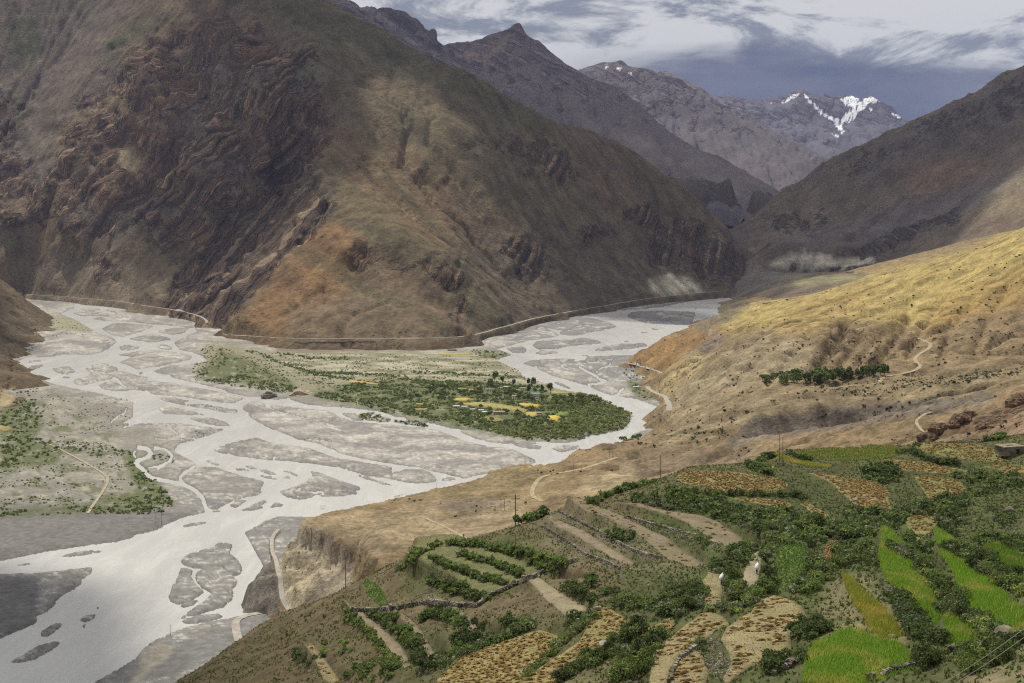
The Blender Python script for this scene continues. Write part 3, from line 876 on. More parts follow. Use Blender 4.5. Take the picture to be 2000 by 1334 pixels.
def gpost(s, Z):
    # scarp on the plateau's river side gets steeper, fan and plateau stay smooth
    px, py = to_px(s.X, s.Y, Z)
    flat = np.maximum(sst(np.hypot((s.X + 40) / 190, (s.Y - 930) / 150), 1.1, 0.8), 0)
    base = s.f(s.X, s.Y)
    Z = Z * (1 - flat) + (base + 0.6 * fbm(s.X / 25, s.Y / 25, 4, 9)) * flat
    upper = sst(py, 640, 585) * (s.Y > 1400)
    Z = Z * (1 - 0.62 * upper) + base * 0.62 * upper
    # the gully cut into the yellow slope
    for line, w, dep in (([(1650, 635), (1630, 660), (1606, 690), (1596, 715)], 11, 20), ([(1775, 615), (1745, 655), (1715, 700), (1700, 720)], 11, 18), ([(1500, 640), (1450, 680), (1400, 725), (1370, 750)], 8, 8), ([(1540, 650), (1490, 690), (1440, 740)], 8, 9), ([(1580, 655), (1540, 695), (1500, 742)], 8, 10),
                         ([(1625, 690), (1590, 715), (1560, 738)], 6, 7), ([(1680, 660), (1650, 695), (1625, 730)], 7, 10), ([(1735, 640), (1700, 672), (1672, 715)], 6, 8), ([(1830, 600), (1800, 640), (1770, 690)], 9, 9), ([(1900, 590), (1860, 640), (1840, 690)], 9, 8), ([(1970, 560), (1930, 620), (1905, 680)], 10, 8), ([(1450, 640), (1410, 660), (1360, 700)], 8, 8), ([(1760, 560), (1700, 590), (1650, 605)], 12, 6), ([(1900, 525), (1830, 555), (1770, 590)], 14, 7)):
        L = np.array(line, float); dmin = np.full(px.shape, 1e9)
        for a, b in zip(L[:-1], L[1:]):
            ab = b - a; t = np.clip(((px - a[0]) * ab[0] + (py - a[1]) * ab[1]) / (ab @ ab), 0, 1)
            dmin = np.minimum(dmin, np.hypot(px - a[0] - t * ab[0], (py - a[1] - t * ab[1])))
        dmin = dmin * (1 + 0.5 * fbm(px / 16, py / 16, 3, 55))
        Z = Z - dep * np.maximum(0, 1 - dmin / (1.7 * w)) ** 1.3 * (s.Y < 2300) * (s.Y > 1380)
    # scarp along the front of the shelf
    SC = np.array([at(*q)[:2] for q in ((1440, 835, 1200), (1480, 818, 1220), (1600, 802, 1232), (1700, 791, 1230), (1800, 786, 1190), (1900, 765, 1180), (2000, 742, 1175), (2200, 690, 1170))])
    sc = np.full(px.shape, 1e9); sy = np.interp(s.X, SC[:, 0], SC[:, 1])
    for a, b in zip(SC[:-1], SC[1:]):
        ab = b - a; t = np.clip(((s.X - a[0]) * ab[0] + (s.Y - a[1]) * ab[1]) / (ab @ ab), 0, 1)
        sc = np.minimum(sc, np.hypot(s.X - a[0] - t * ab[0], s.Y - a[1] - t * ab[1]))
    dd_ = np.where(s.Y < sy, sc, -sc) + 6 * fbm(s.X / 22, s.Y / 40, 3, 74)
    Z = Z - (13 + 5 * fbm(s.X / 60, s.Y / 200, 2, 75)) * sst(dd_, 0, 26) * (1 - sst(dd_, 60, 170)) * sst(s.X, 200, 260)
    # plateau cliff: distance outside the plateau's edge, steep above, talus below
    sd = np.full(px.shape, 1e9); side = np.zeros(px.shape)
    for a, b in zip(EDGE[:-1], EDGE[1:]):
        ab = b - a; t = np.clip(((s.X - a[0]) * ab[0] + (s.Y - a[1]) * ab[1]) / (ab @ ab), 0, 1)
        d = np.hypot(s.X - a[0] - t * ab[0], s.Y - a[1] - t * ab[1])
        cr = ab[0] * (s.Y - a[1]) - ab[1] * (s.X - a[0])
        m = d < sd; sd[m] = d[m]; side[m] = cr[m]
    out = np.where((side > 0) & (s.Y < 1500), sd, -sd)
    out = out + 5 * fbm(s.X / 18, s.Y / 18, 4, 77) + 3 * np.abs(fbm(s.X / 7 + s.Y / 25, s.Y / 9, 3, 78))
    zc = Z - 9 * sst(out, 0, 5) - 0.98 * np.maximum(out, 0) - 5.0 * sst(out, 1, 12) * (ridged(s.X / 30 + s.Y / 16, s.Y / 40, 4, 79) - 0.5)
    ft = sst(out, 36, 54); zc = zc * (1 - ft) - 4 * ft
    zc = np.maximum(zc, -6 - 0 * Z)
    return np.where(out > 0, zc, Z)


drow = np.concatenate([np.linspace(440, 760, 36, endpoint=False), np.linspace(760, 1250, 165, endpoint=False), np.linspace(1250, 2300, 125, endpoint=False), np.linspace(2300, 5000, 70)])
bank = Land(gp, (440, 2220), None, 560, len(drow), c=16, cell=11, ek=1.5, ecap=26, rough=((150, 4.0, 'r'), (36, 2.4, 'f')), drow=drow, seed=61, post=gpost)
px_, py_ = bank.px()
brock = mask_of(bank, [([P1('1280,760 1310,715 1350,690 1400,690 1340,740 1300,775')], 14, 0.4), ([P1('1590,700 1640,640 1700,640 1640,690 1600,730')], 10, 0.5), ([P1('525,1015 640,1035 700,1110 690,1150 560,1190 555,1150 560,1090')], 10, 0.28),
                       ([P1('1480,810 1950,765 1950,790 1700,832 1480,856')], 8, 0.25), ([P1('1820,850 1900,810 2010,770 2010,830 1880,860')], 16, 0.45)], 5, 16)
brock = np.clip(brock + 0.10 * fbm(px_ / 22, py_ / 22, 4, 63), 0, 1)
flute = fbm(bank.X / 9 + bank.Y / 60, bank.Z / 60, 3, 64)
bcol = np.array((0.80, 0.79, 0.80)) * colour(bank, (0.225, 0.168, 0.095), [
    ([P1('1420,590 1560,575 1700,530 1900,485 2240,300 2240,640 2000,560 1800,640 1650,620 1500,640 1400,650')], (0.37, 0.29, 0.112), 26, 0.95),
    ([P1('1500,640 1560,600 1700,560 1700,600 1600,640 1540,660')], (0.32, 0.235, 0.095), 20, 0.8),
    ([P1('1820,600 1900,560 2010,520 2010,600 1900,620 1800,650')], (0.31, 0.215, 0.08), 20, 0.8),
    ([P1('1480,650 1560,660 1600,700 1560,740 1480,760 1340,800 1300,840 1290,780 1360,730 1420,690')], (0.285, 0.235, 0.145), 20, 0.9),
    ([P1('1226,702 1300,655 1390,640 1420,650 1340,720 1290,735')], (0.265, 0.165, 0.07), 12, 0.9),
    ([P1('1330,700 1400,650 1420,660 1360,710')], (0.16, 0.145, 0.125), 8, 0.8),
    ([P1('1350,640 1430,585 1470,590 1440,620 1380,650')], (0.17, 0.145, 0.10), 10, 0.8),
    ([P1('1480,770 1900,720 2100,700 2100,740 1900,760 1500,810 1300,880 1260,870 1360,800')], (0.225, 0.185, 0.110), 18, 0.8),
    ([P1('1470,815 1700,790 1940,765 1940,785 1720,826 1490,858 1400,880')], (0.155, 0.135, 0.110), 8, 0.85),
    ([P1('1190,900 1300,870 1430,880 1500,860 1450,905 1330,925 1250,950')], (0.195, 0.155, 0.105), 14, 0.7),
    ([P1('1280,760 1310,715 1350,690 1400,690 1340,740 1300,775')], (0.36, 0.29, 0.15), 6, 0.9),
    ([P1('850,950 1000,915 1100,900 1080,950 960,975 850,985')], (0.235, 0.185, 0.10), 12, 0.8),
    ([P1('560,1020 850,985 1000,980 1050,1010 960,1050 850,1060 700,1090 640,1040')], (0.275, 0.22, 0.135), 16, 0.85),
    ([P1('820,983 960,972 1010,985 900,1000')], (0.18, 0.15, 0.11), 5, 0.7),
    ([P1('525,1018 560,1020 640,1040 690,1105 690,1160 560,1190 540,1100')], (0.33, 0.28, 0.20), 6, 0.95),
    ([P1('545,1065 590,1080 610,1130 600,1170 565,1180 555,1120')], (0.43, 0.37, 0.24), 6, 0.8),
    ([P1('440,1040 530,1030 545,1100 560,1195 420,1220 430,1110')], (0.185, 0.17, 0.142), 4, 0.9),
    ([P1('1150,930 1230,905 1260,925 1180,960 1100,985')], (0.35, 0.29, 0.17), 10, 0.6),
    ([P1('1810,860 1850,830 2010,770 2010,860 1900,870')], (0.21, 0.145, 0.095), 12, 0.8)], 6, 24)
Z6_ = Z6
ROADS_BANK = [(n, l, bench(bank, ln, w * 0.9), w, m) for n, l, ln, w, m in (
    ('road', 'white road curving below the rocky outcrop beside the river bend', ZE('1250,745 1262,775 1330,805 1390,840 1410,880 1412,930'), 9, 0),
    ('road', 'pale road rounding the orange spur above the river', ZE('1078,562 1120,580 1200,598 1280,625 1355,652'), 6, 0),
    ('road', 'light road under the plateau cliff beside the river', [(544, 1034, 36), (534, 1045, 32), (530, 1062, 27), (534, 1086, 21), (542, 1106, 17), (547, 1130, 13), (549, 1150, 11), (556, 1174, 9), (566, 1194, 8)], 3.6, 0),
    ('track', 'sandy track snaking down the yellow slope above the tree row', Z6('1390,655 1440,670 1480,690 1470,715 1420,745 1390,770 1400,795 1425,810 1400,835 1340,855 1260,865 1210,880 1195,905'), 5, 1),
    ('track', 'pale track crossing the top of the yellow slope', Z6('540,465 640,450 740,435 810,425 850,408 900,395'), 6, 1),
    ('track', 'pale track curving down the dry slope to the plateau', P1('1205,893 1140,915 1075,927 1052,935 1043,950 1038,962 1046,974 1062,979'), 4, 1),
    ('track', 'faint footpath crossing the flat plateau', P1('820,1008 840,1016 870,1030 895,1042 912,1052'), 2.6, 1),
    ('track', 'curved footpath on the brown slope beside the red boulders', Z6('1490,1195 1430,1175 1405,1145 1400,1120 1420,1095 1480,1075'), 2.2, 1))]
bcol = bcol * (1 + 0.35 * fbm(bank.X / 45, bank.Y / 45, 5, 66) + 0.25 * fbm(bank.X / 9, bank.Y / 14, 4, 67))[..., None]
M_bank = terrain_mat('dry_earth_slope', 26.0, [(0.0, (0.06, 0.05, 0.04)), (0.4, (0.115, 0.095, 0.07)), (0.7, (0.16, 0.135, 0.10)), (1.0, (0.23, 0.195, 0.145))], spot=(5.0, 0.20, (0.075, 0.068, 0.035), 0.44), sfreq=2.2, soilvar=0.36)
o = bank.mesh('hillside', M_bank, {'col': bcol, 'rock': brock, 'strat': bank.X * 0.9 + bank.Y * 0.5 + bank.Z * 0.15 + 20 * fbm(bank.X / 60, bank.Y / 60, 3, 68)})
tag(o, 'dry yellow-brown hillside, shelf and flat river plateau on the right bank', 'hillside', kind='structure')
bank.freeze()
# ================================================================== valley floor and braided river
FOX, FOY, FSC = -120.0, 560.0, 1.0
FLW, FLH = 1720, 860
wet = np.zeros((FLH, FLW))                                  # 1 = water
def water(*ps):
    for p in ps: fill(wet, p, 1.0, FOX, FOY, FSC)
def dry(*ps):
    for p in ps: fill(wet, p, 0.0, FOX, FOY, FSC)
def stream(line, w): water(ribbon(catmull(line), w))

water(ZA('200,112 480,128 740,145 900,160 1100,188 1190,205 1010,228 1110,250 1150,270 1000,298 880,315 1050,335 1270,340 1470,365 1700,378 1900,405 1935,435 1800,500 1700,545 1755,615 1880,640 1980,680 2030,720 2000,745 1850,762 1650,775 1490,825 1700,890 2000,960 2200,1010 2500,1340 1200,1340 1200,1320 1330,1270 1450,1260 1410,1220 1420,1180 1350,1140 1150,1090 950,1040 700,990 500,945 400,900 260,820 165,730 240,690 420,690 600,665 900,660 1000,640 1100,580 1140,530 1080,490 960,460 880,410 780,350 700,310 580,265 730,205 720,150 480,140'))
dry(ZA('690,255 900,240 1050,262 1080,275 960,290 800,290'), ZA('760,220 930,205 1000,230 850,235'), ZA('990,410 1110,355 1300,360 1510,385 1400,430 1300,460 1190,490 1080,465'),
    ZA('1545,430 1700,405 1840,405 1800,450 1690,470 1560,450'), ZA('1240,510 1480,460 1620,490 1680,515 1500,545 1300,520'), ZA('1155,590 1220,568 1390,590 1290,615 1200,630'), ZA('1520,580 1600,558 1680,590 1680,612 1580,615'),
    ZA('1120,665 1300,640 1500,620 1750,640 1880,680 1850,715 1700,745 1560,775 1330,805 1250,765 1160,740 1300,685'), ZA('890,770 1020,745 1110,780 1170,800 1100,825 990,835 920,815'),
    ZA('830,800 890,795 930,830 1030,860 1110,895 1000,915 880,950 790,965 705,940 740,910 870,870 885,840'), ZA('1020,840 1190,825 1350,870 1500,895 1700,935 1780,970 1600,995 1300,1005 1200,955 1150,890 1080,870'),
    ZA('960,960 1080,920 1130,920 1200,980 1270,1020 1100,1020 1000,995'), ZA('500,800 680,775 740,835 640,860 560,840'), ZA('265,800 340,765 440,765 390,795 290,812'), ZA('270,730 480,710 380,732 280,742'),
    ZA('1370,1115 1470,1130 1430,1140'), ZA('480,850 540,858 500,866'), ZA('590,880 680,875 690,890 620,892'), ZA('930,718 960,712 970,724'), ZA('1010,712 1060,712 1040,728'), ZA('1340,840 1390,835 1410,850 1370,858'), ZA('1500,860 1600,865 1630,890 1540,885'))
water(ZB('-20,245 150,255 200,300 330,320 560,385 700,425 900,470 1060,475 1200,510 1330,480 1340,505 1500,550 1700,570 2000,590 2000,1340 1085,1340 1080,1305 820,1235 700,1190 560,1150 440,1150 390,1110 300,1065 200,1010 210,980 300,940 420,915 660,830 690,790 500,770 250,735 0,690 -200,690 -200,480'))
dry(ZB('-60,430 100,390 280,365 500,400 700,440 900,490 870,520 780,540 560,520 300,475 120,460 0,450'), ZB('-100,330 0,320 200,345 270,360 100,385 -60,420 -300,400'),
    ZB('40,490 200,485 400,525 560,560 700,585 830,605 800,640 700,630 500,590 300,560 120,520'), ZB('40,590 100,562 300,600 540,655 300,650 100,640'), ZB('340,680 560,680 700,720 750,755 650,765 450,725'),
    ZB('960,515 1080,535 1090,570 1000,610 900,620 860,580'), ZB('900,640 1050,590 1150,560 1300,570 1500,595 1700,610 1770,660 1760,700 1830,680 1900,700 2000,730 2000,1080 1830,1040 1740,985 1600,930 1400,890 1320,850 1150,790 1000,710'),
    ZB('590,995 640,970 740,925 900,890 1010,875 1100,885 1180,930 1300,960 1500,980 1620,1020 1730,1060 2000,1110 2000,1215 1800,1170 1600,1140 1300,1110 1100,1085 850,1050 640,1025'),
    ZB('1100,860 1170,840 1220,870 1290,890 1230,905'), ZB('480,1090 560,1100 660,1135 600,1142'), ZB('790,1180 900,1170 970,1210 850,1200'), ZB('870,1145 1000,1170 1010,1190 940,1180'), ZB('1020,1190 1080,1180 1230,1250 1080,1225'),
    ZB('1010,1245 1120,1245 1250,1290 1100,1270'), ZB('1190,1190 1300,1195 1410,1235 1400,1255 1280,1215'), ZB('1250,1260 1320,1250 1340,1275 1260,1275'), ZB('785,680 805,682 800,692 785,690'), ZB('805,845 860,835 840,848'), ZB('650,550 700,540 750,560 700,570'))
water(ZC('0,70 200,85 430,110 520,130 600,165 710,175 720,200 850,230 950,230 990,235 1150,280 1270,295 1400,300 1600,330 1760,358 1850,392 2000,408 2000,760 1500,830 1000,1000 0,1100 -600,1100 -300,880 0,800'))
dry(ZC('0,130 60,175 200,215 380,235 600,255 900,280 1050,315 1200,370 1320,415 1500,455 1750,490 1900,555 1990,600 1960,630 1850,660 1820,668 1500,725 1280,772 1180,750 1100,725 960,700 850,665 650,640 400,600 200,560 50,520 0,480'),
    ZC('-60,575 0,583 200,610 400,640 580,665 560,690 480,735 400,757 300,735 200,710 100,670 0,655 -60,650'), ZC('490,765 600,715 720,680 880,690 960,720 1010,770 1000,805 900,820 760,820 620,790'), ZC('1050,805 1110,757 1225,775 1150,795'),
    ZC('1240,310 1400,305 1600,330 1700,345 1800,380 1920,405 2000,405 2000,435 1750,430 1550,410 1400,385 1300,345'), ZC('1480,415 1560,415 1620,430 1540,435'), ZC('255,160 330,130 450,160 590,195 520,225 330,205'), ZC('575,220 620,205 800,225 950,265 900,270 700,240'),
    ZC('80,130 220,140 260,165 300,210 200,200 100,150'), ZC('215,740 330,750 480,800 610,850 500,835 300,780'), ZC('570,960 620,935 720,925 650,950'))
water(ZD('0,410 150,400 240,405 360,400 500,412 620,405 740,378 980,362 1150,332 1330,292 1412,200 1402,150 1330,100 1200,40 1115,0 1060,-40 1330,-40 1500,40 1640,70 1700,170 1700,240 1550,300 1450,330 1340,430 1290,440 1220,500 1130,560 900,600 400,700 0,800'))
dry(ZD('-10,470 150,470 260,490 400,555 490,600 460,630 350,660 320,668 0,725 -200,740'), ZD('245,440 350,435 545,455 520,490 350,470'), ZD('600,410 740,378 980,365 900,400 750,425 640,425'), ZD('625,480 720,455 915,455 860,490 740,520 680,500'), ZD('660,535 700,540 690,550'), ZD('-10,385 0,370 150,385 300,400 540,432 350,432 100,425 0,415'))
# right branch
water(ZE('1935,62 1750,90 1520,115 1340,155 900,185 720,230 480,290 200,390 120,440 110,470 230,510 100,550 200,600 270,630 320,690 500,740 560,775 700,800 900,850 1060,923 1310,923 1400,900 1400,560 1700,300 1960,100'))
dry(ZE('180,400 350,330 480,310 560,350 590,370 400,395 250,430 120,465 90,440'), ZE('450,300 720,230 830,235 960,270 1025,300 900,330 700,365 600,360 560,320'), ZE('190,465 230,440 300,440 345,475 320,500 240,500'),
    ZE('385,440 420,410 600,400 760,385 880,405 915,425 700,440 560,465 430,470 400,455'), ZE('380,505 450,480 560,485 585,500 450,510'), ZE('1085,215 1150,190 1350,180 1600,190 1760,200 1800,230 1650,290 1450,285 1250,275 1130,240'), ZE('830,485 920,450 1050,430 1230,425 1250,445 1100,470 950,480'),
    ZE('300,575 420,548 600,540 710,545 680,565 500,590 380,598'), ZE('410,605 600,580 780,550 800,525 1100,515 1400,520 1400,940 1300,890 1130,835 1000,822 900,790 790,740 700,715 540,670 450,630'), ZE('520,710 600,725 650,750 685,775 600,745'),
    ZE('1190,335 1290,345 1200,350'), ZE('1260,310 1380,325 1290,325'), ZE('990,415 1150,400 1100,412'), ZE('660,520 850,510 800,520'), ZE('1540,205 1700,190 1720,215 1600,230'), ZE('1600,160 1750,155 1780,175 1620,178'), ZE('820,375 980,360 900,372'))
for ln, w in ((ZE('610,580 600,600 660,625'), 3.5), (ZE('730,600 790,635 850,665 890,695 940,712 880,728 800,735'), 5), (ZE('970,565 960,590 890,620 860,650'), 3.5), (ZE('1075,765 1045,780 1040,800 1000,820'), 5), (ZE('1000,540 900,560 760,575'), 3), (ZE('560,330 660,330 720,300 830,290'), 2.5)):
    stream(ln, w)
# lower reach
water(ZG('1335,70 1260,86 1180,105 1080,150 1000,190 880,215 860,235 760,260 560,285 300,325 0,385 -400,440 -400,1300 600,1300 600,1190 780,1090 880,1025 950,940 1060,880 1200,825 1500,760 1650,735 1760,690 1755,560 1745,450 1670,340 1620,230 1650,180 1720,130 2100,60 2300,0 2500,-80 2000,-60 1500,0 1350,40'))
water(ZF('400,150 430,110 560,80 780,0 1000,0 1200,0 1300,60 1500,110 1650,170 1800,210 2000,260 2000,640 1600,690 1000,660 640,655 660,620 700,600 800,580 1000,500 1050,420 900,350 700,290 580,285 540,240 450,190'))
dry(ZF('710,160 760,125 900,85 1050,60 1140,95 1300,120 1450,140 1560,180 1650,215 2100,290 2100,370 1960,370 1800,325 1700,295 1500,265 1300,245 1150,235 900,205 760,180'))
dry(ZF('470,370 500,320 560,285 720,290 900,355 1040,385 1110,408 1075,450 1080,490 1050,510 930,530 880,545 800,580 740,620 680,615 650,590 670,560 650,500 520,430 480,400'),
    ZF('830,590 900,545 980,545 880,610'), ZF('910,635 1000,590 1100,545 1130,560 1080,590 1100,610 1000,630'), ZF('1140,605 1190,565 1265,585 1200,605'), ZF('690,630 740,628 780,640 710,645'),
    ZF('1215,480 1350,440 1430,410 1490,350 1450,318 1530,330 1640,375 1760,415 1855,445 1830,500 1700,515 1500,525 1380,545 1280,525'), ZF('460,750 540,725 640,715 680,722 600,740 480,762'),
    ZF('625,235 690,240 770,270 720,275'), ZF('870,300 940,298 1015,325 900,318'), ZF('935,275 1020,285 1060,310 1000,305'), ZF('1055,315 1110,305 1225,355 1150,350'), ZF('1050,352 1150,360 1235,392 1120,378'), ZF('1190,310 1290,318 1370,350 1360,368 1280,330'), ZF('1240,370 1300,358 1310,380 1250,380'),
    ZF('1815,350 1900,360 2000,400 2100,430 2000,410 1900,385'))
for ln, w in ((ZF('110,135 180,145 215,170 205,205 130,235 100,260 160,310 220,370 350,400 460,425 560,470 620,530 640,590 670,645'), 8.5), (ZF('240,130 320,150 370,185 375,225 300,275 200,300'), 4), (ZF('570,283 490,330 450,365 460,405 480,425'), 6.5), (ZF('100,160 85,190 100,220'), 4),
               (ZB('0,990 100,985 180,1040 170,1090 100,1150 30,1190'), 4), (ZB('0,880 100,890 160,880 240,850 190,800 230,745'), 3), (ZA('1240,1180 1220,1230 1150,1270 1080,1330'), 4), (ZA('1450,1280 1340,1330 1200,1380'), 4),
               (ZB('900,490 850,520 800,540'), 4), (ZB('300,540 560,530 760,575 850,590 880,640'), 6), (ZB('1090,540 1160,600 1300,640 1500,690 1640,705'), 2.6), (ZB('1770,680 1740,720 1700,735'), 2.5),
               (ZF('1200,200 1170,235'), 3), (ZF('1460,480 1500,490 1540,480 1570,500 1480,525'), 3.5), (ZG('1170,405 1270,440 1330,430 1400,400'), 4), (ZG('1260,450 1255,490 1280,545 1330,575 1375,590 1330,640 1180,760'), 7)):
    stream(ln, w)
dry(ZG('-400,480 0,475 250,465 400,450 605,428 590,470 525,510 530,540 480,570 390,620 345,680 300,720 235,745 240,775 220,800 130,835 0,890 -400,980'), ZG('45,425 140,405 240,393 180,412'), ZG('385,355 480,330 600,318 690,316 600,340 450,362'),
    ZG('610,690 635,677 652,690 630,700'), ZG('518,770 550,745 630,735 600,770 550,785'), ZG('530,800 560,795 550,830'), ZG('265,880 270,850 340,800 410,790 380,830 310,880'), ZG('40,1050 140,1010 240,945 350,915 400,915 330,970 220,1030 120,1048'),
    ZG('1175,400 1190,370 1240,335 1330,310 1400,300 1400,278 1445,262 1515,280 1495,340 1550,380 1578,440 1570,465 1525,488 1450,430 1390,420 1330,435 1270,436 1220,422'), ZG('1180,425 1255,448 1245,490 1270,540 1330,590 1290,615 1240,650 1160,672 1110,650 1100,620 1120,560 1150,510'),
    ZG('1278,470 1320,436 1400,424 1470,450 1545,515 1520,580 1510,640 1450,690 1340,720 1165,768 1220,720 1300,672 1385,600 1310,560 1275,510'), ZG('1165,680 1250,650 1300,640 1270,670 1200,692'), ZG('1175,780 1280,745 1420,732 1460,750 1350,785 1220,797'))
dry(P1('478,1040 540,1010 560,1010 560,1190 500,1210 455,1210 515,1190 517,1110'))

wetb = blur2(wet, 1)
NR, NC = 380, 800
pys = np.concatenate([np.linspace(566, 700, 100, endpoint=False), np.linspace(700, 1400, NR - 100)])
pxs = np.linspace(-115, 1590, NC)
gpx, gpy = np.meshgrid(pxs, pys)
gx, gy = floor_at(gpx, gpy)
nz = 2.2 * fbm(gpx / 13, gpy / 7, 3, 3) + 1.1 * fbm(gpx / 4, gpy / 2.5, 2, 9)
wm = bil(wetb, gpx - FOX + nz, gpy - FOY + nz * 0.5)
rill = 1 - np.abs(fbm(gpx / 46 + gpy / 60, gpy / 15, 4, 12)) * 7
wm = np.maximum(wm, np.clip(rill, 0, 1) * 0.62 * sst(bil(blur2(wet, 22), gpx - FOX, gpy - FOY), 0.22, 0.5))
far_ = bil(blur2(wet, 7), gpx - FOX, gpy - FOY)
hgt = np.where(wm < 0.5, (0.5 - wm) * 2.2, (0.5 - wm) * 2.0)
hgt += (1 - far_) * 0.9 * (wm < 0.5) + 0.35 * fbm(gx / 40, gy / 40, 4, 8) * sst(0.5 - wm, 0.1, 0.4)
veg_poly = [P1('385,705 410,665 560,690 700,690 900,690 985,690 1010,720 1060,745 1130,765 1232,808 1228,832 1150,858 1050,862 950,848 850,830 760,808 640,785 560,770 470,752 380,735')]
FP = lambda polys, soft: bil(blur2(sum_fill(polys), soft), gpx - FOX + 3 * fbm(gpx / 15, gpy / 8, 3, 21), gpy - FOY + 2 * fbm(gpx / 15, gpy / 8, 3, 22))
def sum_fill(polys):
    a = np.zeros((FLH, FLW))
    for p in polys: fill(a, p, 1.0, FOX, FOY, FSC)
    return a
hgt += 2.5 * FP(veg_poly, 6) * (wm < 0.5)
fan_m = FP([P1('560,692 700,690 900,692 1000,705 1030,735 1120,765 900,745 700,745 560,730 520,700')], 8)
stripes = fbm(gpx / 90, gpy / 2.6, 3, 41)
sand = fbm(gpx / 34 + gpy / 30, gpy / 6.5, 4, 42)
fcol = np.ones(gpx.shape + (3,)) * np.array((0.205, 0.190, 0.168))
def lay(m, c):
    global fcol
    m = np.clip(m, 0, 1)[..., None]; fcol = fcol * (1 - m) + np.array(c) * m
wpx = gpx + 26 * fbm(gpx / 90, gpy / 40, 3, 46); wpy = gpy + 9 * fbm(gpx / 90, gpy / 40, 3, 47)
g1 = fbm(wpx / 130, wpy / 15, 4, 48); g2 = fbm(wpx / 34, wpy / 4.6, 4, 49)
lay(0.42 + 1.7 * g1 + 1.0 * g2, (0.335, 0.308, 0.262))
lay(sst(gpy, 900, 1010) * 0.75, (0.165, 0.158, 0.145))
lay(FP([P1('950,560 1460,560 1460,740 1250,760 1000,700')], 12) * 0.75, (0.165, 0.157, 0.148))
line_ = 1 - np.abs(fbm(wpx / 70 + wpy / 30, wpy / 10, 3, 43)) * 9
lay(np.clip(line_, 0, 1) * sst(g1, -0.35, 0.1) * 0.85, (0.45, 0.42, 0.355))
dark_ = 1 - np.abs(fbm(wpx / 80 - wpy / 40, wpy / 9, 3, 53)) * 10
lay(np.clip(dark_, 0, 1) * 0.5, (0.15, 0.142, 0.13))
lay(FP([P1('0,760 150,760 330,850 330,1000 0,1020 -110,1020 -110,770')], 14) * 0.7, (0.182, 0.168, 0.130))
lbm = FP([P1('0,780 110,770 250,870 335,985 200,1000 0,1005 -110,1000 -110,800')], 10)
lay(lbm * sst(fbm(wpx / 42, wpy / 16, 4, 56), 0.02, 0.3) * 0.75, (0.095, 0.102, 0.048))
lay(lbm * sst(fbm(wpx / 30 + 9, wpy / 9, 4, 57), 0.12, 0.4) * 0.6, (0.30, 0.27, 0.20))
lay(FP([P1('0,990 160,985 330,1000 400,1005 250,1065 0,1090 -110,1100 -110,1000')], 5) * 0.9, (0.135, 0.125, 0.112))
lay(FP([P1('-110,1135 80,1130 75,1150 65,1230 0,1245 -110,1250')], 3) * 0.85, (0.115, 0.11, 0.105))
lay(FP([P1('180,1340 260,1290 290,1300 270,1340'), P1('270,1290 400,1240 470,1220 530,1200 520,1230 420,1290 330,1330')], 4) * 0.8, (0.145, 0.14, 0.13))
lay(FP([P1('270,1275 300,1262 340,1265 330,1290 300,1310 260,1350 245,1350 275,1305')], 3) * 0.6, (0.30, 0.27, 0.20))
lay(FP(veg_poly, 8) * 0.9, (0.205, 0.185, 0.11))
lay(fan_m * sst(stripes, -0.05, 0.25) * 0.8, (0.37, 0.335, 0.245))
lay(fan_m * sst(-stripes, 0.02, 0.25) * 0.85, (0.12, 0.122, 0.06))
grn = FP([P1('380,740 430,690 470,700 560,745 600,770 520,760'), P1('600,770 740,745 1000,755 1110,775 1232,810 1228,832 1150,858 1050,862 950,848 850,830 760,808 640,785'), P1('0,800 50,790 90,830 60,860 130,880 110,910 0,920'), P1('255,880 345,990 250,1000 200,990 200,970 270,960 240,900'),
          P1('0,1000 200,985 320,990 200,1005 0,1015'), P1('930,690 990,690 1000,700 950,700'), P1('1220,745 1280,750 1290,785 1240,775')], 4)
lay(grn * sst(fbm(gpx / 16, gpy / 8, 4, 45), -0.55, -0.1) * 0.92, (0.088, 0.098, 0.036))
lay(FP([P1('60,610 150,620 180,645 150,650 90,640')], 5) * 0.8, (0.24, 0.22, 0.125))
lay(FP([P1('540,662 735,662 740,690 540,692')], 3) * 0.9, (0.16, 0.12, 0.075))
lay(sst(wm, 0.05, 0.45) * 0.65, (0.13, 0.124, 0.114))
fcol = fcol * np.array((0.96, 0.98, 1.02))
V = np.stack([gx, gy, hgt], -1).reshape(-1, 3)
t = NT('river_gravel')
c = t.attr('col'); n1_ = t.noise(1 / 55.0, 6, 0.65); n2_ = t.noise(1 / 7.0, 5, 0.7)
c = t.mix(1.0, c, t.step(n1_, 0.3, 0.7, 0.95, 1.05), 'MULTIPLY'); c = t.mix(1.0, c, t.step(n2_, 0.3, 0.7, 0.78, 1.22), 'MULTIPLY')
t.base(c); t.normal(t.bump(n2_, 1.2, 0.7))
FF = grid_faces(NR, NC)
hid = inside(P1('1360,600 1330,700 1330,830 1260,920 1000,985 620,1060 600,1190 500,1270 330,1420 1700,1420 1700,560 1470,560'), gpx, gpy) | inside(P1('-200,540 -200,566 60,568 300,590 430,630 640,650 900,650 1000,615 1250,570 1250,540'), gpx, gpy)
FF = FF[~hid.ravel()[FF].all(1)]
o = add('riverbed', mesh_np('riverbed', V, FF, t.m, True, {'col': fcol.reshape(-1, 3)}))
tag(o, 'grey gravel bars and stony flats of the braided riverbed', 'riverbed', kind='structure')


def floor_z(x, y):
    px, py = CENT + FOC * x / y, HORIZ + FOC * CAMZ / y
    v = np.interp(py, pys, np.arange(NR)); u = (px - pxs[0]) / (pxs[-1] - pxs[0]) * (NC - 1)
    return bil(hgt, np.atleast_1d(u).astype(float), np.atleast_1d(v).astype(float))


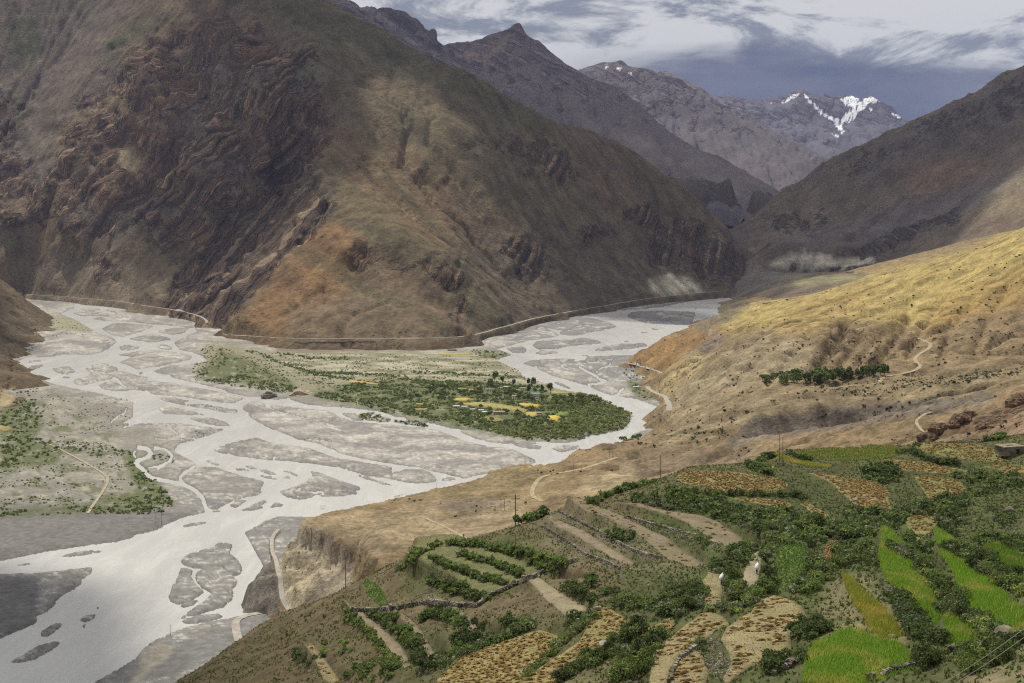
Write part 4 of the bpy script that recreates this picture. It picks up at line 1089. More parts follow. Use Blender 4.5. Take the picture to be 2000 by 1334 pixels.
t = NT('silty_water')
n1_ = t.noise(1 / 160.0, 5, 0.6, stretch=(1, 0.35, 1)); n2_ = t.noise(1 / 3.2, 3, 0.6)
n3_ = t.noise(1 / 30.0, 6, 0.7, stretch=(1, 0.5, 1))
n4_ = t.noise(1 / 22.0, 6, 0.7, stretch=(1, 0.22, 1), dist=1.2)
t.base(t.mix(t.step(n4_, 0.42, 0.70, 0, 0.5), t.mix(t.step(n1_, 0.3, 0.7), (0.36, 0.357, 0.342), (0.43, 0.425, 0.405)), (0.52, 0.512, 0.485)))
t.b.inputs['Roughness'].default_value = 0.32; t.b.inputs['Specular IOR Level'].default_value = 0.4
t.normal(t.bump(n3_, 0.9, 0.5, t.bump(n2_, 0.25, 0.6)))
wv_ = [(-3000, 620, 0), (3000, 620, 0), (4000, 6200, 0), (-4000, 6200, 0)]
o = add('river', mesh_np('river', np.array(wv_), np.array([[0, 1, 2, 3]]), t.m))
tag(o, 'pale silty water of the braided river', 'river', kind='structure')

# broad ground under everything, out to the horizon
t = NT('dry_ground'); t.base(t.mix(t.noise(1 / 400.0, 5), (0.13, 0.11, 0.08), (0.2, 0.165, 0.115)))
o = add('ground', mesh_np('ground', np.array([(-26000, -3000, -9), (26000, -3000, -9), (26000, 26000, -9), (-26000, 26000, -9)]), np.array([[0, 1, 2, 3]]), t.m))
tag(o, 'dry brown ground of the valley', 'ground', kind='structure')

# ------------------------------------------------------------------ roads
M_road = flat_mat('gravel_road', (0.30, 0.275, 0.235), 0.95, 0.18, 0.2)
M_track = flat_mat('dirt_track', (0.29, 0.24, 0.155), 0.95, 0.25, 0.3)
M_trackd = flat_mat('grey_dirt_track', (0.30, 0.26, 0.19), 0.95, 0.25, 0.3)


def road(name, label, land, line, width, mat, lift=0.5, k=5):
    if land is None:
        P = []
        for px, py in catmull(line, k)[:, :2]:
            x, y = floor_at(px, py, 1.5); P.append((x, y, max(1.5, float(floor_z(x, y)[0]) + 0.2)))
        P = np.array(P)
    else: P = line
    tt = np.gradient(P[:, :2], axis=0); tt /= np.linalg.norm(tt, axis=1)[:, None] + 1e-9
    nn = np.c_[-tt[:, 1], tt[:, 0]]
    rows = []
    for s in (-1, -0.5, 0, 0.5, 1):
        q = P.copy(); q[:, :2] += nn * s * width / 2
        if land is not None:
            q[:, 2] = np.maximum(P[:, 2], land.zat(q[:, 0], q[:, 1])) - 0.15 * (abs(s) > 0.9)
        q[:, 2] += lift
        rows.append(q)
    V = np.stack(rows, 1).reshape(-1, 3)
    o = add(name, mesh_np(name, V, grid_faces(len(P), 5), mat, True))
    return tag(o, label, 'road', kind='structure')


road('road', 'pale road benched along the foot of the folded mountain', massif, ROAD_A, 8, M_road, 0.9)
road('road', 'pale road running below the folded mountain towards the gorge', massif, ROAD_B, 8, M_road, 0.9)
for n_, l_, P_, w_, m_ in ROADS_BANK: road(n_, l_, bank, P_, w_, (M_road, M_track)[m_], 0.25)
road('road', 'light road bending over the gravel flat below the plateau', None, P1('532,1196 500,1200 474,1206 461,1216 461,1232 466,1254'), 6, M_road, 0.3)
road('track', 'dirt track winding through scrub on the left river flat', None, P1('95,868 130,885 170,907 200,925 210,940 198,965 180,990 172,1004'), 3.2, M_trackd, 0.3)
# ================================================================== the near terraced knoll
ncrest = survey('200,1420,335 300,1360,330 420,1290,330 520,1215,330 600,1181,325 675,1151,315 750,1112,310 820,1080,308 900,1057,306 1000,1031,306 1100,992,318 1200,959,330 1290,936,340 1350,914,350 1430,906,352 1550,881,365 1700,874,372 1850,863,372 2000,851,365 2150,838,360 2480,815,355')
npt = ncrest + under(ncrest, 30, -14) + under(ncrest, 110, -85) + survey(
    '450,1334,270 600,1300,260 700,1334,225 600,1230,300 300,1450,250 800,1250,245 900,1334,195 900,1150,265 1000,1200,225 1000,1100,270 1100,1334,168 1200,1100,238 1200,1200,203 1300,1334,150 1300,1050,260 1400,1000,290 1400,1140,190 '
    '1500,1250,157 1500,1050,240 1600,1100,212 1600,950,320 1700,1334,128 1700,1200,165 1750,1000,262 1850,1100,200 1900,950,310 2000,1334,108 2000,1200,145 2000,1050,215 2000,920,300 1850,1250,135 1500,1500,100 2000,1500,80 1000,1500,130 700,1500,170 300,1650,200 '
    '1800,1500,85 1200,1500,118 2150,1334,100 2150,1100,190 2150,950,290 2480,1334,92 2480,1100,180 2480,950,270 2480,1500,72')
ndrow = np.concatenate([np.linspace(62, 120, 44, endpoint=False), np.linspace(120, 400, 280), np.linspace(402, 520, 14)])
near = Land(npt, (180, 2480), None, 560, len(ndrow), c=5, drow=ndrow, seed=121, rough=((26, 0.9, 'f'), (7, 0.18, 'f')))
near.freeze()

# fields: kind, outline as surveyed, label
FIELDS = [
    ('green', N7('490,0 590,30 640,90 780,180 880,220 910,300 1000,430 1060,540 1110,650 1200,760 1060,800 930,770 870,680 800,580 720,510 620,420 520,350 465,250 490,160'), 'long bright green barley terrace between two dark hedges'),
    ('green', N7('1080,812 1200,770 1300,815 1470,895 1450,950 1380,990 1140,1010 1110,900'), 'short green barley plot at the foot of the long barley terrace'),
    ('green', N7('990,40 1100,80 1170,110 1280,190 1390,260 1480,360 1560,430 1700,510 1850,570 1900,600 1900,790 1700,780 1560,750 1450,710 1360,620 1270,560 1220,480 1200,400 1130,330 1060,250 1010,150'), 'wide yellow-green barley terrace right of the middle hedge'),
    ('green', N7('1480,70 1600,40 1700,60 1800,120 1850,150 1950,200 1950,350 1850,310 1760,270 1650,200 1560,130'), 'upper barley terrace at the right edge above the bushy bank'),
    ('yellow', N7('120,380 210,400 240,450 330,520 420,580 530,650 620,720 705,830 690,860 580,885 480,860 390,810 320,730 250,660 190,560 150,480'), 'narrow yellowing barley strip left of the dark bushes'),
    ('green', N7('0,980 80,930 200,900 330,910 480,940 640,940 780,980 855,1040 860,1100 780,1170 640,1220 450,1280 350,1300 330,1400 -260,1400 -230,1200 -180,1100 -120,1030'), 'rounded bright green barley field at the bottom edge'),
    ('green', N7('1730,850 1850,790 1950,760 1950,870 1850,880 1700,890'), 'small green patch above the stone wall at the right edge'),
    ('grain', P1('1554,882 1620,876 1700,873 1740,872 1783,876 1758,886 1726,895 1668,900 1646,901 1590,899 1560,893'), 'green field on the skyline below the dry slope'),
    ('yellow', N4('1060,230 1150,260 1300,290 1450,315 1610,345 1600,375 1400,355 1200,310 1080,270'), 'thin yellow grain strip beside the twin poles'),
    ('sheaf', N4('90,500 150,450 400,395 700,390 900,430 1100,480 1200,540 1180,590 1000,605 700,600 400,570 200,540'), 'oval harvested field with orange sheaves left of the twin poles'),
    ('sheafg', N5('750,190 900,150 1200,140 1500,145 1640,170 1680,260 1800,330 1600,340 1300,325 1150,320 930,270 800,240'), 'green stubble field with sheaves beside the stone hut'),
    ('sheaf', N5('400,330 550,320 800,340 950,350 1200,400 1340,420 1330,450 1180,460 1150,490 950,490 800,470 650,460 560,400'), 'harvested strip below the skyline field'),
    ('sheafg', N5('1480,440 1600,400 1850,390 1990,365 2050,500 1850,520 1700,480 1600,450'), 'harvested plot below the hut at the right edge'),
    ('sheaf', P1('1580,928 1612,929 1650,941 1704,948 1727,955 1738,966 1736,977 1747,984 1758,993 1713,991 1668,982 1640,968 1610,945'), 'harvested field with white stones amid the upper terraces'),
    ('sheafg', N5('750,540 900,540 1100,570 1250,600 1340,640 1330,740 1200,720 1050,740 950,740 850,690 800,620'), 'green stubble field with sheaves left of the dense bushes'),
    ('sheafg', N5('650,1000 800,960 1040,950 990,1050 950,1150 850,1200 780,1180 700,1100'), 'small tongue-shaped stubble field ringed by bushes'),
    ('sheaf', N4('620,680 900,670 1100,690 1230,720 1220,770 1050,740 800,710'), 'thin harvested strip below the oval sheaf field'),
    ('sheaf', N4('1310,760 1400,750 1560,810 1740,880 1640,905 1480,840'), 'narrow orange sheaf strip climbing through the upper bushes'),
    ('bare', P1('1200,990 1250,993 1300,1008 1366,1014 1424,1028 1480,1046 1490,1062 1470,1070 1440,1066 1400,1052 1340,1030 1280,1010'), 'upper bare brown terrace with scattered sheaves'),
    ('bare', N3('490,290 600,280 700,320 830,380 1000,440 1150,490 1300,545 1440,590 1250,620 1120,580 1000,510 880,450 750,410 620,360'), 'long bare brown terrace with a green patch and sheaf rows'),
    ('fallow', N3('360,370 450,390 600,450 750,520 900,570 960,600 880,610 700,550 550,490 420,430'), 'narrow fallow terrace under the rubble bank'),
    ('pale', N3('230,760 330,750 450,780 560,820 620,860 580,900 480,920 400,860 300,800'), 'pale tilled plot with two small green beds'),
    ('sheaf', P1('1030,1240 1055,1228 1095,1232 1110,1242 1080,1275 1045,1305 1010,1380 840,1380 900,1310 960,1275 1000,1255'), 'harvested field at the bottom edge left of the bushy bank'),
    ('sheaf', N3('640,950 720,920 820,940 890,980 850,1050 780,1120 680,1180 550,1260 430,1334 300,1450 120,1450 400,1220 560,1100 620,1010'), 'long golden sheaf field sweeping down to the bottom edge'),
    ('sheafb', N3('1300,715 1400,705 1420,740 1400,860 1310,870'), 'small harvested plot beside the left sack carrier'),
    ('sheaf', N3('880,1080 1000,1000 1120,920 1130,960 1080,1030 960,1090'), 'thin sheaf strip along a grassy bank'),
    ('sheafb', N6('340,590 450,560 560,580 630,640 600,700 480,720 430,800 330,850 230,930 160,1020 100,1100 30,1270 -10,1400 -190,1400 -150,1270 -130,1100 -60,950 60,850 200,720'), 'winding harvested terrace below the left sack carrier'),
    ('sheafb', N6('900,500 1060,450 1200,480 1330,540 1380,620 1320,680 1220,760 1230,870 1200,960 1050,1020 850,1080 700,1180 600,1270 560,1230 640,1100 620,1000 540,920 600,800 720,690 830,620'), 'broad harvested terrace with rows of golden sheaves at lower centre'),
    ('sheafb', N6('140,1040 220,985 350,990 380,1080 420,1130 380,1270 360,1400 20,1400 60,1270'), 'lowest harvested plot at the bottom edge beside the rubble bank'),
    ('pale', N6('725,240 800,150 900,90 960,80 900,220 830,330 770,400'), 'pale stubble plot beside the right sack carrier'),
    ('sheafb', N2('130,1140 180,1130 270,1200 350,1270 330,1310 250,1290 200,1210'), 'small orange plot near the foot of the knoll'),
    ('fallow', N2('380,930 480,945 600,1010 720,1090 790,1150 760,1210 680,1160 580,1090 480,1010'), 'leftmost bare tilled strip on the lower knoll'),
    ('fallow', N2('650,930 720,960 850,1040 950,1110 960,1150 930,1190 850,1110 750,1020'), 'middle bare tilled strip on the lower knoll'),
    ('fallow', N2('890,880 1000,890 1130,940 1250,990 1300,1040 1240,1080 1150,1000 1020,940'), 'right bare tilled strip below the stone wall'),
    ('leafy', N6('1090,60 1150,0 1370,0 1380,180 1300,260 1150,330 1080,290'), 'lush green vegetable plot right of the sack carriers'),
    ('red', N4('1560,1130 1620,1100 1700,1100 1650,1200 1590,1290 1545,1280'), 'small reddish plot enclosed by bushes'),
    ('rows', N2('800,560 980,480 1200,510 1537,600 1790,690 1500,690 1400,740 1250,800 1180,820 1000,740 780,680'), 'green terraced rows above the curved stone wall'),
    ('leafy', N2('490,740 560,730 620,780 640,850 580,860 510,820'), 'small green bed on the knoll below the pole'),
]


def sdist(poly, x, y):
    p = np.asarray(poly, float); q = np.roll(p, -1, axis=0); d = np.full(np.shape(x), 1e9)
    for a, b in zip(p, q):
        ab = b - a; t = np.clip(((x - a[0]) * ab[0] + (y - a[1]) * ab[1]) / (ab @ ab + 1e-9), 0, 1)
        d = np.minimum(d, np.hypot(x - a[0] - t * ab[0], y - a[1] - t * ab[1]))
    return np.where(inside(p, x, y), -d, d)


fw = []
for kind, poly, lab in FIELDS:
    pp = dens(list(poly) + [poly[0]], 9.0)[:-1]
    W = np.array([tuple(near.hit(a, b)) for a, b in pp])
    A = np.c_[np.ones(len(W)), W[:, :2]]
    co = np.linalg.lstsq(A, W[:, 2], rcond=None)[0]
    cen = W[:, :2].mean(0); zc_ = co[0] + co[1:] @ cen
    fw.append((W[:, :2], cen, zc_, co[1:] * 0.35))
bumpz = 0
for W, cen, z0, g in fw:
    lo, hi = W.min(0) - 4, W.max(0) + 4
    sel = np.where((near.X > lo[0]) & (near.X < hi[0]) & (near.Y > lo[1]) & (near.Y < hi[1]))
    x, y = near.X[sel], near.Y[sel]
    sd = sdist(W, x, y)
    pl = z0 + g[0] * (x - cen[0]) + g[1] * (y - cen[1])
    w = sst(sd, 1.6, -0.2)
    near.Z[sel] = near.Z[sel] * (1 - w) + pl * w
near.freeze()
px_, py_ = near.px()
ncol = 0.74 * colour(near, (0.150, 0.118, 0.070), [
    ([P1('1250,950 1600,880 2200,840 2200,1400 1250,1400 1200,1150')], (0.082, 0.094, 0.038), 50, 0.9),
    ([P1('560,1200 700,1150 800,1250 900,1330 600,1400 300,1400 360,1310')], (0.125, 0.098, 0.056), 30, 0.8),
    ([P1('800,1080 1000,1030 1110,1100 950,1180 780,1160')], (0.085, 0.095, 0.038), 16, 0.7),
    ([P1('760,1230 1100,1200 1250,1140 1200,1250 1000,1340 760,1340')], (0.085, 0.092, 0.038), 24, 0.8),
    ([P1('1300,960 1600,940 1720,1010 1660,1080 1500,1090 1420,1000')], (0.075, 0.085, 0.035), 16, 0.8),
    ([P1('1620,1130 1700,1120 1760,1220 1780,1260 1640,1250 1560,1250 1600,1190')], (0.20, 0.175, 0.095), 10, 0.85),
    ([P1('1880,1340 1900,1300 2000,1260 2100,1250 2100,1400 1850,1400')], (0.19, 0.16, 0.095), 10, 0.85),
    ([P1('1920,1340 2100,1290 2100,1400 1900,1400')], (0.26, 0.20, 0.12), 8, 0.8),
    ([P1('1000,1000 1100,970 1180,1000 1300,1060 1420,1100 1250,1120 1090,1080')], (0.155, 0.135, 0.085), 12, 0.7),
    ([P1('640,1170 690,1160 640,1230 600,1300 560,1290')], (0.135, 0.105, 0.06), 10, 0.7)], 5, 14)
nmix = sst(fbm(near.X / 9, near.Y / 9, 4, 131), 0.02, 0.35)[..., None] * (0.25 + 0.4 * sst(px_, 1000, 1300))[..., None]
ncol = ncol * (1 - nmix) + np.array((0.075, 0.088, 0.032)) * nmix
nrock = np.clip(0.14 + 0.5 * fbm(near.X / 12, near.Y / 12, 4, 132), 0, 0.75)
M_near = terrain_mat('terrace_soil', 5.5, [(0.0, (0.07, 0.058, 0.042)), (0.5, (0.15, 0.125, 0.09)), (1.0, (0.25, 0.22, 0.17))], spot=(1.1, 0.26, (0.05, 0.065, 0.022), 0.36), sfreq=6.0, bumpk=0.8)
o = near.mesh('terraced_hill', M_near, {'col': ncol, 'rock': nrock, 'strat': near.X * 0.6 + near.Z * 0.9})
tag(o, 'near hill stepped into small terraced fields', 'hill', kind='structure')

# ------------------------------------------------------------------ field surfaces
def foliage_mat(name, rough=0.7, trans=0.32):
    t = NT(name)
    c = t.attr('col')
    oi = t.n.new('ShaderNodeObjectInfo').outputs['Random']
    c = t.mix(1.0, c, t.step(oi, 0.0, 1.0, 0.72, 1.25), 'MULTIPLY')
    t.base(c); t.b.inputs['Roughness'].default_value = rough
    tl = t.n.new('ShaderNodeBsdfTranslucent'); t.l.new(c, tl.inputs[0])
    mx = t.n.new('ShaderNodeMixShader'); mx.inputs[0].default_value = trans
    t.l.new(t.b.outputs[0], mx.inputs[1]); t.l.new(tl.outputs[0], mx.inputs[2]); t.l.new(mx.outputs[0], t.out.inputs[0])
    return t.m


M_leaf = foliage_mat('leaf_green')
M_straw = foliage_mat('cut_straw', 0.9, 0.1)
SOIL = {}
for k, c in (('green', (0.075, 0.10, 0.022)), ('yellow', (0.14, 0.125, 0.03)), ('grain', (0.11, 0.125, 0.03)), ('sheaf', (0.20, 0.165, 0.072)), ('sheafg', (0.155, 0.152, 0.058)), ('sheafb', (0.205, 0.172, 0.09)),
             ('bare', (0.155, 0.124, 0.082)), ('fallow', (0.175, 0.142, 0.095)), ('pale', (0.22, 0.185, 0.12)), ('leafy', (0.085, 0.105, 0.032)), ('red', (0.19, 0.115, 0.05)), ('rows', (0.115, 0.118, 0.05))):
    t = NT('field_soil_' + k)
    a_ = t.noise(1 / 3.0, 5, 0.65); b_ = t.noise(1 / 0.35, 4, 0.7, stretch=(0.5, 1.6, 1)); g_ = t.noise(1 / 6.0, 4)
    cc = t.mix(1.0, c, t.step(a_, 0.3, 0.7, 0.8, 1.2), 'MULTIPLY'); cc = t.mix(1.0, cc, t.step(b_, 0.3, 0.7, 0.7, 1.3), 'MULTIPLY')
    if k in ('sheaf', 'sheafg', 'sheafb', 'bare', 'pale'): cc = t.mix(t.step(g_, 0.5, 0.72, 0, 0.6), cc, (0.115, 0.125, 0.045))
    t.base(cc); t.normal(t.bump(b_, 0.12, 0.8)); SOIL[k] = t.m


def blades(pts, h, w, cols, n=2, lean=0.35, r=None):
    """upright grass-like triangles"""
    r = r or rng
    N = len(pts) * n
    P = np.repeat(np.asarray(pts, float), n, 0); C = np.repeat(np.asarray(cols, float), n, 0)
    P[:, :2] += r.normal(0, 0.10, (N, 2))
    a = r.uniform(0, 2 * np.pi, N); hh = h * r.uniform(0.65, 1.2, N); ww = w * r.uniform(0.7, 1.3, N)
    dxy = np.c_[np.cos(a), np.sin(a)] * (ww / 2)[:, None]
    tip = P + np.c_[r.normal(0, lean, (N, 2)) * hh[:, None], hh]
    V = np.empty((N, 3, 3)); V[:, 0] = P - np.c_[dxy, np.zeros(N)]; V[:, 1] = P + np.c_[dxy, np.zeros(N)]; V[:, 2] = tip
    C = C * r.uniform(0.75, 1.25, (N, 1))
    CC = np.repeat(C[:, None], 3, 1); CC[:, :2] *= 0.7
    return V.reshape(-1, 3), np.arange(N * 3).reshape(N, 3), CC.reshape(-1, 3)


SHEAVES = []


def scatter_in(W, step, jit=0.45, inset=0.0, ay=1.0):
    lo, hi = W.min(0), W.max(0)
    gx_, gy_ = np.meshgrid(np.arange(lo[0], hi[0], step), np.arange(lo[1], hi[1], step * ay))
    x = gx_.ravel() + rng.uniform(-jit, jit, gx_.size) * step; y = gy_.ravel() + rng.uniform(-jit, jit, gx_.size) * step * ay
    m = inside(W, x, y)
    if inset: m &= sdist(W, x, y) < -inset
    return x[m], y[m]


for (kind, poly, lab), (W, cen, z0, g) in zip(FIELDS, fw):
    x, y = scatter_in(W, 1.5, 0.2, 0.5)
    allp = [Vector((a, b)) for a, b in W] + [Vector((a, b)) for a, b in zip(x, y)]
    ed = [(i, (i + 1) % len(W)) for i in range(len(W))]
    vs, es, fs, *_ = delaunay_2d_cdt(allp, ed, [list(range(len(W)))], 1, 1e-4)
    vx = np.array([v[0] for v in vs]); vy = np.array([v[1] for v in vs])
    vz = near.zat(vx, vy) + 0.09
    fs = [f for f in fs if len(f) == 3]
    V = np.c_[vx, vy, vz]
    # a skirt so the sheet has thickness
    n0 = len(V); ring = list(range(len(W))); low = V[:len(W)].copy(); low[:, 2] -= 0.5
    F = np.array(fs + [t3 for i in ring for t3 in ((i, (i + 1) % len(W), n0 + i), ((i + 1) % len(W), n0 + (i + 1) % len(W), n0 + i))])
    o = add('field', mesh_np('field', np.r_[V, low], F, SOIL[kind]))
    gk = 'crop fields on the near terraces' if kind in ('green', 'yellow', 'grain', 'leafy', 'rows') else 'harvested and bare fields on the near terraces'
    tag(o, lab, 'field', gk)
    dist = cen[1]
    if kind in ('green', 'yellow', 'grain', 'leafy', 'red'):
        st_ = {'green': 0.20, 'yellow': 0.20, 'grain': 0.38, 'leafy': 0.5, 'red': 0.35}[kind] * (1.0 if dist < 180 else 1.25)
        x, y = scatter_in(W, st_)
        z = near.zat(x, y) + 0.06
        nz_ = sst(fbm(x / 5, y / 7, 3, 141), -0.1, 0.4)[:, None]
        A_, B_ = {'green': ((0.215, 0.35, 0.040), (0.37, 0.40, 0.08)), 'yellow': ((0.36, 0.38, 0.06), (0.56, 0.46, 0.11)), 'grain': ((0.22, 0.28, 0.045), (0.36, 0.33, 0.08)), 'leafy': ((0.12, 0.225, 0.04), (0.21, 0.30, 0.08)), 'red': ((0.22, 0.14, 0.05), (0.16, 0.16, 0.04))}[kind]
        cols = np.array(A_) * (1 - nz_) + np.array(B_) * nz_
        hh, ww = {'green': (0.55, 0.13), 'yellow': (0.6, 0.13), 'grain': (0.5, 0.22), 'leafy': (0.5, 0.30), 'red': (0.3, 0.22)}[kind]
        Vb, Fb, Cb = blades(np.c_[x, y, z], hh, ww, cols, 2 if kind != 'leafy' else 3)
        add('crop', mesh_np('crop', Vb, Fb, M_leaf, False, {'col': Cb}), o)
    if kind in ('sheaf', 'sheafg', 'sheafb', 'bare'):
        step = {'sheaf': 1.05, 'sheafg': 1.15, 'sheafb': 1.2, 'bare': 2.4}[kind]
        x, y = scatter_in(W, step, 0.5, 0.5, 1.0)
        keep = fbm(x / 6, y / 6, 2, 151) > {'sheaf': -0.45, 'sheafg': -0.3, 'sheafb': -0.22, 'bare': 0.0}[kind]
        if lab.startswith('small harvested plot beside the left'): keep &= y < np.percentile(W[:, 1], 45)
        for a, b in zip(x[keep], y[keep]): SHEAVES.append((a, b, float(near.zat(a, b)) + 0.09, lab))
    if kind in ('sheaf', 'sheafg', 'sheafb', 'fallow', 'bare', 'pale', 'rows'):
        x, y = scatter_in(W, 0.55)
        nz_ = sst(fbm(x / 4, y / 4, 3, 161), 0.0, 0.4)[:, None]
        cols = np.array((0.30, 0.24, 0.10)) * (1 - nz_) + np.array((0.13, 0.155, 0.04)) * nz_
        if kind in ('bare', 'fallow', 'pale'): x, y, cols = x[::6], y[::6], cols[::6]
        Vb, Fb, Cb = blades(np.c_[x, y, near.zat(x, y) + 0.06], 0.16, 0.22, cols, 1)
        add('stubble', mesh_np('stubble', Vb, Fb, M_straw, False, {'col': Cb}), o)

# ------------------------------------------------------------------ sheaves of cut straw
def sheaf_mesh(seed):
    r = np.random.default_rng(seed); n = 34
    L = r.uniform(0.45, 0.85, n); a = r.normal(0, 0.32, n); x = r.normal(0, 0.26, n); y = r.normal(0, 0.12, n); z = r.uniform(0.03, 0.30, n) * np.exp(-(x / 0.6) ** 2)
    d = np.c_[np.cos(a), np.sin(a), r.normal(0, 0.12, n)] * L[:, None] / 2; w = np.c_[-np.sin(a), np.cos(a), r.normal(0, 0.8, n)] * 0.06
    c = np.c_[x, y, z]
    V = np.stack([c - d - w, c - d + w, c + d + w * 1.6, c + d - w * 1.6], 1).reshape(-1, 3)
    V[:, 2] = np.maximum(V[:, 2], -0.03)
    base = np.array([0.34, 0.235, 0.09]) * r.uniform(0.7, 1.25, (n, 1)) * (1 + np.c_[np.zeros((n, 1)), r.normal(0, 0.06, (n, 1)), r.normal(0, 0.1, (n, 1))])
    return V, np.arange(4 * n).reshape(n, 4), np.repeat(base, 4, 0)


sh_arr = [sheaf_mesh(300 + i) for i in range(5)]
sh_me = [mesh_np('sheaf', V, F, M_straw, False, {'col': C}) for V, F, C in sh_arr]
SHEAVES.sort(key=lambda s: s[1])
by = {}
restV, restF, restC, nn_ = [], [], [], 0
for i, (x, y, z, lab) in enumerate(SHEAVES):
    k = random.randrange(5); sc = random.uniform(0.5, 1.1); a = random.gauss(0, 0.28)
    if i < 300:
        o = add('straw_sheaf', sh_me[k], None, (x, y, z), (0, 0, a), (sc * random.uniform(0.9, 1.4), sc * 0.75, sc * 0.75))
        tag(o, 'straw heap in the ' + lab, 'sheaf', 'straw heaps in the ' + lab)
    else:
        V, F, C = sh_arr[k]; ca, sa = math.cos(a) * sc, math.sin(a) * sc
        restV.append(np.c_[V[:, 0] * ca - V[:, 1] * sa + x, V[:, 0] * sa + V[:, 1] * ca + y, V[:, 2] * sc * 0.75 + z]); restF.append(F + nn_); restC.append(C); nn_ += len(V)
if restV:
    o = add('straw_sheaves', mesh_np('straw_sheaves', np.concatenate(restV), np.concatenate(restF), M_straw, False, {'col': np.concatenate(restC)}))
    tag(o, 'countless far heaps of cut straw on the upper terraces', 'sheaves', kind='stuff')

# ------------------------------------------------------------------ shrubs
def shrub_arr(seed, n, leaf, r3, tint, stems=True):
    r = np.random.default_rng(seed)
    # a few overlapping lobes, leaves crowded to the outside
    nl = r.integers(4, 7); lc = np.c_[r.normal(0, 0.42, (nl, 2)) * r3[0], r.uniform(0.35, 0.75, nl) * r3[2]]; lr = r.uniform(0.42, 0.68, nl)
    k = r.integers(0, nl, n)
    d = r.normal(0, 1, (n, 3)); d /= np.linalg.norm(d, axis=1)[:, None]; d[:, 2] = np.where(d[:, 2] < -0.35, -d[:, 2], d[:, 2])
    c = lc[k] + d * (lr[k] * r.uniform(0.65, 1.08, n))[:, None] * np.array(r3)
    c[:, 2] = np.maximum(c[:, 2], 0.08)
    nrm = d + r.normal(0, 0.55, (n, 3)); nrm /= np.linalg.norm(nrm, axis=1)[:, None]
    u = np.cross(nrm, r.normal(0, 1, (n, 3))); u /= np.linalg.norm(u, axis=1)[:, None]; v = np.cross(nrm, u)
    s = leaf * r.uniform(0.6, 1.25, (n, 1))
    V = np.stack([c - u * s, c - v * s * 0.55, c + u * s, c + v * s * 0.55], 1).reshape(-1, 3)
    C = np.array(tint) * r.uniform(0.65, 1.35, (n, 1)) * (1 + r.normal(0, 0.07, (n, 3)))
    return V, np.arange(4 * n).reshape(n, 4), np.repeat(np.clip(C, 0.005, 1), 4, 0)


DK, MD, GY, LT, OL = (0.070, 0.098, 0.030), (0.115, 0.155, 0.042), (0.15, 0.165, 0.09), (0.20, 0.25, 0.065), (0.155, 0.16, 0.055)
SHR = [shrub_arr(401, 340, 0.15, (1.0, 1.0, 1.15), DK), shrub_arr(402, 320, 0.15, (1.15, 1.0, 1.0), MD), shrub_arr(403, 300, 0.14, (1.1, 1.1, 0.85), GY), shrub_arr(404, 300, 0.15, (1.0, 1.0, 0.9), LT),
       shrub_arr(405, 340, 0.15, (1.2, 1.0, 0.9), DK), shrub_arr(406, 320, 0.14, (0.9, 1.0, 1.2), MD), shrub_arr(407, 260, 0.15, (1.2, 1.1, 0.7), OL)]
SHM = [mesh_np('foliage', V, F, M_leaf, False, {'col': C}) for V, F, C in SHR]
def thin(S, k):
    V, F, C = S; m = np.arange(len(F)) % k == 0
    c = V.reshape(-1, 4, 3); c = c[m]; mid = c.mean(1, keepdims=True); c = mid + (c - mid) * math.sqrt(k) * 0.9
    return c.reshape(-1, 3), np.arange(len(c) * 4).reshape(-1, 4), C.reshape(-1, 4, 3)[m].reshape(-1, 3)
THIN = {q: [thin(S, q) for S in SHR] for q in (2, 4, 8)}
M_bark = flat_mat('grey_bark', (0.11, 0.085, 0.06), 0.9, 0.25, 6.0)
mb = MB()
for i in range(6):
    a = i * 1.05; mb.tube((0.05 * math.cos(a), 0.05 * math.sin(a), -0.15), (0.45 * math.cos(a), 0.45 * math.sin(a), 0.75), 0.035, 0.012, 4)
STEM = mb.mesh('stem', M_bark)

FPIN = Pins([W for W, *_ in fw])
PLANTS = []                                               # x, y, z, size, species, place phrase
def plants_line(line, size, mixk, step, place, jit=0.6, land=near):
    pts = dens(line, 3.0)
    P = np.array([tuple(land.hit(a, b)) for a, b in pts[:, :2]])
    s = np.r_[0, np.cumsum(np.linalg.norm(np.diff(P[:, :2], axis=0), axis=1))]
    t_ = 0.0
    while t_ < s[-1]:
        x = np.interp(t_, s, P[:, 0]) + random.gauss(0, jit * size * 0.6); y = np.interp(t_, s, P[:, 1]) + random.gauss(0, jit * size)
        z = float(land.zat(x, y))
        PLANTS.append((x, y, z, size * random.uniform(0.55, 1.25), random.choice(mixk), place)); t_ += step * size * random.uniform(0.6, 1.4)


def plants_area(poly, n, size, mixk, place):
    p = np.array(poly); lo, hi = p.min(0), p.max(0); c = 0; pl = [tuple(q) for q in p]
    while c < n:
        a, b = random.uniform(lo[0], hi[0]), random.uniform(lo[1], hi[1])
        if not pin(pl, a, b): continue
        v = near.hit(a, b); c += 1
        if FPIN.any(v.x, v.y): continue
        PLANTS.append((v.x, v.y, v.z, size * random.uniform(0.5, 1.3), random.choice(mixk), place))


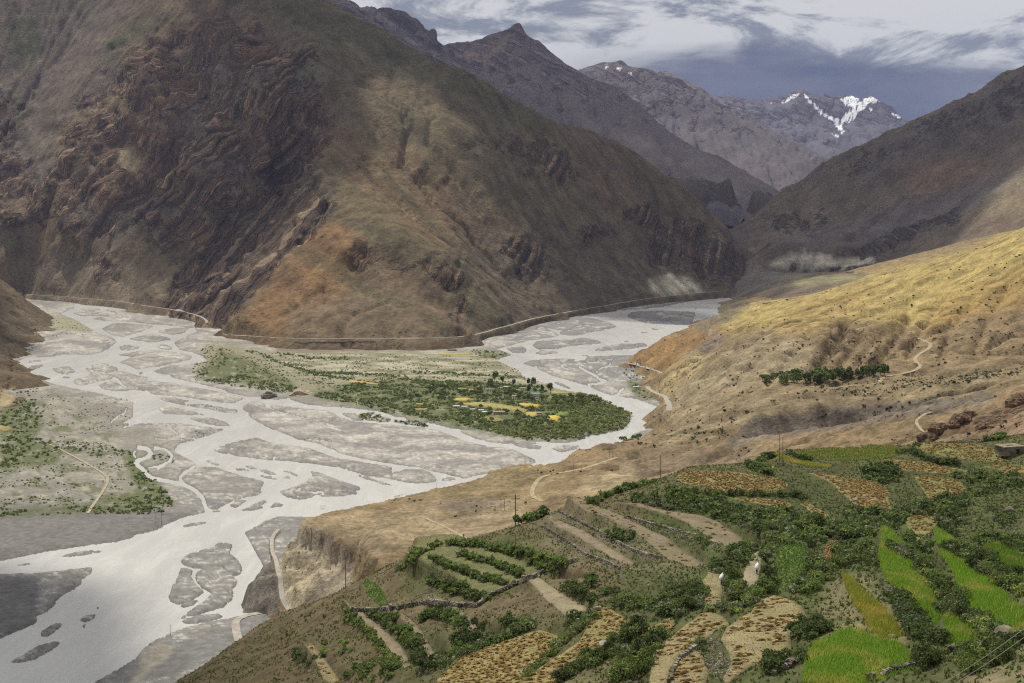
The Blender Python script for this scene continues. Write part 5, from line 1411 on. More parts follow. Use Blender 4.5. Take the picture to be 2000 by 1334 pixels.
h1 = 'the hedge between the two long barley terraces'
plants_line(N7('620,60 750,150 880,210 960,330 1040,440 1120,560 1200,680 1330,740 1450,820'), 1.25, (0, 1, 4, 3, 2), 0.62, h1)
plants_line(N7('900,200 1000,330 1100,450 1180,580 1250,680'), 1.0, (0, 4, 2, 3), 0.9, h1)
h2 = 'the bushy bank below the right-edge barley terrace'
plants_line(N7('1150,60 1300,150 1450,270 1600,370 1750,450 1850,490'), 1.35, (0, 1, 2, 4, 3), 0.55, h2)
plants_line(N7('1200,40 1380,130 1550,240 1700,330 1850,400'), 1.2, (0, 4, 1, 3), 0.6, h2)
h3 = 'the dark hedge beside the yellowing barley strip'
plants_line(N7('590,500 660,580 720,680 780,780 850,880 950,930 1060,960'), 1.15, (0, 4, 0, 2), 0.6, h3)
plants_line(N7('640,500 740,600 830,700 880,800 940,880'), 0.95, (0, 4, 2), 0.8, h3)
h4 = 'the shady thicket above the barley terraces'
plants_area(N7('0,160 80,30 250,20 420,60 480,150 460,250 380,240 250,180 120,240 20,300'), 75, 1.15, (0, 1, 2, 4, 5), h4)
plants_area(N7('560,0 700,60 900,110 980,160 1000,40 900,-60 700,-60'), 50, 1.2, (0, 1, 2, 4), h4)
h5 = 'the wide thicket between the upper and lower terraces'
plants_area(N4('450,720 700,760 1000,780 1300,800 1560,860 1750,920 2000,860 2000,1050 1700,1080 1500,1150 1250,1130 1000,1180 900,1000 700,920 450,850'), 230, 1.35, (0, 1, 2, 4, 5, 2), h5)
plants_area(N4('0,560 250,600 500,640 640,760 460,800 200,760 0,700'), 80, 1.25, (0, 4, 1, 5), 'the dark bushes below the oval sheaf field')
plants_area(N4('600,1200 800,1130 950,1170 1050,1130 1100,1200 950,1290 700,1290 560,1270'), 60, 1.3, (0, 1, 2), h5)
plants_line(N4('460,610 700,640 1000,640 1300,650 1370,680'), 1.1, (0, 4, 0), 0.75, 'the dark hedge under the oval sheaf field')
plants_line(N4('830,360 900,400 1000,430 930,300 1050,270'), 1.3, (1, 0, 3), 0.5, 'the grassy clump beside the twin poles')
plants_line(N4('1190,230 1300,270 1450,300'), 0.9, (0, 4), 0.8, 'the low hedge below the skyline field')
h6 = 'the dense bushes between the sheaf fields at right'
plants_area(N5('200,470 350,370 550,400 600,470 550,560 420,600 200,560'), 48, 1.3, (0, 4, 1), 'the dark clump above the field with white stones')
plants_area(N5('1170,480 1340,430 1500,480 1945,540 1945,680 1600,700 1350,760 1340,620 1250,560'), 110, 1.2, (0, 2, 4, 1), h6)
plants_area(N5('0,850 300,900 600,870 900,800 1050,740 1320,740 1350,830 1050,930 640,980 560,1100 380,1130 200,1100 0,1200'), 150, 1.25, (0, 2, 1, 4), h6)
plants_area(N5('1000,1050 1050,900 1250,850 1320,1000 1150,1080 1200,1240 1000,1230 900,1180'), 60, 1.25, (0, 2, 4), 'the round bushes beside the tongue-shaped stubble field')
plants_area(N5('1550,880 1700,850 1850,1000 1800,1050 1680,1080'), 20, 1.0, (0, 2), 'the scrub on the stony bank at the right edge')
plants_area(N5('1380,1180 1550,1150 1945,1200 1945,1334 1600,1300'), 40, 1.1, (0, 1, 4), h2)
plants_line(N5('590,260 720,220 850,310 950,330'), 1.0, (0, 6, 4), 0.5, 'the hedge between the skyline field and the hut field')
plants_line(N5('960,350 1100,370 1220,370'), 1.15, (0, 4), 0.45, 'the dark hedge under the hut field')
plants_line(N5('1500,130 1650,110 1740,60'), 1.1, (0, 1), 0.5, 'the hedge running up to the hut')
h7 = 'the hedge beside the small plot of the left sack carrier'
plants_area(N6('0,350 200,330 350,330 380,420 370,510 250,600 120,650 60,560 0,560'), 60, 1.15, (0, 1, 2, 2), h7)
plants_area(N6('560,330 650,230 720,300 760,400 950,330 1060,170 1090,330 950,420 700,480 600,470'), 60, 1.15, (0, 1, 2, 5), 'the bushes between the two sack carriers')
plants_area(N6('400,170 700,30 980,30 850,120 600,220 430,230'), 36, 1.1, (0, 1, 2), 'the bushes behind the left sack carrier')
plants_line(N6('420,550 560,530 700,570 780,520 900,450'), 0.9, (1, 3, 2), 0.6, 'the green bank above the broad harvested terrace')
plants_area(N6('1230,700 1330,680 1450,690 1590,720 1580,770 1430,850 1260,870'), 34, 1.05, (0, 0, 4), 'the lone dark bush clump beside the broad harvested terrace')
plants_area(N6('980,1080 1150,980 1220,1050 1160,1110 1000,1220'), 22, 1.1, (0, 4), 'the dark bushes left of the rounded barley field')
plants_area(N6('1290,990 1450,950 1440,1050 1330,1070'), 10, 0.95, (0, 4), 'the dark bushes left of the rounded barley field')
plants_area(N6('1380,100 1520,50 1550,200 1700,110 1600,300 1450,350 1300,420 1200,400'), 50, 1.1, (0, 1, 2), 'the bushes right of the vegetable plot')
plants_area(N6('240,900 400,860 350,1000 250,960'), 6, 0.8, (1, 0), 'the green tuft on the stony bank')
h8 = 'the bushy strip between the sheaf fields at bottom centre'
plants_line(N3('440,1334 600,1240 700,1200 780,1140 850,1080 930,1020'), 1.3, (0, 1, 4), 0.5, h8)
plants_area(N3('740,1334 800,1200 900,1120 1000,1080 1060,1030 1130,1000 1000,1200 980,1334'), 70, 1.3, (0, 1, 2, 5), h8)
plants_line(N3('250,1300 330,1220 420,1130 520,1060 600,1000 640,930'), 0.95, (2, 1, 6), 0.55, 'the grey-green hedge between the two bottom sheaf fields')
plants_area(N3('730,880 900,830 1000,850 1100,800 1290,740 1300,830 1150,960 1000,940 900,900 760,940'), 80, 1.15, (0, 2, 1), 'the bushes along the stone bank at centre')
plants_area(N3('460,960 560,930 600,990 540,1040 470,1020'), 18, 1.1, (2, 0), 'the grey bush beside the bottom sheaf field')
plants_line(N3('470,760 560,800 640,850'), 1.0, (0, 4), 0.5, 'the dark hedge beside the pale tilled plot')
plants_area(N3('600,700 650,690 650,770 600,770'), 5, 1.5, (0,), 'the upright dark bush beside the pale tilled plot')
plants_area(N3('680,750 780,790 760,820 690,800'), 8, 0.9, (1, 0), 'the bushes on the bank above the pale plot')
plants_area(N3('730,450 800,430 860,470 800,500'), 9, 1.3, (0, 4), 'the dark bush on the fallow terrace bank')
plants_area(N3('1250,470 1330,460 1380,500 1300,530'), 9, 0.9, (1, 0), 'the green clump on the bare terrace wall')
plants_line(N3('200,330 280,320 340,320'), 1.7, (0, 1), 0.4, 'the bush beside the tall pole')
plants_line(N3('640,260 760,200 900,160 1000,130'), 1.2, (1, 3, 0), 0.45, 'the green clump on the crest of the knoll')
plants_area(N3('820,220 1050,200 1300,260 1537,300 1537,400 1350,330 1100,320 850,270'), 95, 1.15, (0, 4, 2), 'the dark bushes above the bare terraces')
plants_line(N2('990,500 1200,520 1537,600 1700,650'), 1.15, (1, 1, 5), 0.45, 'the upper green row above the curved stone wall')
plants_line(N2('1080,570 1250,620 1440,700'), 1.15, (1, 5, 0), 0.42, 'the second green row above the curved stone wall')
plants_line(N2('900,590 1050,660 1200,720 1380,750'), 1.1, (1, 0, 5), 0.45, 'the third green row above the curved stone wall')
plants_line(N2('880,740 1000,770 1150,820 1240,840'), 1.0, (1, 0), 0.45, 'the lowest green row above the curved stone wall')
plants_line(N2('700,660 780,620 830,560 960,500'), 1.0, (1, 3, 5), 0.5, 'the grassy rim at the left of the green rows')
h9 = 'the green strip beside the leftmost tilled strip'
plants_line(N2('380,940 480,1000 560,1090 640,1180 700,1210'), 0.8, (1, 3, 5), 0.45, h9)
plants_line(N2('540,930 640,980 740,1050 830,1110'), 1.0, (1, 0, 5), 0.42, 'the green strip between the leftmost and middle tilled strips')
plants_line(N2('830,970 900,930 1000,950 1080,990'), 1.0, (1, 0, 5), 0.42, 'the green strip between the middle and right tilled strips')
plants_area(N2('780,1120 920,1120 920,1260 790,1230'), 9, 1.9, (0, 4), 'the big bush clump below the tilled strips')
plants_area(N2('1040,1030 1200,1000 1210,1150 1060,1160'), 11, 1.9, (0, 4), 'the biggest bush clump below the right tilled strip')
plants_line(N2('940,1230 1050,1180 1200,1130 1350,1080 1500,1000'), 1.2, (1, 0, 2), 0.5, 'the bush row under the tilled strips')
plants_area(N2('70,1150 150,1130 210,1200 150,1250 80,1210'), 18, 1.0, (0, 2), 'the bush clump at the far lower left of the knoll')
plants_area(N2('220,1100 400,1090 420,1150 250,1180'), 16, 0.8, (3, 1), 'the grass-green patch on the lower knoll')
plants_area(N2('300,1250 500,1230 700,1200 780,1250 600,1334 250,1334'), 46, 1.1, (0, 1, 5), 'the bushes along the bottom edge under the knoll')
plants_area(N2('1300,960 1400,930 1440,980 1350,1020'), 12, 1.0, (0, 4), 'the bush pair right of the right tilled strip')
plants_area(N7('800,1130 980,1090 1000,1200 840,1230'), 9, 1.2, (1, 0), 'the bush in front of the bottom stone wall')
plants_area(N7('1270,1050 1420,1040 1400,1250 1280,1250'), 9, 1.1, (1, 3), 'the grass-green bush in front of the right stone wall')
plants_area(N7('1520,980 1720,960 1740,1160 1540,1160'), 12, 1.15, (1, 3), 'the tall grassy bush at the bottom right')
plants_area(N7('1700,930 1820,930 1800,1010 1700,1010'), 6, 0.9, (0, 1), 'the bush at the right edge under the wall')
plants_area(N7('1380,740 1600,760 1700,800 1600,880 1480,900 1380,830'), 22, 0.95, (2, 0, 3), 'the bushes above the right stone wall')
plants_area(N2('0,1000 250,850 380,780 420,900 200,1150 0,1200'), 40, 0.55, (0, 6, 2), 'the dry slope at the left end of the knoll')
NAMES = {0: 'dark green', 1: 'leafy green', 2: 'grey-green', 3: 'light green', 4: 'dark spreading', 5: 'upright green', 6: 'olive'}
PLANTS.sort(key=lambda p: -p[3] / p[1])
rv, rf, rc, nn_ = [], [], [], 0
for i, (x, y, z, s, k, place) in enumerate(PLANTS):
    a = random.uniform(0, 6.28)
    if i < 300:
        o = add('shrub', SHM[k], None, (x, y, z - 0.05), (0, 0, a), (s, s * random.uniform(0.9, 1.1), s * random.uniform(0.85, 1.2)))
        sz = 'tall ' if s > 1.45 else 'low ' if s < 0.95 else ''
        assert len((sz + NAMES[k] + ' shrub in ' + place).split()) < 17 or 'wide thicket' in place, place
        tag(o, (sz + NAMES[k] + ' shrub in ' + place.replace('the wide thicket between the upper and lower terraces', 'the wide central thicket')), 'shrub', sz + NAMES[k] + ' shrubs in ' + place)
        add('stem', STEM, o)
    else:
        V, F, C = THIN[2][k] if y < 160 else THIN[8][k] if y > 250 else THIN[4][k]
        ca, sa = math.cos(a) * s, math.sin(a) * s; tone = random.uniform(0.72, 1.25)
        rv.append(np.c_[V[:, 0] * ca - V[:, 1] * sa + x, V[:, 0] * sa + V[:, 1] * ca + y, V[:, 2] * s + z - 0.05]); rf.append(F + nn_); rc.append(C * tone); nn_ += len(V)
print('plants', len(PLANTS), 'sheaves', len(SHEAVES), 'rest quads', sum(len(f) for f in rf))
o = add('scrub', mesh_np('scrub', np.concatenate(rv), np.concatenate(rf), M_leaf, False, {'col': np.concatenate(rc)}))
tag(o, 'low mixed scrub covering the banks between the near terraces', 'scrub', kind='stuff')

# rough grass on the banks
u_ = rng.uniform(330, 2050, 42000); v_ = rng.uniform(0, 1, 42000)
dd = 95 + 275 * v_ ** 0.75
gx_, gy_ = (u_ - CENT) / FOC * dd, dd
gz_ = near.zat(gx_, gy_)
keep = fbm(gx_ / 8, gy_ / 8, 3, 171) + 0.45 * (u_ > 1150) > -0.1
for W, *_ in fw: keep &= ~inside(W, gx_, gy_)
gx_, gy_, gz_ = gx_[keep], gy_[keep], gz_[keep]
nz_ = sst(fbm(gx_ / 10, gy_ / 10, 3, 172) + 0.25 * (u_[keep] > 1150), -0.3, 0.35)[:, None]
cols = np.array((0.080, 0.120, 0.028)) * nz_ + np.array((0.145, 0.142, 0.055)) * (1 - nz_)
Vb, Fb, Cb = blades(np.c_[gx_, gy_, gz_ - 0.02], 0.42, 0.30, cols, 3, 0.5)
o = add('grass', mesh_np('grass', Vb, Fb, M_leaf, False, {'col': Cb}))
tag(o, 'rough grass tufts on the terrace banks', 'grass', kind='stuff')

# ------------------------------------------------------------------ dry stone walls, rubble and boulders
t = NT('wall_stone')
v_ = t.n.new('ShaderNodeObjectInfo').outputs['Random']
a_ = t.noise(2.0, 5, 0.65); b_ = t.noise(0.35, 3)
cc = t.ramp(t.step(b_, 0.3, 0.7), [(0.0, (0.085, 0.070, 0.05)), (0.5, (0.15, 0.13, 0.10)), (1.0, (0.25, 0.225, 0.185))])
t.base(t.mix(1.0, cc, t.step(a_, 0.3, 0.7, 0.75, 1.25), 'MULTIPLY')); t.normal(t.bump(a_, 0.08, 0.8))
M_stone = t.m
t = NT('red_boulder'); a_ = t.noise(0.5, 6, 0.65); cc = t.ramp(t.step(a_, 0.3, 0.7), [(0.0, (0.055, 0.038, 0.028)), (0.6, (0.125, 0.08, 0.052)), (1.0, (0.20, 0.14, 0.09))])
t.base(cc); t.normal(t.bump(a_, 0.7, 1.0)); M_red = t.m


def stone_wall(label, line, h, w=0.55, land=near, size=0.42):
    pts = dens(line, 2.0); P = np.array([tuple(land.hit(a, b)) for a, b in pts[:, :2]])
    for _ in range(2): P[1:-1] = 0.25 * P[:-2] + 0.5 * P[1:-1] + 0.25 * P[2:]
    s = np.r_[0, np.cumsum(np.linalg.norm(np.diff(P[:, :2], axis=0), axis=1))]
    mb = MB(); rows = max(2, int(h / 0.27))
    for r_ in range(rows):
        t_ = random.uniform(0, size)
        while t_ < s[-1]:
            l = size * random.uniform(0.6, 1.4)
            x = np.interp(t_, s, P[:, 0]); y = np.interp(t_, s, P[:, 1]); x2 = np.interp(t_ + 0.3, s, P[:, 0]); y2 = np.interp(t_ + 0.3, s, P[:, 1])
            z = float(land.zat(x, y)) - 0.15 + (r_ + 0.5) * h / rows
            if r_ == 0 or random.random() < 0.82: mb.box((x + random.gauss(0, 0.07), y + random.gauss(0, 0.12), z), (l * 1.02, w * random.uniform(0.8, 1.3), h / rows * random.uniform(0.9, 1.3)), math.atan2(y2 - y, x2 - x) + random.gauss(0, 0.12), 0.85, 0.06)
            t_ += l
    o = mb.build('stone_wall', M_stone)
    return tag(o, label, 'wall')


stone_wall('curved dry stone wall under the green terraced rows', N2('420,905 560,908 700,893 850,862 1000,872 1170,885 1260,815 1400,755 1537,695 1640,640 1770,610'), 1.1)
stone_wall('dry stone wall under the rounded barley field at the bottom', N7('350,1310 480,1290 600,1240 700,1215 790,1190 860,1150'), 0.9, size=0.34)
stone_wall('dry stone wall at bottom right below the barley plot', N7('960,1115 1080,1060 1220,1030 1340,1025 1480,1000'), 0.9, size=0.34)
stone_wall('dry stone wall below the small green patch at the right edge', N7('1640,960 1700,920 1780,905 1850,895 1950,880'), 0.9, size=0.34)
stone_wall('rubble terrace wall below the narrow fallow terrace', N3('330,395 420,450 520,510 600,570 700,600 800,650'), 0.6)
stone_wall('rubble terrace wall above the narrow fallow terrace', N3('440,310 560,370 680,430 800,500 900,550 1050,590'), 0.65)
stone_wall('rubble terrace wall above the long bare brown terrace', N3('820,330 950,370 1100,410 1250,450 1380,500'), 0.6)
stone_wall('low stone wall along the bank above the golden sheaf field', N3('580,930 640,905 720,890'), 0.8)
stone_wall('stone wall beside the winding harvested terrace', N6('40,1270 80,1150 130,1060 210,990 300,930 380,880'), 0.7)
stone_wall('stone wall along the hut field hedge', N5('1100,140 1300,135 1480,130 1640,90 1780,75'), 0.6)
W0 = stone_wall('low fence wall round the brown plantation at the foot of the mountain', P1('575,672 545,690 640,689 736,688 735,668 650,669 575,670'), 2.4, 1.2, massif, 4.0)
stone_wall('short stone wall left of the rounded barley field', N6('1050,1200 1100,1160 1200,1130 1300,1070'), 0.8, size=0.34)


def rock_mesh(seed, mat, sub=3):
    bm = bmesh.new(); bmesh.ops.create_icosphere(bm, subdivisions=sub, radius=1.0)
    for v in bm.verts:
        c = v.co; n = float(fbm(np.array(c.x * 1.3 + seed * 7.1 + c.z), np.array(c.y * 1.3 - c.z * 0.7), 4, seed % 50))
        q = c * (1 + 0.55 * n); q.x = round(q.x * 3.2) / 3.2 * 0.5 + q.x * 0.5; q.z = round(q.z * 3.2) / 3.2 * 0.5 + q.z * 0.5
        v.co = q
    me = bpy.data.meshes.new('rock'); bm.to_mesh(me); bm.free(); me.materials.append(mat)
    return me


RK = [rock_mesh(i, M_stone, 2) for i in range(4)]
# loose stones below the walls (too small to tell apart)
mb = MB()
for line, n, wd in ((N3('350,420 520,530 800,660'), 500, 14), (N3('460,330 680,450 1050,600'), 600, 16), (N3('830,340 1100,430 1380,520'), 500, 14), (N6('360,920 430,860 500,1000 560,1150 420,1120'), 500, 40), (N7('500,420 600,480 700,560 850,700'), 260, 26), (N5('590,790 720,810 880,840'), 220, 20), (N5('1780,1060 1860,1130'), 120, 30), (N2('560,950 700,1020 1000,1000 1100,1040'), 260, 40),
                    (N7('1150,480 1250,600 1330,640'), 80, 20), (N4('1150,330 1400,380 1600,390'), 200, 26), (N4('1020,460 1200,480 1300,560'), 90, 24), (N3('150,820 250,930 400,960'), 200, 60), (N3('800,690 1000,700 1200,690'), 200, 40)):
    L = dens(line, 2.0)
    for _ in range(n):
        a, b = L[random.randrange(len(L))][:2]; v = near.hit(a + random.gauss(0, wd / 3), b + random.gauss(0, wd / 4)); s = random.uniform(0.10, 0.34)
        mb.box((v.x, v.y, v.z + s * 0.15), (s * 1.3, s, s * 0.8), random.uniform(0, 3), 0.7, s * 0.18)
o = mb.build('rubble', M_stone); tag(o, 'loose grey stones strewn on the terrace banks', 'rubble', kind='stuff')
for a, b, s, lab in ((*N3('725,1120')[0], 1.9, 'large flat grey boulder in the green bank beside the golden sheaf field'), (*N6('1230,1085')[0], 1.2, 'pale grey boulder beside the dark bushes left of the rounded barley field'), (*N7('1190,520')[0], 0.9, 'pale boulder in the hedge beside the wide barley terrace'),
                     (*N7('590,905')[0], 0.8, 'pale boulder at the foot of the yellowing barley strip'), (*N5('110,765')[0], 1.0, 'white stone heap left in the harvested field'), (*N5('240,750')[0], 0.8, 'white stone right of the heap in the harvested field'), (*N5('1780,890')[0], 1.6, 'grey boulder on the bank at the right edge'),
                     (*N5('960,975')[0], 0.6, 'white stone at the top of the tongue-shaped stubble field'), (*N3('930,940')[0], 1.0, 'pale boulder beside the bushes at centre'), (*N7('1660,860')[0], 1.3, 'pale rock slab above the right stone wall')):
    v = near.hit(a, b); o = add('boulder', RK[int(a) % 4], None, (v.x, v.y, v.z + 0.1 * s), (0, 0, a), (s, s * 0.7, s * 0.5)); tag(o, lab, 'boulder')
RR = [rock_mesh(10 + i, M_red, 3) for i in range(4)]
for (a, b), s, lab in zip(Z6('1462,1228 1515,1185 1545,1165 1650,1128 1690,1110 1620,1150 1960,1040 1990,1015 1770,1170'), (5.5, 6.5, 5, 7, 6.5, 4.5, 7, 7.5, 4),
                          ('leftmost reddish boulder above the skyline field', 'reddish boulder second from the left above the skyline field', 'reddish boulder right of the two left ones', 'large reddish boulder of the middle pair on the brown slope', 'upper reddish boulder of the middle pair on the brown slope', 'small reddish boulder below the middle pair',
                           'reddish boulder at the right edge, lower of two', 'reddish boulder at the right edge, upper of two', 'low reddish rock on the slope above the hut field')):
    v = bank.hit(a, b); o = add('boulder', RR[int(a) % 4], None, (v.x, v.y, v.z + s * 0.1), (0, 0, a), (s, s * 0.8, s * 0.72)); tag(o, lab, 'boulder', 'reddish boulders on the brown slope')
# ================================================================== valley vegetation, village, poles, people
def clump(seed, n, leaf, r3, tint, var=0.3):
    V, F, C = shrub_arr(seed, n, leaf, r3, tint); V[:, 2] *= 0.75
    return V, F, C


WIL = [clump(501, 14, 0.74, (1.0, 1.0, 1.0), (0.132, 0.165, 0.050)), clump(502, 14, 0.74, (1.1, 1.0, 0.9), (0.17, 0.20, 0.064)), clump(503, 13, 0.74, (1.0, 1.1, 0.8), (0.18, 0.195, 0.07)), clump(504, 14, 0.74, (1.0, 1.0, 1.1), (0.105, 0.135, 0.044))]


def mass(name, label, cat, items, lib, mat=None):
    v, f, c, n = [], [], [], 0
    for x, y, z, s, k in items:
        V, F, C = lib[k]; a = random.uniform(0, 6.28); ca, sa = math.cos(a) * s, math.sin(a) * s; tone = random.uniform(0.75, 1.25)
        v.append(np.c_[V[:, 0] * ca - V[:, 1] * sa + x, V[:, 0] * sa + V[:, 1] * ca + y, V[:, 2] * s + z]); f.append(F + n); c.append(C * tone); n += len(V)
    o = add(name, mesh_np(name, np.concatenate(v), np.concatenate(f), mat or M_leaf, False, {'col': np.concatenate(c)}))
    return tag(o, label, cat, kind='stuff')


VFIELDS = [
    (ZV('1340,405 1400,402 1410,415 1390,436 1338,420'), (0.43, 0.32, 0.05), 'vivid yellow mustard plot nearest the river bend'),
    (ZV('1390,385 1450,382 1450,405 1410,412 1380,402'), (0.13, 0.17, 0.04), 'green plot behind the vivid yellow plot'),
    (ZV('1195,340 1250,342 1310,350 1315,362 1260,360 1200,352'), (0.40, 0.30, 0.06), 'long yellow plot in the middle of the village'),
    (ZV('900,340 1000,335 1100,345 1190,360 1240,375 1230,390 1130,378 1000,360 920,352'), (0.27, 0.24, 0.08), 'wide olive stubble field in front of the village houses'),
    (ZV('850,315 930,312 970,322 920,330 860,328'), (0.38, 0.29, 0.06), 'yellow plot left of the village houses'),
    (ZV('1230,385 1310,388 1310,400 1260,414 1230,408'), (0.36, 0.28, 0.08), 'straw-coloured plot beside the small hut in the village'),
    (ZV('320,222 420,232 510,246 430,242 330,232'), (0.40, 0.29, 0.06), 'thin yellow plot at the left of the village'),
    (ZV('1010,408 1080,410 1130,432 1080,436 1030,424'), (0.22, 0.20, 0.07), 'olive plot hidden in the willows'),
    (ZV('660,338 730,342 740,350 670,348'), (0.26, 0.23, 0.07), 'small olive plot amid the scrub'),
    (ZV('650,368 730,366 720,376 660,378'), (0.24, 0.20, 0.08), 'small brown plot amid the scrub'),
    (ZV('780,82 940,82 960,90 800,92'), (0.34, 0.28, 0.07), 'yellow strip at the foot of the mountain'),
    (ZV('1340,278 1440,282 1480,290 1380,292'), (0.26, 0.25, 0.08), 'pale green plot behind the willows'),
    (ZV('930,268 980,266 985,276 940,278'), (0.36, 0.24, 0.07), 'orange plot behind the houses'),
    (ZV('1480,318 1530,322 1520,330 1470,326'), (0.34, 0.28, 0.07), 'yellow sliver under the round willows'),
    (P1('0,829 18,832 26,838 10,842 0,840 -30,838'), (0.24, 0.20, 0.08), 'olive plot at the left edge amid dark bushes'),
]
vf_world = []
for poly, c, lab in VFIELDS:
    pp = dens(list(poly) + [poly[0]], 4.0)[:-1]
    W = np.array([floor_at(a, b, 3.2) for a, b in pp]); vf_world.append(W)
    vs, es, fs, *_ = delaunay_2d_cdt([Vector(w) for w in W], [(i, (i + 1) % len(W)) for i in range(len(W))], [list(range(len(W)))], 1, 1e-3)
    top = max(float(floor_z(W[:, 0], W[:, 1]).max()) + 0.5, 2.5)
    V = np.array([(p[0], p[1], top) for p in vs]); n0 = len(V)
    low = V[:len(W)].copy(); low[:, 2] -= 3.0
    F = [tuple(f) for f in fs] + [q for i in range(len(W)) for q in ((i, (i + 1) % len(W), n0 + i), ((i + 1) % len(W), n0 + (i + 1) % len(W), n0 + i))]
    t = NT('plot_' + lab.split()[0]); nz_ = t.noise(1 / 6.0, 5, 0.65); t.base(t.mix(1.0, c, t.step(nz_, 0.3, 0.7, 0.75, 1.25), 'MULTIPLY'))
    o = add('field', mesh_np('field', np.r_[V, low], np.array(F), t.m)); tag(o, lab, 'field', 'village fields on the river fan')


VPIN = Pins(vf_world)


def free(x, y):
    return not VPIN.any(x, y)


def sow(poly, n, size, ks, items, sz=0.0):
    p = np.array(poly); lo, hi = p.min(0), p.max(0); c = 0; tries = 0; p = [tuple(q) for q in p]
    while c < n and tries < n * 12:
        tries += 1
        a, b = random.uniform(lo[0], hi[0]), random.uniform(lo[1], hi[1])
        if not pin(p, a, b): continue
        x, y = floor_at(a, b, 1.0)
        if float(pn(x / 45, y / 45, 14)) + 0.5 * float(pn(x / 16, y / 16, 15)) < -0.08 + sz: continue
        if not free(x, y): c += 0.5; continue
        z = float(floor_z(x, y)[0])
        if z < 0.15: continue
        items.append((x, y, z - 0.2, size * 0.66 * random.choice((0.45, 0.6, 0.8, 1.0, 1.4)), random.choice(ks))); c += 1


it = []
TIP = P1('1090,790 1130,770 1180,785 1232,808 1228,832 1190,848 1130,858 1050,862 980,852 930,840 1000,830 1060,838 1080,822')
sow(TIP, 2300, 4.2, (0, 1, 1, 2), it, -0.5)
sow(P1('600,775 700,750 850,745 1000,755 1080,770 1150,790 1080,835 1000,830 940,842 860,828 760,806 690,792'), 4200, 3.4, (0, 1, 3, 3, 2), it, 0.0)
sow(P1('735,800 770,805 768,824 705,822 700,810'), 90, 3.4, (0, 1), it, -0.4)
sow(P1('765,822 840,826 842,834 770,828'), 60, 3.0, (0, 3), it, -0.5)
sow(P1('390,745 470,735 560,752 600,772 540,768 460,756'), 600, 3.0, (0, 1, 3), it, -0.1)
sow(P1('380,700 410,665 460,690 440,720 400,740 375,745'), 170, 3.2, (0, 3, 1), it, -0.1)
for ln in (ZB('900,40 1050,80 1200,140 1320,190 1450,230 1600,270 1750,300 1900,330'), ZB('1200,60 1500,110 1900,120'), ZB('1500,260 1800,260 2000,280'), ZB('640,20 700,120 640,200'), ZV('270,190 400,195 560,205'), ZV('640,185 800,190 1000,200 1180,215'), ZV('560,215 800,240 1000,250 1300,265')):
    for a, b in dens(ln, 1.4)[:, :2]:
        x, y = floor_at(a + random.gauss(0, 3), b + random.gauss(0, 1.6), 1.0)
        if free(x, y): it.append((x, y, float(floor_z(x, y)[0]) - 0.2, 3.0 * random.uniform(0.5, 1.2), random.choice((0, 1, 3))))
sow(P1('560,692 1000,700 1100,760 900,748 700,745 560,735'), 1500, 2.2, (2, 1, 0), it, 0.1)
sow(P1('440,700 560,700 640,735 900,742 1080,762 900,760 640,770 560,750 470,735'), 1300, 2.6, (1, 2, 0), it, 0.05)
sow(P1('0,800 50,780 85,800 70,850 120,880 60,905 0,920'), 330, 3.2, (0, 3, 3), it, -0.2)
sow(P1('0,770 85,745 88,760 60,800 0,830'), 120, 3.0, (3, 0), it, -0.2)
sow(P1('90,860 250,870 262,905 230,920 120,880'), 230, 2.4, (3, 0, 1), it, -0.1)
sow(P1('240,880 290,920 345,990 260,1002 205,995 250,965 262,930'), 260, 2.4, (3, 0), it, -0.1)
sow(P1('0,1000 150,990 320,992 320,1008 150,1006 0,1012'), 220, 2.2, (3, 0), it, -0.1)
sow(P1('60,770 250,780 260,830 120,860 80,830'), 260, 1.8, (3, 0, 2), it, 0.05)
sow(P1('0,905 120,885 240,920 260,960 190,990 0,1000'), 420, 1.7, (3, 0, 2), it, 0.12)
sow(P1('70,610 180,640 180,655 90,660 60,690 40,700 60,660'), 150, 2.6, (3, 0, 1), it, 0.0)
sow(P1('200,640 1,640 2,641'), 1, 1, (0,), it)
sow(P1('910,683 985,690 1000,700 960,704 920,694'), 120, 3.4, (0, 1), it, -0.4)
sow(P1('1205,716 1262,722 1285,760 1270,785 1240,772 1225,740'), 120, 3.0, (0, 1, 3), it, -0.1)
sow(P1('296,890 345,885 345,905 300,912'), 26, 2.2, (3,), it, -0.5)
sow(P1('380,842 420,850 470,858 440,866 390,860'), 40, 1.2, (2,), it, -0.2)
sow(P1('560,850 640,858 650,866 580,868'), 40, 1.3, (2, 1), it, -0.2)
sow(P1('370,790 440,796 430,802 370,796'), 40, 1.3, (2, 1), it, -0.2)
mass('willow_scrub', 'low willow scrub spread over the river fan and flats', 'scrub', it, WIL)

# dots of dry scrub over the right-bank slopes
it = []
for _ in range(6500):
    a, b = random.uniform(560, 2010), random.uniform(450, 1010)
    v = bank.hit(a, b)
    if v.z < 6 or v.y > 3300: continue
    pxv, pyv = to_px(v.x, v.y, v.z)
    if abs(pyv - b) > 3: continue
    w = float(fbm(np.array(v.x / 90), np.array(v.y / 90), 3, 25))
    flat_ = 1300 < v.y < 1480 and 560 > v.x > 280
    if (w < (0.12 if v.y < 1150 else -0.12)): continue
    it.append((v.x, v.y, v.z - 0.1, random.choice((0.6, 0.8, 1.0, 1.3, 1.9)) * (0.75 if v.y < 1150 else 1.35), random.choice((0, 2, 2, 3))))
TINY = [clump(511 + i, 9, 0.75, (1.0, 1.0, 0.8), c) for i, c in enumerate(((0.062, 0.066, 0.028), (0.085, 0.080, 0.036), (0.11, 0.095, 0.045), (0.055, 0.055, 0.026)))]
mass('dry_scrub', 'dark dots of dry thorn scrub on the right-bank slopes', 'scrub', it, TINY)

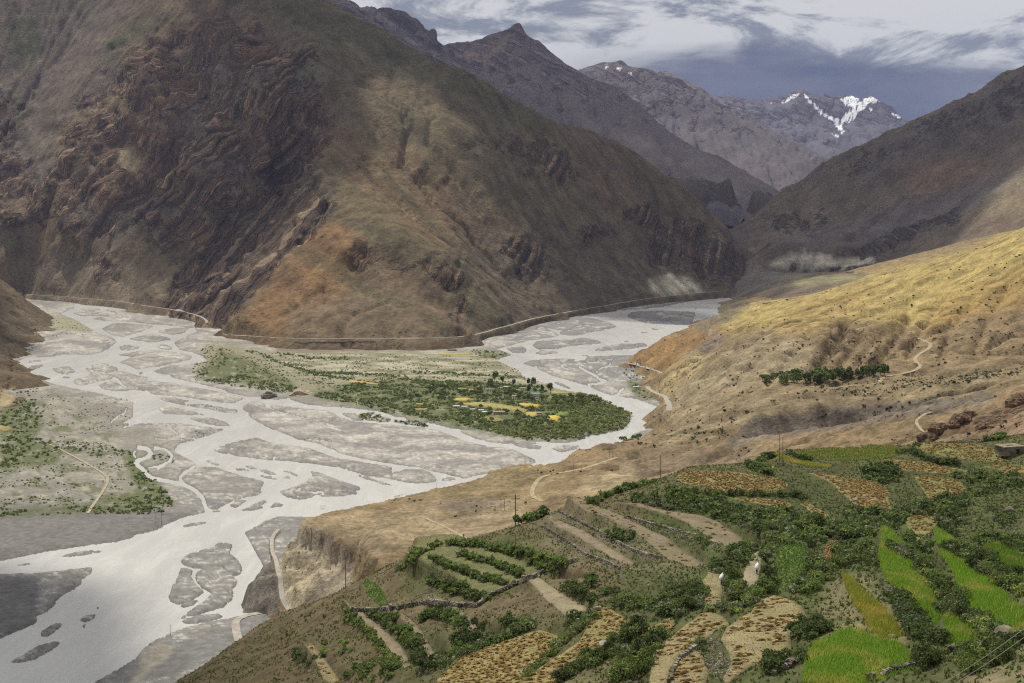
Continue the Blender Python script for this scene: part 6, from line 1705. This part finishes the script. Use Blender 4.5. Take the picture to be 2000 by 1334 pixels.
# ------------------------------------------------------------------ trees
def tree_arr(seed, shape, tint):
    r = np.random.default_rng(seed)
    if shape == 'poplar': V, F, C = shrub_arr(seed, 120, 0.17, (0.30, 0.30, 1.0), tint); V[:, 2] = V[:, 2] * 0.95 + 0.22
    else: V, F, C = shrub_arr(seed, 150, 0.15, (0.55, 0.55, 0.62), tint); V[:, 2] += 0.22
    return V, F, C


TREES = {}
for nm, sh, tints in (('willow', 'round', ((0.10, 0.135, 0.038), (0.14, 0.175, 0.05), (0.21, 0.235, 0.06))), ('poplar', 'poplar', ((0.082, 0.122, 0.034), (0.12, 0.165, 0.045)))):
    TREES[nm] = [mesh_np('crown', *tree_arr(520 + i, sh, c)[:2], M_leaf, False, {'col': tree_arr(520 + i, sh, c)[2]}) for i, c in enumerate(tints)]
mb = MB(); mb.tube((0, 0, -0.1), (0.02, 0, 0.45), 0.035, 0.022, 5); mb.tube((0.02, 0, 0.3), (0.2, 0.1, 0.6), 0.018, 0.008, 4); mb.tube((0.02, 0, 0.34), (-0.18, -0.08, 0.62), 0.018, 0.008, 4)
TRUNK = mb.mesh('trunk', M_bark)


def tree(x, y, z, h, nm, label, group, k=None):
    e = bpy.data.objects.new(nm + '_tree', None); COL.objects.link(e); e.location = (x, y, z); e.rotation_euler = (0, 0, random.uniform(0, 6.28)); e.scale = (h, h, h); e.empty_display_size = 0.2
    tag(e, label, 'tree', group)
    add('crown', TREES[nm][random.randrange(len(TREES[nm])) if k is None else k], e); add('trunk', TRUNK, e)
    return e


n_t = 0
for zone, cnt, hh, nm, lab in ((ZV('560,300 800,240 1000,235 1000,290 800,330 620,340'), 45, 8, 'willow', 'round willow in the scrub left of the village'), (ZV('860,270 1200,240 1300,280 1350,330 1200,330 900,330'), 46, 8.5, 'willow', 'willow tree among the village houses'),
                              (ZV('1000,330 1230,330 1330,360 1330,400 1100,400 980,380'), 26, 8, 'willow', 'willow tree between the village plots'), (ZV('1330,310 1540,310 1620,330 1450,380 1340,370'), 48, 8, 'willow', 'round willow behind the yellow plot near the river bend'),
                              (ZV('860,380 1000,400 1330,420 1500,440 1400,500 1200,470 950,440'), 40, 7.5, 'willow', 'willow on the near bank of the village'), (ZV('940,225 1330,255 1420,300 1300,300 950,262'), 12, 14, 'poplar', 'tall slim poplar rising behind the village')):
    p = np.array(zone); lo, hi = p.min(0), p.max(0); c = 0; p = [tuple(q) for q in p]
    while c < cnt:
        a, b = random.uniform(lo[0], hi[0]), random.uniform(lo[1], hi[1])
        if not pin(p, a, b): continue
        x, y = floor_at(a, b, 2.5); c += 1
        if not free(x, y): continue
        h = hh * random.uniform(0.65, 1.2)
        tree(x, y, float(floor_z(x, y)[0]) - 0.1, h, nm, ('large ' if h > hh * 1.05 else 'small ' if h < hh * 0.8 else '') + lab, lab.replace('willow', 'willows', 1)); n_t += 1
# row of trees on the shelf of the yellow slope
for zone, cnt, hh, nm, ks, lab in ((Z6('545,895 640,875 740,860 755,905 640,922 560,920'), 34, 8.5, 'willow', (0, 1), 'dark willow in the left clump on the slope shelf'), (Z6('770,900 850,860 1040,865 1040,895 900,915 780,922'), 90, 9, 'poplar', (0, 1), 'young poplar in the dense planted row on the slope shelf'),
                                 (Z6('1060,870 1140,850 1240,838 1245,860 1150,880 1070,888'), 50, 8, 'poplar', (0, 1), 'young poplar at the right end of the shelf row'), (Z6('640,915 690,900 700,922 650,928'), 3, 5, 'willow', (2, 2), 'bright yellow-green bush below the left shelf clump'), (Z6('1050,880 1110,860 1120,880 1060,890'), 4, 10, 'willow', (0, 0), 'dark round tree in the gap of the shelf row')):
    p = np.array(zone); lo, hi = p.min(0), p.max(0); c = 0; p = [tuple(q) for q in p]
    while c < cnt:
        a, b = random.uniform(lo[0], hi[0]), random.uniform(lo[1], hi[1])
        if not pin(p, a, b): continue
        c += 1; v = bank.hit(a, b); h = hh * random.uniform(0.65, 1.15)
        tree(v.x, v.y, v.z - 0.1, h, nm, ('taller ' if h > hh else 'lower ') + lab, lab.split(' on ')[0] + 's', random.choice(ks))
for (a, b), h in zip(ZD('1340,420 1380,400 1420,380 1460,375 1490,385 1440,410 1380,440 1350,460 1400,440'), (9, 10, 12, 10, 8, 9, 8, 7, 8)):
    v = bank.hit(a, b)
    if v.z > 20 or v.y < 1350: v = Vector((*floor_at(a, b, 1.5), 1.5))
    tree(v.x, v.y, v.z, h, 'willow', ('large' if h > 9 else 'small') + ' willow in the clump on the river bank below the bend', 'willows on the river bank below the bend', 1)
it = []
for (a0, b0, a1, b1, n, s) in ((1560, 752, 1840, 742, 90, 1.3), (1620, 762, 1740, 765, 60, 1.3), (1740, 757, 1990, 730, 120, 1.4), (1860, 735, 2000, 725, 60, 1.6), (1700, 740, 1870, 736, 50, 1.0)):
    for _ in range(n):
        f = random.random(); v = bank.hit(a0 + (a1 - a0) * f + random.gauss(0, 3), b0 + (b1 - b0) * f + random.gauss(0, 3)); it.append((v.x, v.y, v.z - 0.1, s * random.uniform(0.5, 1.3), random.choice((0, 1, 3))))
mass('shelf_scrub', 'low green scrub along the ditch on the slope shelf', 'scrub', it, TINY)

# ------------------------------------------------------------------ village houses
M_white = flat_mat('whitewash', (0.62, 0.59, 0.52), 0.9, 0.12, 0.4)
M_mud = flat_mat('mud_plaster', (0.34, 0.27, 0.19), 0.95, 0.15, 0.4)
M_roofm = flat_mat('mud_roof', (0.33, 0.285, 0.21), 0.95, 0.15, 0.4)
M_tin = flat_mat('turquoise_tin', (0.16, 0.42, 0.42), 0.5, 0.1, 0.4)
M_tinw = flat_mat('pale_tin', (0.60, 0.60, 0.57), 0.5, 0.1, 0.4)
M_dark = flat_mat('dark_opening', (0.02, 0.018, 0.016), 0.8, 0.1, 1.0)
M_wood = flat_mat('brown_wood', (0.12, 0.07, 0.04), 0.8, 0.2, 1.0)


def house(px, py, w, dp, h, wall, roof, rz, label, land=None):
    if land is None: x, y = floor_at(px, py, 3.0); z = float(floor_z(x, y)[0]) - 0.3
    else: v = land.hit(px, py); x, y, z = v.x, v.y, v.z - 0.3
    e = bpy.data.objects.new('house', None); COL.objects.link(e); e.location = (x, y, z); e.rotation_euler = (0, 0, rz); e.empty_display_size = 1
    tag(e, label, 'house', 'houses of the river village')
    m = MB(); m.box((0, 0, h / 2), (w, dp, h)); m.build('wall', wall, e)
    r = MB(); r.box((0, 0, h + 0.2), (w + 0.9, dp + 0.9, 0.4)); r.box((0, -dp / 2 - 0.1, h + 0.5), (w + 0.9, 0.5, 0.35)); r.build('roof', roof, e)
    n = max(2, int(w / 3.2)); fl_ = 2 if h > 4.5 else 1
    for f in range(fl_):
        for i in range(n):
            zc_ = 1.6 + f * 2.9; xx = -w / 2 + (i + 0.5) * w / n
            if f == 0 and i == n // 2:
                d = MB(); d.box((xx, -dp / 2 - 0.04, 1.1), (1.2, 0.12, 2.1)); d.build('door', M_wood, e)
            else:
                q = MB(); q.box((xx, -dp / 2 - 0.03, zc_), (1.1, 0.10, 1.2)); q.build('window', M_dark, e)
    return e


for (a, b), w, dp, h, wl_, rf_, rz, lab in zip(
        ZV('1176,318 1277,306 1092,396 1045,274 900,274 1132,264 1162,278 1216,272 1028,394 872,364 1297,398 955,380 850,66 912,366 1000,384 1110,268'),
        (11, 13, 18, 16, 16, 12, 10, 12, 14, 10, 8, 8, 22, 9, 8, 9), (8, 9, 9, 9, 8, 8, 8, 8, 8, 7, 6, 6, 9, 7, 6, 6), (5.6, 5.8, 4.2, 4, 3.6, 3.8, 3.6, 4.2, 3.2, 3.4, 3, 3, 3.8, 3.2, 3, 3.2),
        (M_white, M_white, M_mud, M_white, M_mud, M_white, M_mud, M_white, M_white, M_white, M_mud, M_white, M_mud, M_white, M_white, M_white),
        (M_roofm, M_tin, M_roofm, M_roofm, M_roofm, M_tinw, M_roofm, M_roofm, M_tinw, M_tinw, M_roofm, M_tinw, M_roofm, M_tinw, M_tinw, M_roofm),
        (0.1, -0.1, 0.05, 0.2, 0, -0.15, 0.1, 0.25, -0.2, 0.1, 0.0, 0.3, 0.0, -0.2, 0.15, 0.1),
        ('white two-storey house in the middle of the village', 'white house with turquoise roof at the right of the village', 'long brown house with flat pale roof nearest the river', 'wide white house at the back of the village', 'low mud house at the back left of the village', 'pale-roofed house behind the tall poplars', 'small mud house left of the rearmost right house', 'white house at the back right of the village',
         'low white shed left of the long brown house', 'small white shed among willows left of the olive field', 'small brown hut beside the straw-coloured plot', 'tiny white shed in the willows', 'long low building at the foot of the mountain', 'white hut right of the shed among willows', 'white hut left of the low white shed', 'small white house between the back houses')):
    house(a, b, w, dp, h, wl_, rf_, rz, lab)
x, y = floor_at(1243, 757, 2.0)
house(1243, 757, 12, 6, 3, M_white, M_tinw, 0.3, 'white shed on the right bank below the spur')

M_roofh = flat_mat('weathered_mud_roof', (0.20, 0.165, 0.12), 0.95, 0.25, 1.0)
# stone hut on the near hill at the right edge
v = near.hit(1984, 889)
e = bpy.data.objects.new('stone_hut', None); COL.objects.link(e); e.location = (v.x - 0.9, v.y + 2.0, v.z - 0.2); e.rotation_euler = (0, 0, math.radians(14)); e.empty_display_size = 1
tag(e, 'small square stone hut with dark doorway at the right edge', 'hut')
hw, hd, hh = 6.4, 4.2, 2.5
bk = MB(); bk.box((0, 0, hh / 2), (hw - 0.5, hd - 0.5, hh - 0.1)); bk.build('core', M_mud, e)
ws = MB()
for r_ in range(10):
    z = (r_ + 0.5) * hh / 10
    for side in range(4):
        L = hw if side % 2 == 0 else hd; t_ = -L / 2
        while t_ < L / 2 - 0.05:
            l = min(random.uniform(0.28, 0.6), L / 2 - t_); c = t_ + l / 2
            if not (side == 0 and 0.6 < c < 1.7 and z < 2.0):
                x, y = {0: (c, -hd / 2), 1: (hw / 2, c), 2: (c, hd / 2), 3: (-hw / 2, c)}[side]
                ws.box((x, y, z), (l * 0.98, 0.34, hh / 10 * 0.97) if side % 2 == 0 else (0.34, l * 0.98, hh / 10 * 0.97), 0, 0.96, 0.02)
            t_ += l
o = ws.build('wall', M_stone, e)
d = MB(); d.box((1.15, -hd / 2 + 0.2, 1.0), (1.0, 0.1, 2.0)); d.build('doorway', M_dark, e)
rf_ = MB(); rf_.box((0, 0, hh + 0.14), (hw + 0.7, hd + 0.7, 0.28), 0, 0.99); rf_.box((-0.6, 0.3, hh + 0.42), (hw * 0.6, hd * 0.7, 0.3), 0.1, 0.7, 0.08); rf_.build('roof', M_roofh, e)

# ------------------------------------------------------------------ poles and wires
M_pole = flat_mat('weathered_pole', (0.085, 0.065, 0.05), 0.85, 0.2, 2.0)
M_por = flat_mat('porcelain', (0.45, 0.42, 0.38), 0.4, 0.1, 2.0)


def pole(land, px, py, h, label, arms=1, r=0.13, rz=0.15):
    v = land.hit(px, py) if land else Vector((*floor_at(px, py, 1.5), 1.0))
    e = bpy.data.objects.new('utility_pole', None); COL.objects.link(e); e.location = v; e.rotation_euler = (0, 0, rz); e.empty_display_size = 1
    tag(e, label, 'pole')
    m = MB(); m.tube((0, 0, -0.4), (0, 0, h), r, r * 0.7, 8); m.build('shaft', M_pole, e)
    for k in range(arms):
        z = h - 0.4 - k * 0.75
        a = MB(); a.box((0, -0.1, z), (2.3, 0.11, 0.13)); c = a.build('crossarm', M_pole, e)
        for s in (-1.0, -0.35, 0.35, 1.0):
            i = MB(); i.tube((s, -0.1, z + 0.06), (s, -0.1, z + 0.24), 0.055, 0.04, 6); i.build('insulator', M_por, c)
    return e


pole(near, 1007, 1029, 8.8, 'tall brown pole with crossarms standing on the crest of the knoll', 2, 0.15)
pole(near, 675, 1150, 9.0, 'slim pole at the left end of the knoll above the cliff', 0, 0.11)
pole(near, 1290, 936, 7.4, 'slim pole on the crest beside the oval sheaf field', 0, 0.11)
pole(near, 1523, 908, 9.4, 'left one of the twin poles beside the yellow grain strip', 0, 0.13)
pole(near, 1529, 911, 9.0, 'right one of the twin poles beside the yellow grain strip', 0, 0.13)
pole(near, 1007, 1075, 4.0, 'short post on the knoll below the tall pole', 0, 0.08)


def tower(px, py, h, w, label, land=bank):
    v = land.hit(px, py) if land else Vector((*floor_at(px, py, 1.5), 1.0))
    e = bpy.data.objects.new('power_pylon', None); COL.objects.link(e); e.location = v; e.rotation_euler = (0, 0, 0.2); e.empty_display_size = 1
    tag(e, label, 'pylon', 'double-post power pylons along the river')
    for s in (-1, 1):
        m = MB(); m.tube((s * w / 2, 0, -0.3), (s * w / 2, 0, h), 0.16, 0.13, 6); m.build('post', M_pole, e)
    m = MB(); m.box((0, -0.2, h - 0.3), (w * 1.9, 0.2, 0.2)); m.build('crossarm', M_pole, e)
    m = MB(); m.box((0, -0.17, h * 0.55), (w, 0.16, 0.16)); m.tube((-w / 2, -0.25, h * 0.3), (w / 2, -0.25, h * 0.5), 0.08, 0.08, 4); m.build('brace', M_pole, e)


tower(630, 1001, 7.5, 3.2, 'double-post pylon on the plateau edge above the river')
tower(982, 998, 10, 3.0, 'double-post pylon on the plateau left of the tall pole')
tower(1193, 892, 9, 3.0, 'double-post pylon above the river bend')
tower(310, 1026, 14, 5.5, 'double-post pylon on the grey gravel bar beyond the river', None)
pole(bank, 1120, 921, 9, 'thin pole beside the track on the dry slope', 0, 0.13)
pole(bank, 1010, 928, 8, 'thin pole on the plateau rim in front of the river', 0, 0.12)
pole(bank, 852, 957, 8, 'thin pole on the plateau rim at the river narrows', 0, 0.12)
pole(bank, 880, 1052, 6, 'short thin pole at the near side of the plateau', 0, 0.1)
pole(None, 333, 1242, 9, 'thin post on the gravel flat at lower left', 0, 0.12)
M_wire = flat_mat('steel_wire', (0.50, 0.50, 0.46), 0.35, 0.05, 1.0)
for (a0, b0), (a1, b1), lab in (((1790, 1362), (2080, 1166), 'upper one of the two overhead wires at bottom right'), ((1806, 1365), (2080, 1184), 'lower one of the two overhead wires at bottom right')):
    p0, p1 = Vector(at(a0, b0, 62)), Vector(at(a1, b1, 40)); m = MB(); N = 16; prev = None
    for i in range(N + 1):
        f = i / N; q = p0.lerp(p1, f) - Vector((0, 0, 0.25 * 4 * f * (1 - f)))
        if prev is not None: m.tube(prev, q, 0.016, 0.016, 5)
        prev = q
    o = m.build('overhead_wire', M_wire); tag(o, lab, 'wire')

# ------------------------------------------------------------------ people
M_skin = flat_mat('skin', (0.30, 0.17, 0.11), 0.6, 0.05, 4.0)
M_cloth = flat_mat('dark_clothing', (0.055, 0.045, 0.06), 0.9, 0.2, 6.0)
M_cloth2 = flat_mat('maroon_clothing', (0.13, 0.035, 0.03), 0.9, 0.2, 6.0)
M_sack = flat_mat('white_sackcloth', (0.68, 0.66, 0.66), 0.85, 0.12, 3.0)
M_hair = flat_mat('black_hair', (0.015, 0.012, 0.012), 0.6, 0.1, 6.0)


def skinned(name, verts, edges, mat, parent, sub=1):
    me = bpy.data.meshes.new(name); me.from_pydata([v[:3] for v in verts], edges, [])
    o = bpy.data.objects.new(name, me); COL.objects.link(o)
    m = o.modifiers.new('s', 'SKIN'); s = o.modifiers.new('d', 'SUBSURF'); s.levels = s.render_levels = sub
    for i, v in enumerate(verts): me.skin_vertices[0].data[i].radius = (v[3], v[3])
    me.skin_vertices[0].data[0].use_root = True
    dg = bpy.context.evaluated_depsgraph_get(); dg.update()
    nm = bpy.data.meshes.new_from_object(o.evaluated_get(dg)); nm.name = name
    bpy.data.objects.remove(o); nm.materials.clear(); nm.materials.append(mat)
    for p in nm.polygons: p.use_smooth = True
    return add(name, nm, parent)


def person(px, py, rz, bend, cloth, label, group=None):
    """a stooping figure, one continuous body; bend = forward lean of the trunk in radians"""
    v = near.hit(px, py)
    e = bpy.data.objects.new('person', None); COL.objects.link(e); e.location = (v.x, v.y, v.z + 0.02); e.rotation_euler = (0, 0, rz); e.empty_display_size = 0.3
    tag(e, label, 'person', group)
    cb, sb = math.cos(bend), math.sin(bend)
    up = lambda d, side=0.0, fwd=0.0: (side, -(sb * d + cb * fwd), 0.86 + cb * d - sb * fwd)
    V = [(0, 0, 0.86, 0.15), (*up(0.25), 0.14), (*up(0.47), 0.15), (*up(0.58), 0.065), (*up(0.66, 0, 0.03), 0.075), (*up(0.80, 0, 0.05), 0.095),
         (0.10, -0.02, 0.80, 0.095), (0.11, -0.14, 0.46, 0.07), (0.11, 0.00, 0.10, 0.05), (0.11, -0.16, 0.04, 0.045),
         (-0.10, 0.02, 0.80, 0.095), (-0.11, 0.06, 0.46, 0.07), (-0.11, 0.24, 0.12, 0.05), (-0.11, 0.10, 0.04, 0.045),
         (*up(0.48, 0.20), 0.065), (*up(0.22, 0.30, 0.10), 0.05), (*up(0.38, 0.20, 0.30), 0.04), (*up(0.44, 0.14, 0.34), 0.035),
         (*up(0.48, -0.20), 0.065), (*up(0.22, -0.30, 0.10), 0.05), (*up(0.38, -0.20, 0.30), 0.04), (*up(0.44, -0.14, 0.34), 0.035)]
    E = [(0, 1), (1, 2), (2, 3), (3, 4), (4, 5), (0, 6), (6, 7), (7, 8), (8, 9), (0, 10), (10, 11), (11, 12), (12, 13), (2, 14), (14, 15), (15, 16), (16, 17), (2, 18), (18, 19), (19, 20), (20, 21)]
    b = skinned('body', V, E, cloth, e, 1)
    b.data.materials.append(M_skin)
    hz, fz_ = up(0.66)[2], up(0.66)[1]
    for p in b.data.polygons:
        c = p.center
        if (Vector(c) - Vector(up(0.74, 0, 0.04))).length < 0.17 or (Vector(c) - Vector(up(0.44, 0.14, 0.34))).length < 0.08 or (Vector(c) - Vector(up(0.44, -0.14, 0.34))).length < 0.08: p.material_index = 1
    skinned('hair', [(*up(0.78, 0, -0.01), 0.095), (*up(0.84, 0, 0.02), 0.09), (*up(0.68, 0, -0.05), 0.06)], [(0, 1), (0, 2)], M_hair, e, 1)
    return e, up


def sack(e, up, label, s=1.0):
    """a full sack carried on the back, its own thing"""
    bm = bmesh.new(); bmesh.ops.create_uvsphere(bm, u_segments=14, v_segments=10, radius=1.0)
    for q in bm.verts:
        c = q.co; k = 1 + 0.10 * float(pn(np.array(c.x * 2 + 3), np.array(c.z * 2 + c.y)))
        q.co = Vector((c.x * 0.33 * k * (1 - 0.18 * c.z), c.y * 0.25 * k, c.z * 0.56 * (0.94 if abs(c.z) > 0.9 else 1)))
    for k in range(5):
        a = k * 1.26; bmesh.ops.create_cone(bm, cap_ends=True, segments=5, radius1=0.035, radius2=0.06, depth=0.12, matrix=Matrix.Translation((0.04 * math.cos(a), 0.04 * math.sin(a), 0.58)))
    me = bpy.data.meshes.new('sack'); bm.to_mesh(me); bm.free(); me.materials.append(M_sack)
    for p in me.polygons: p.use_smooth = True
    M = e.matrix_basis
    loc = M @ Vector(up(0.42, 0, -0.36))
    o = add('sack', me, None, loc, (0.75, 0, e.rotation_euler.z), (s, s, s))
    return tag(o, label, 'sack')


bpy.context.view_layer.update()
e, up = person(1409, 1143, 2.5, 0.85, M_cloth, 'stooping person in dark clothes carrying a sack, left of two carriers'); sack(e, up, 'full white sack on the back of the left carrier', 1.15)
e, up = person(1478, 1122, 2.6, 0.85, M_cloth, 'stooping person in dark clothes carrying a sack, right of two carriers'); sack(e, up, 'full white sack on the back of the right carrier', 1.15)
person(1993, 908, 1.9, 1.15, M_cloth2, 'person in maroon bending over beside the stone hut')

# two grey stumps of rock standing in the riverbed
for (a, b), s, m, lab in (((525, 776), (16, 12, 9), M_stone, 'dark pointed rock standing in the gravel by the channel'), ((590, 772), (26, 18, 10), M_mud, 'tan rock mound at the edge of the willow scrub')):
    x, y = floor_at(a, b, 1.0); o = add('boulder', rock_mesh(61 + int(a), m, 3), None, (x, y, 1.5), (0, 0, 1), s); tag(o, lab, 'boulder')
# ================================================================== haze, and unseen clouds added for their shade
t = NT('haze_air'); t.n.remove(t.b)
pv = t.n.new('ShaderNodeVolumePrincipled'); pv.inputs['Density'].default_value = 2.3e-5; pv.inputs['Color'].default_value = (0.29, 0.35, 0.60, 1)
t.l.new(pv.outputs[0], t.out.inputs['Volume'])
mb = MB(); mb.poly([(-26500, -3500, -10), (26500, -3500, -10), (26500, 26500, -10), (-26500, 26500, -10), (-26500, -3500, 3400), (26500, -3500, 3400), (26500, 26500, 3400), (-26500, 26500, 3400)],
                   [(3, 2, 1, 0), (4, 5, 6, 7), (0, 1, 5, 4), (1, 2, 6, 5), (2, 3, 7, 6), (3, 0, 4, 7)])
o = mb.build('haze', t.m); tag(o, 'thin blue-grey haze filling the valley air', 'haze', kind='stuff')

t = NT('shade_cloud_vapour'); t.b.inputs['Roughness'].default_value = 1.0
t.base((0.92, 0.92, 0.92))
tr = t.n.new('ShaderNodeBsdfTransparent'); tl = t.n.new('ShaderNodeBsdfTranslucent'); tl.inputs[0].default_value = (0.9, 0.9, 0.9, 1)
m1 = t.n.new('ShaderNodeMixShader'); m1.inputs[0].default_value = 0.55; t.l.new(t.b.outputs[0], m1.inputs[1]); t.l.new(tl.outputs[0], m1.inputs[2])
m2 = t.n.new('ShaderNodeMixShader'); t.l.new(m1.outputs[0], m2.inputs[1]); t.l.new(tr.outputs[0], m2.inputs[2])
t.put(m2.inputs[0], t.step(t.noise(1 / 700.0, 5, 0.6), 0.42, 0.70, 0.16, 0.62))
t.l.new(m2.outputs[0], t.out.inputs[0])


def cloud(label, shadow, alt, zg, thick, seed, mat=None):  # sun blocker added out of view, shaped by the shadow wanted below
    """a flat-bottomed cloud added out of view for its shadow; given by the outline of the ground it shades"""
    off = Vector((SUN_DIR.x, SUN_DIR.y)) * ((alt - zg) / SUN_DIR.z)
    P = np.array(shadow, float) + np.array(off)
    x0, y0 = P.min(0) - 300; x1, y1 = P.max(0) + 300
    n = 60
    gx_, gy_ = np.meshgrid(np.linspace(x0, x1, n), np.linspace(y0, y1, n))
    wx, wy = gx_ + 260 * fbm(gx_ / 700, gy_ / 700, 4, seed), gy_ + 260 * fbm(gx_ / 700, gy_ / 700, 4, seed + 5)
    m = blur2(inside(P, wx, wy).astype(float), 1)
    top = alt + thick * m * (0.5 + 0.6 * ridged(gx_ / 900, gy_ / 900, 4, seed))
    bot = alt - 40 * m * (0.5 + fbm(gx_ / 400, gy_ / 400, 3, seed))
    keep = (m > 0.25).ravel()
    F = grid_faces(n, n); F = F[keep[F].all(1)]
    V = np.r_[np.stack([gx_, gy_, top], -1).reshape(-1, 3), np.stack([gx_, gy_, bot], -1).reshape(-1, 3)]
    F = np.r_[F, F[:, ::-1] + n * n]
    ob = add('cloud', mesh_np('cloud', V, F, mat or t.m, True))
    tag(ob, label, 'cloud', kind='structure')


cloud('unseen heap cloud added overhead to shade the crest of the folded mountain', [(-1250, 4300), (-800, 3950), (-620, 4250), (-500, 4600), (-250, 4750), (0, 4450), (150, 4000), (330, 3800), (600, 4150), (1000, 4800), (1500, 5450), (2600, 5300), (4200, 4700), (5200, 6500), (3000, 9800), (-600, 9800), (-900, 6800), (-1300, 5700), (-1750, 5000)], 4300, 250, 700, 201)
cloud('unseen flat cloud added overhead to shade the spur at the left', [(-2600, 1500), (-1500, 1900), (-1130, 2300), (-1320, 3000), (-1700, 3800), (-2600, 4200)], 4100, 40, 300, 251)
cloud('small unseen cloud added overhead to shade the lower river reach', [(-900, 600), (-180, 560), (-190, 820), (-300, 980), (-480, 1060), (-800, 1040)], 4000, 0, 250, 261)
cloud('small unseen cloud added overhead to shade the left half of the terraced knoll', [(-260, 120), (-260, 420), (-60, 470), (60, 380), (45, 250), (0, 120)], 3900, 210, 200, 271)
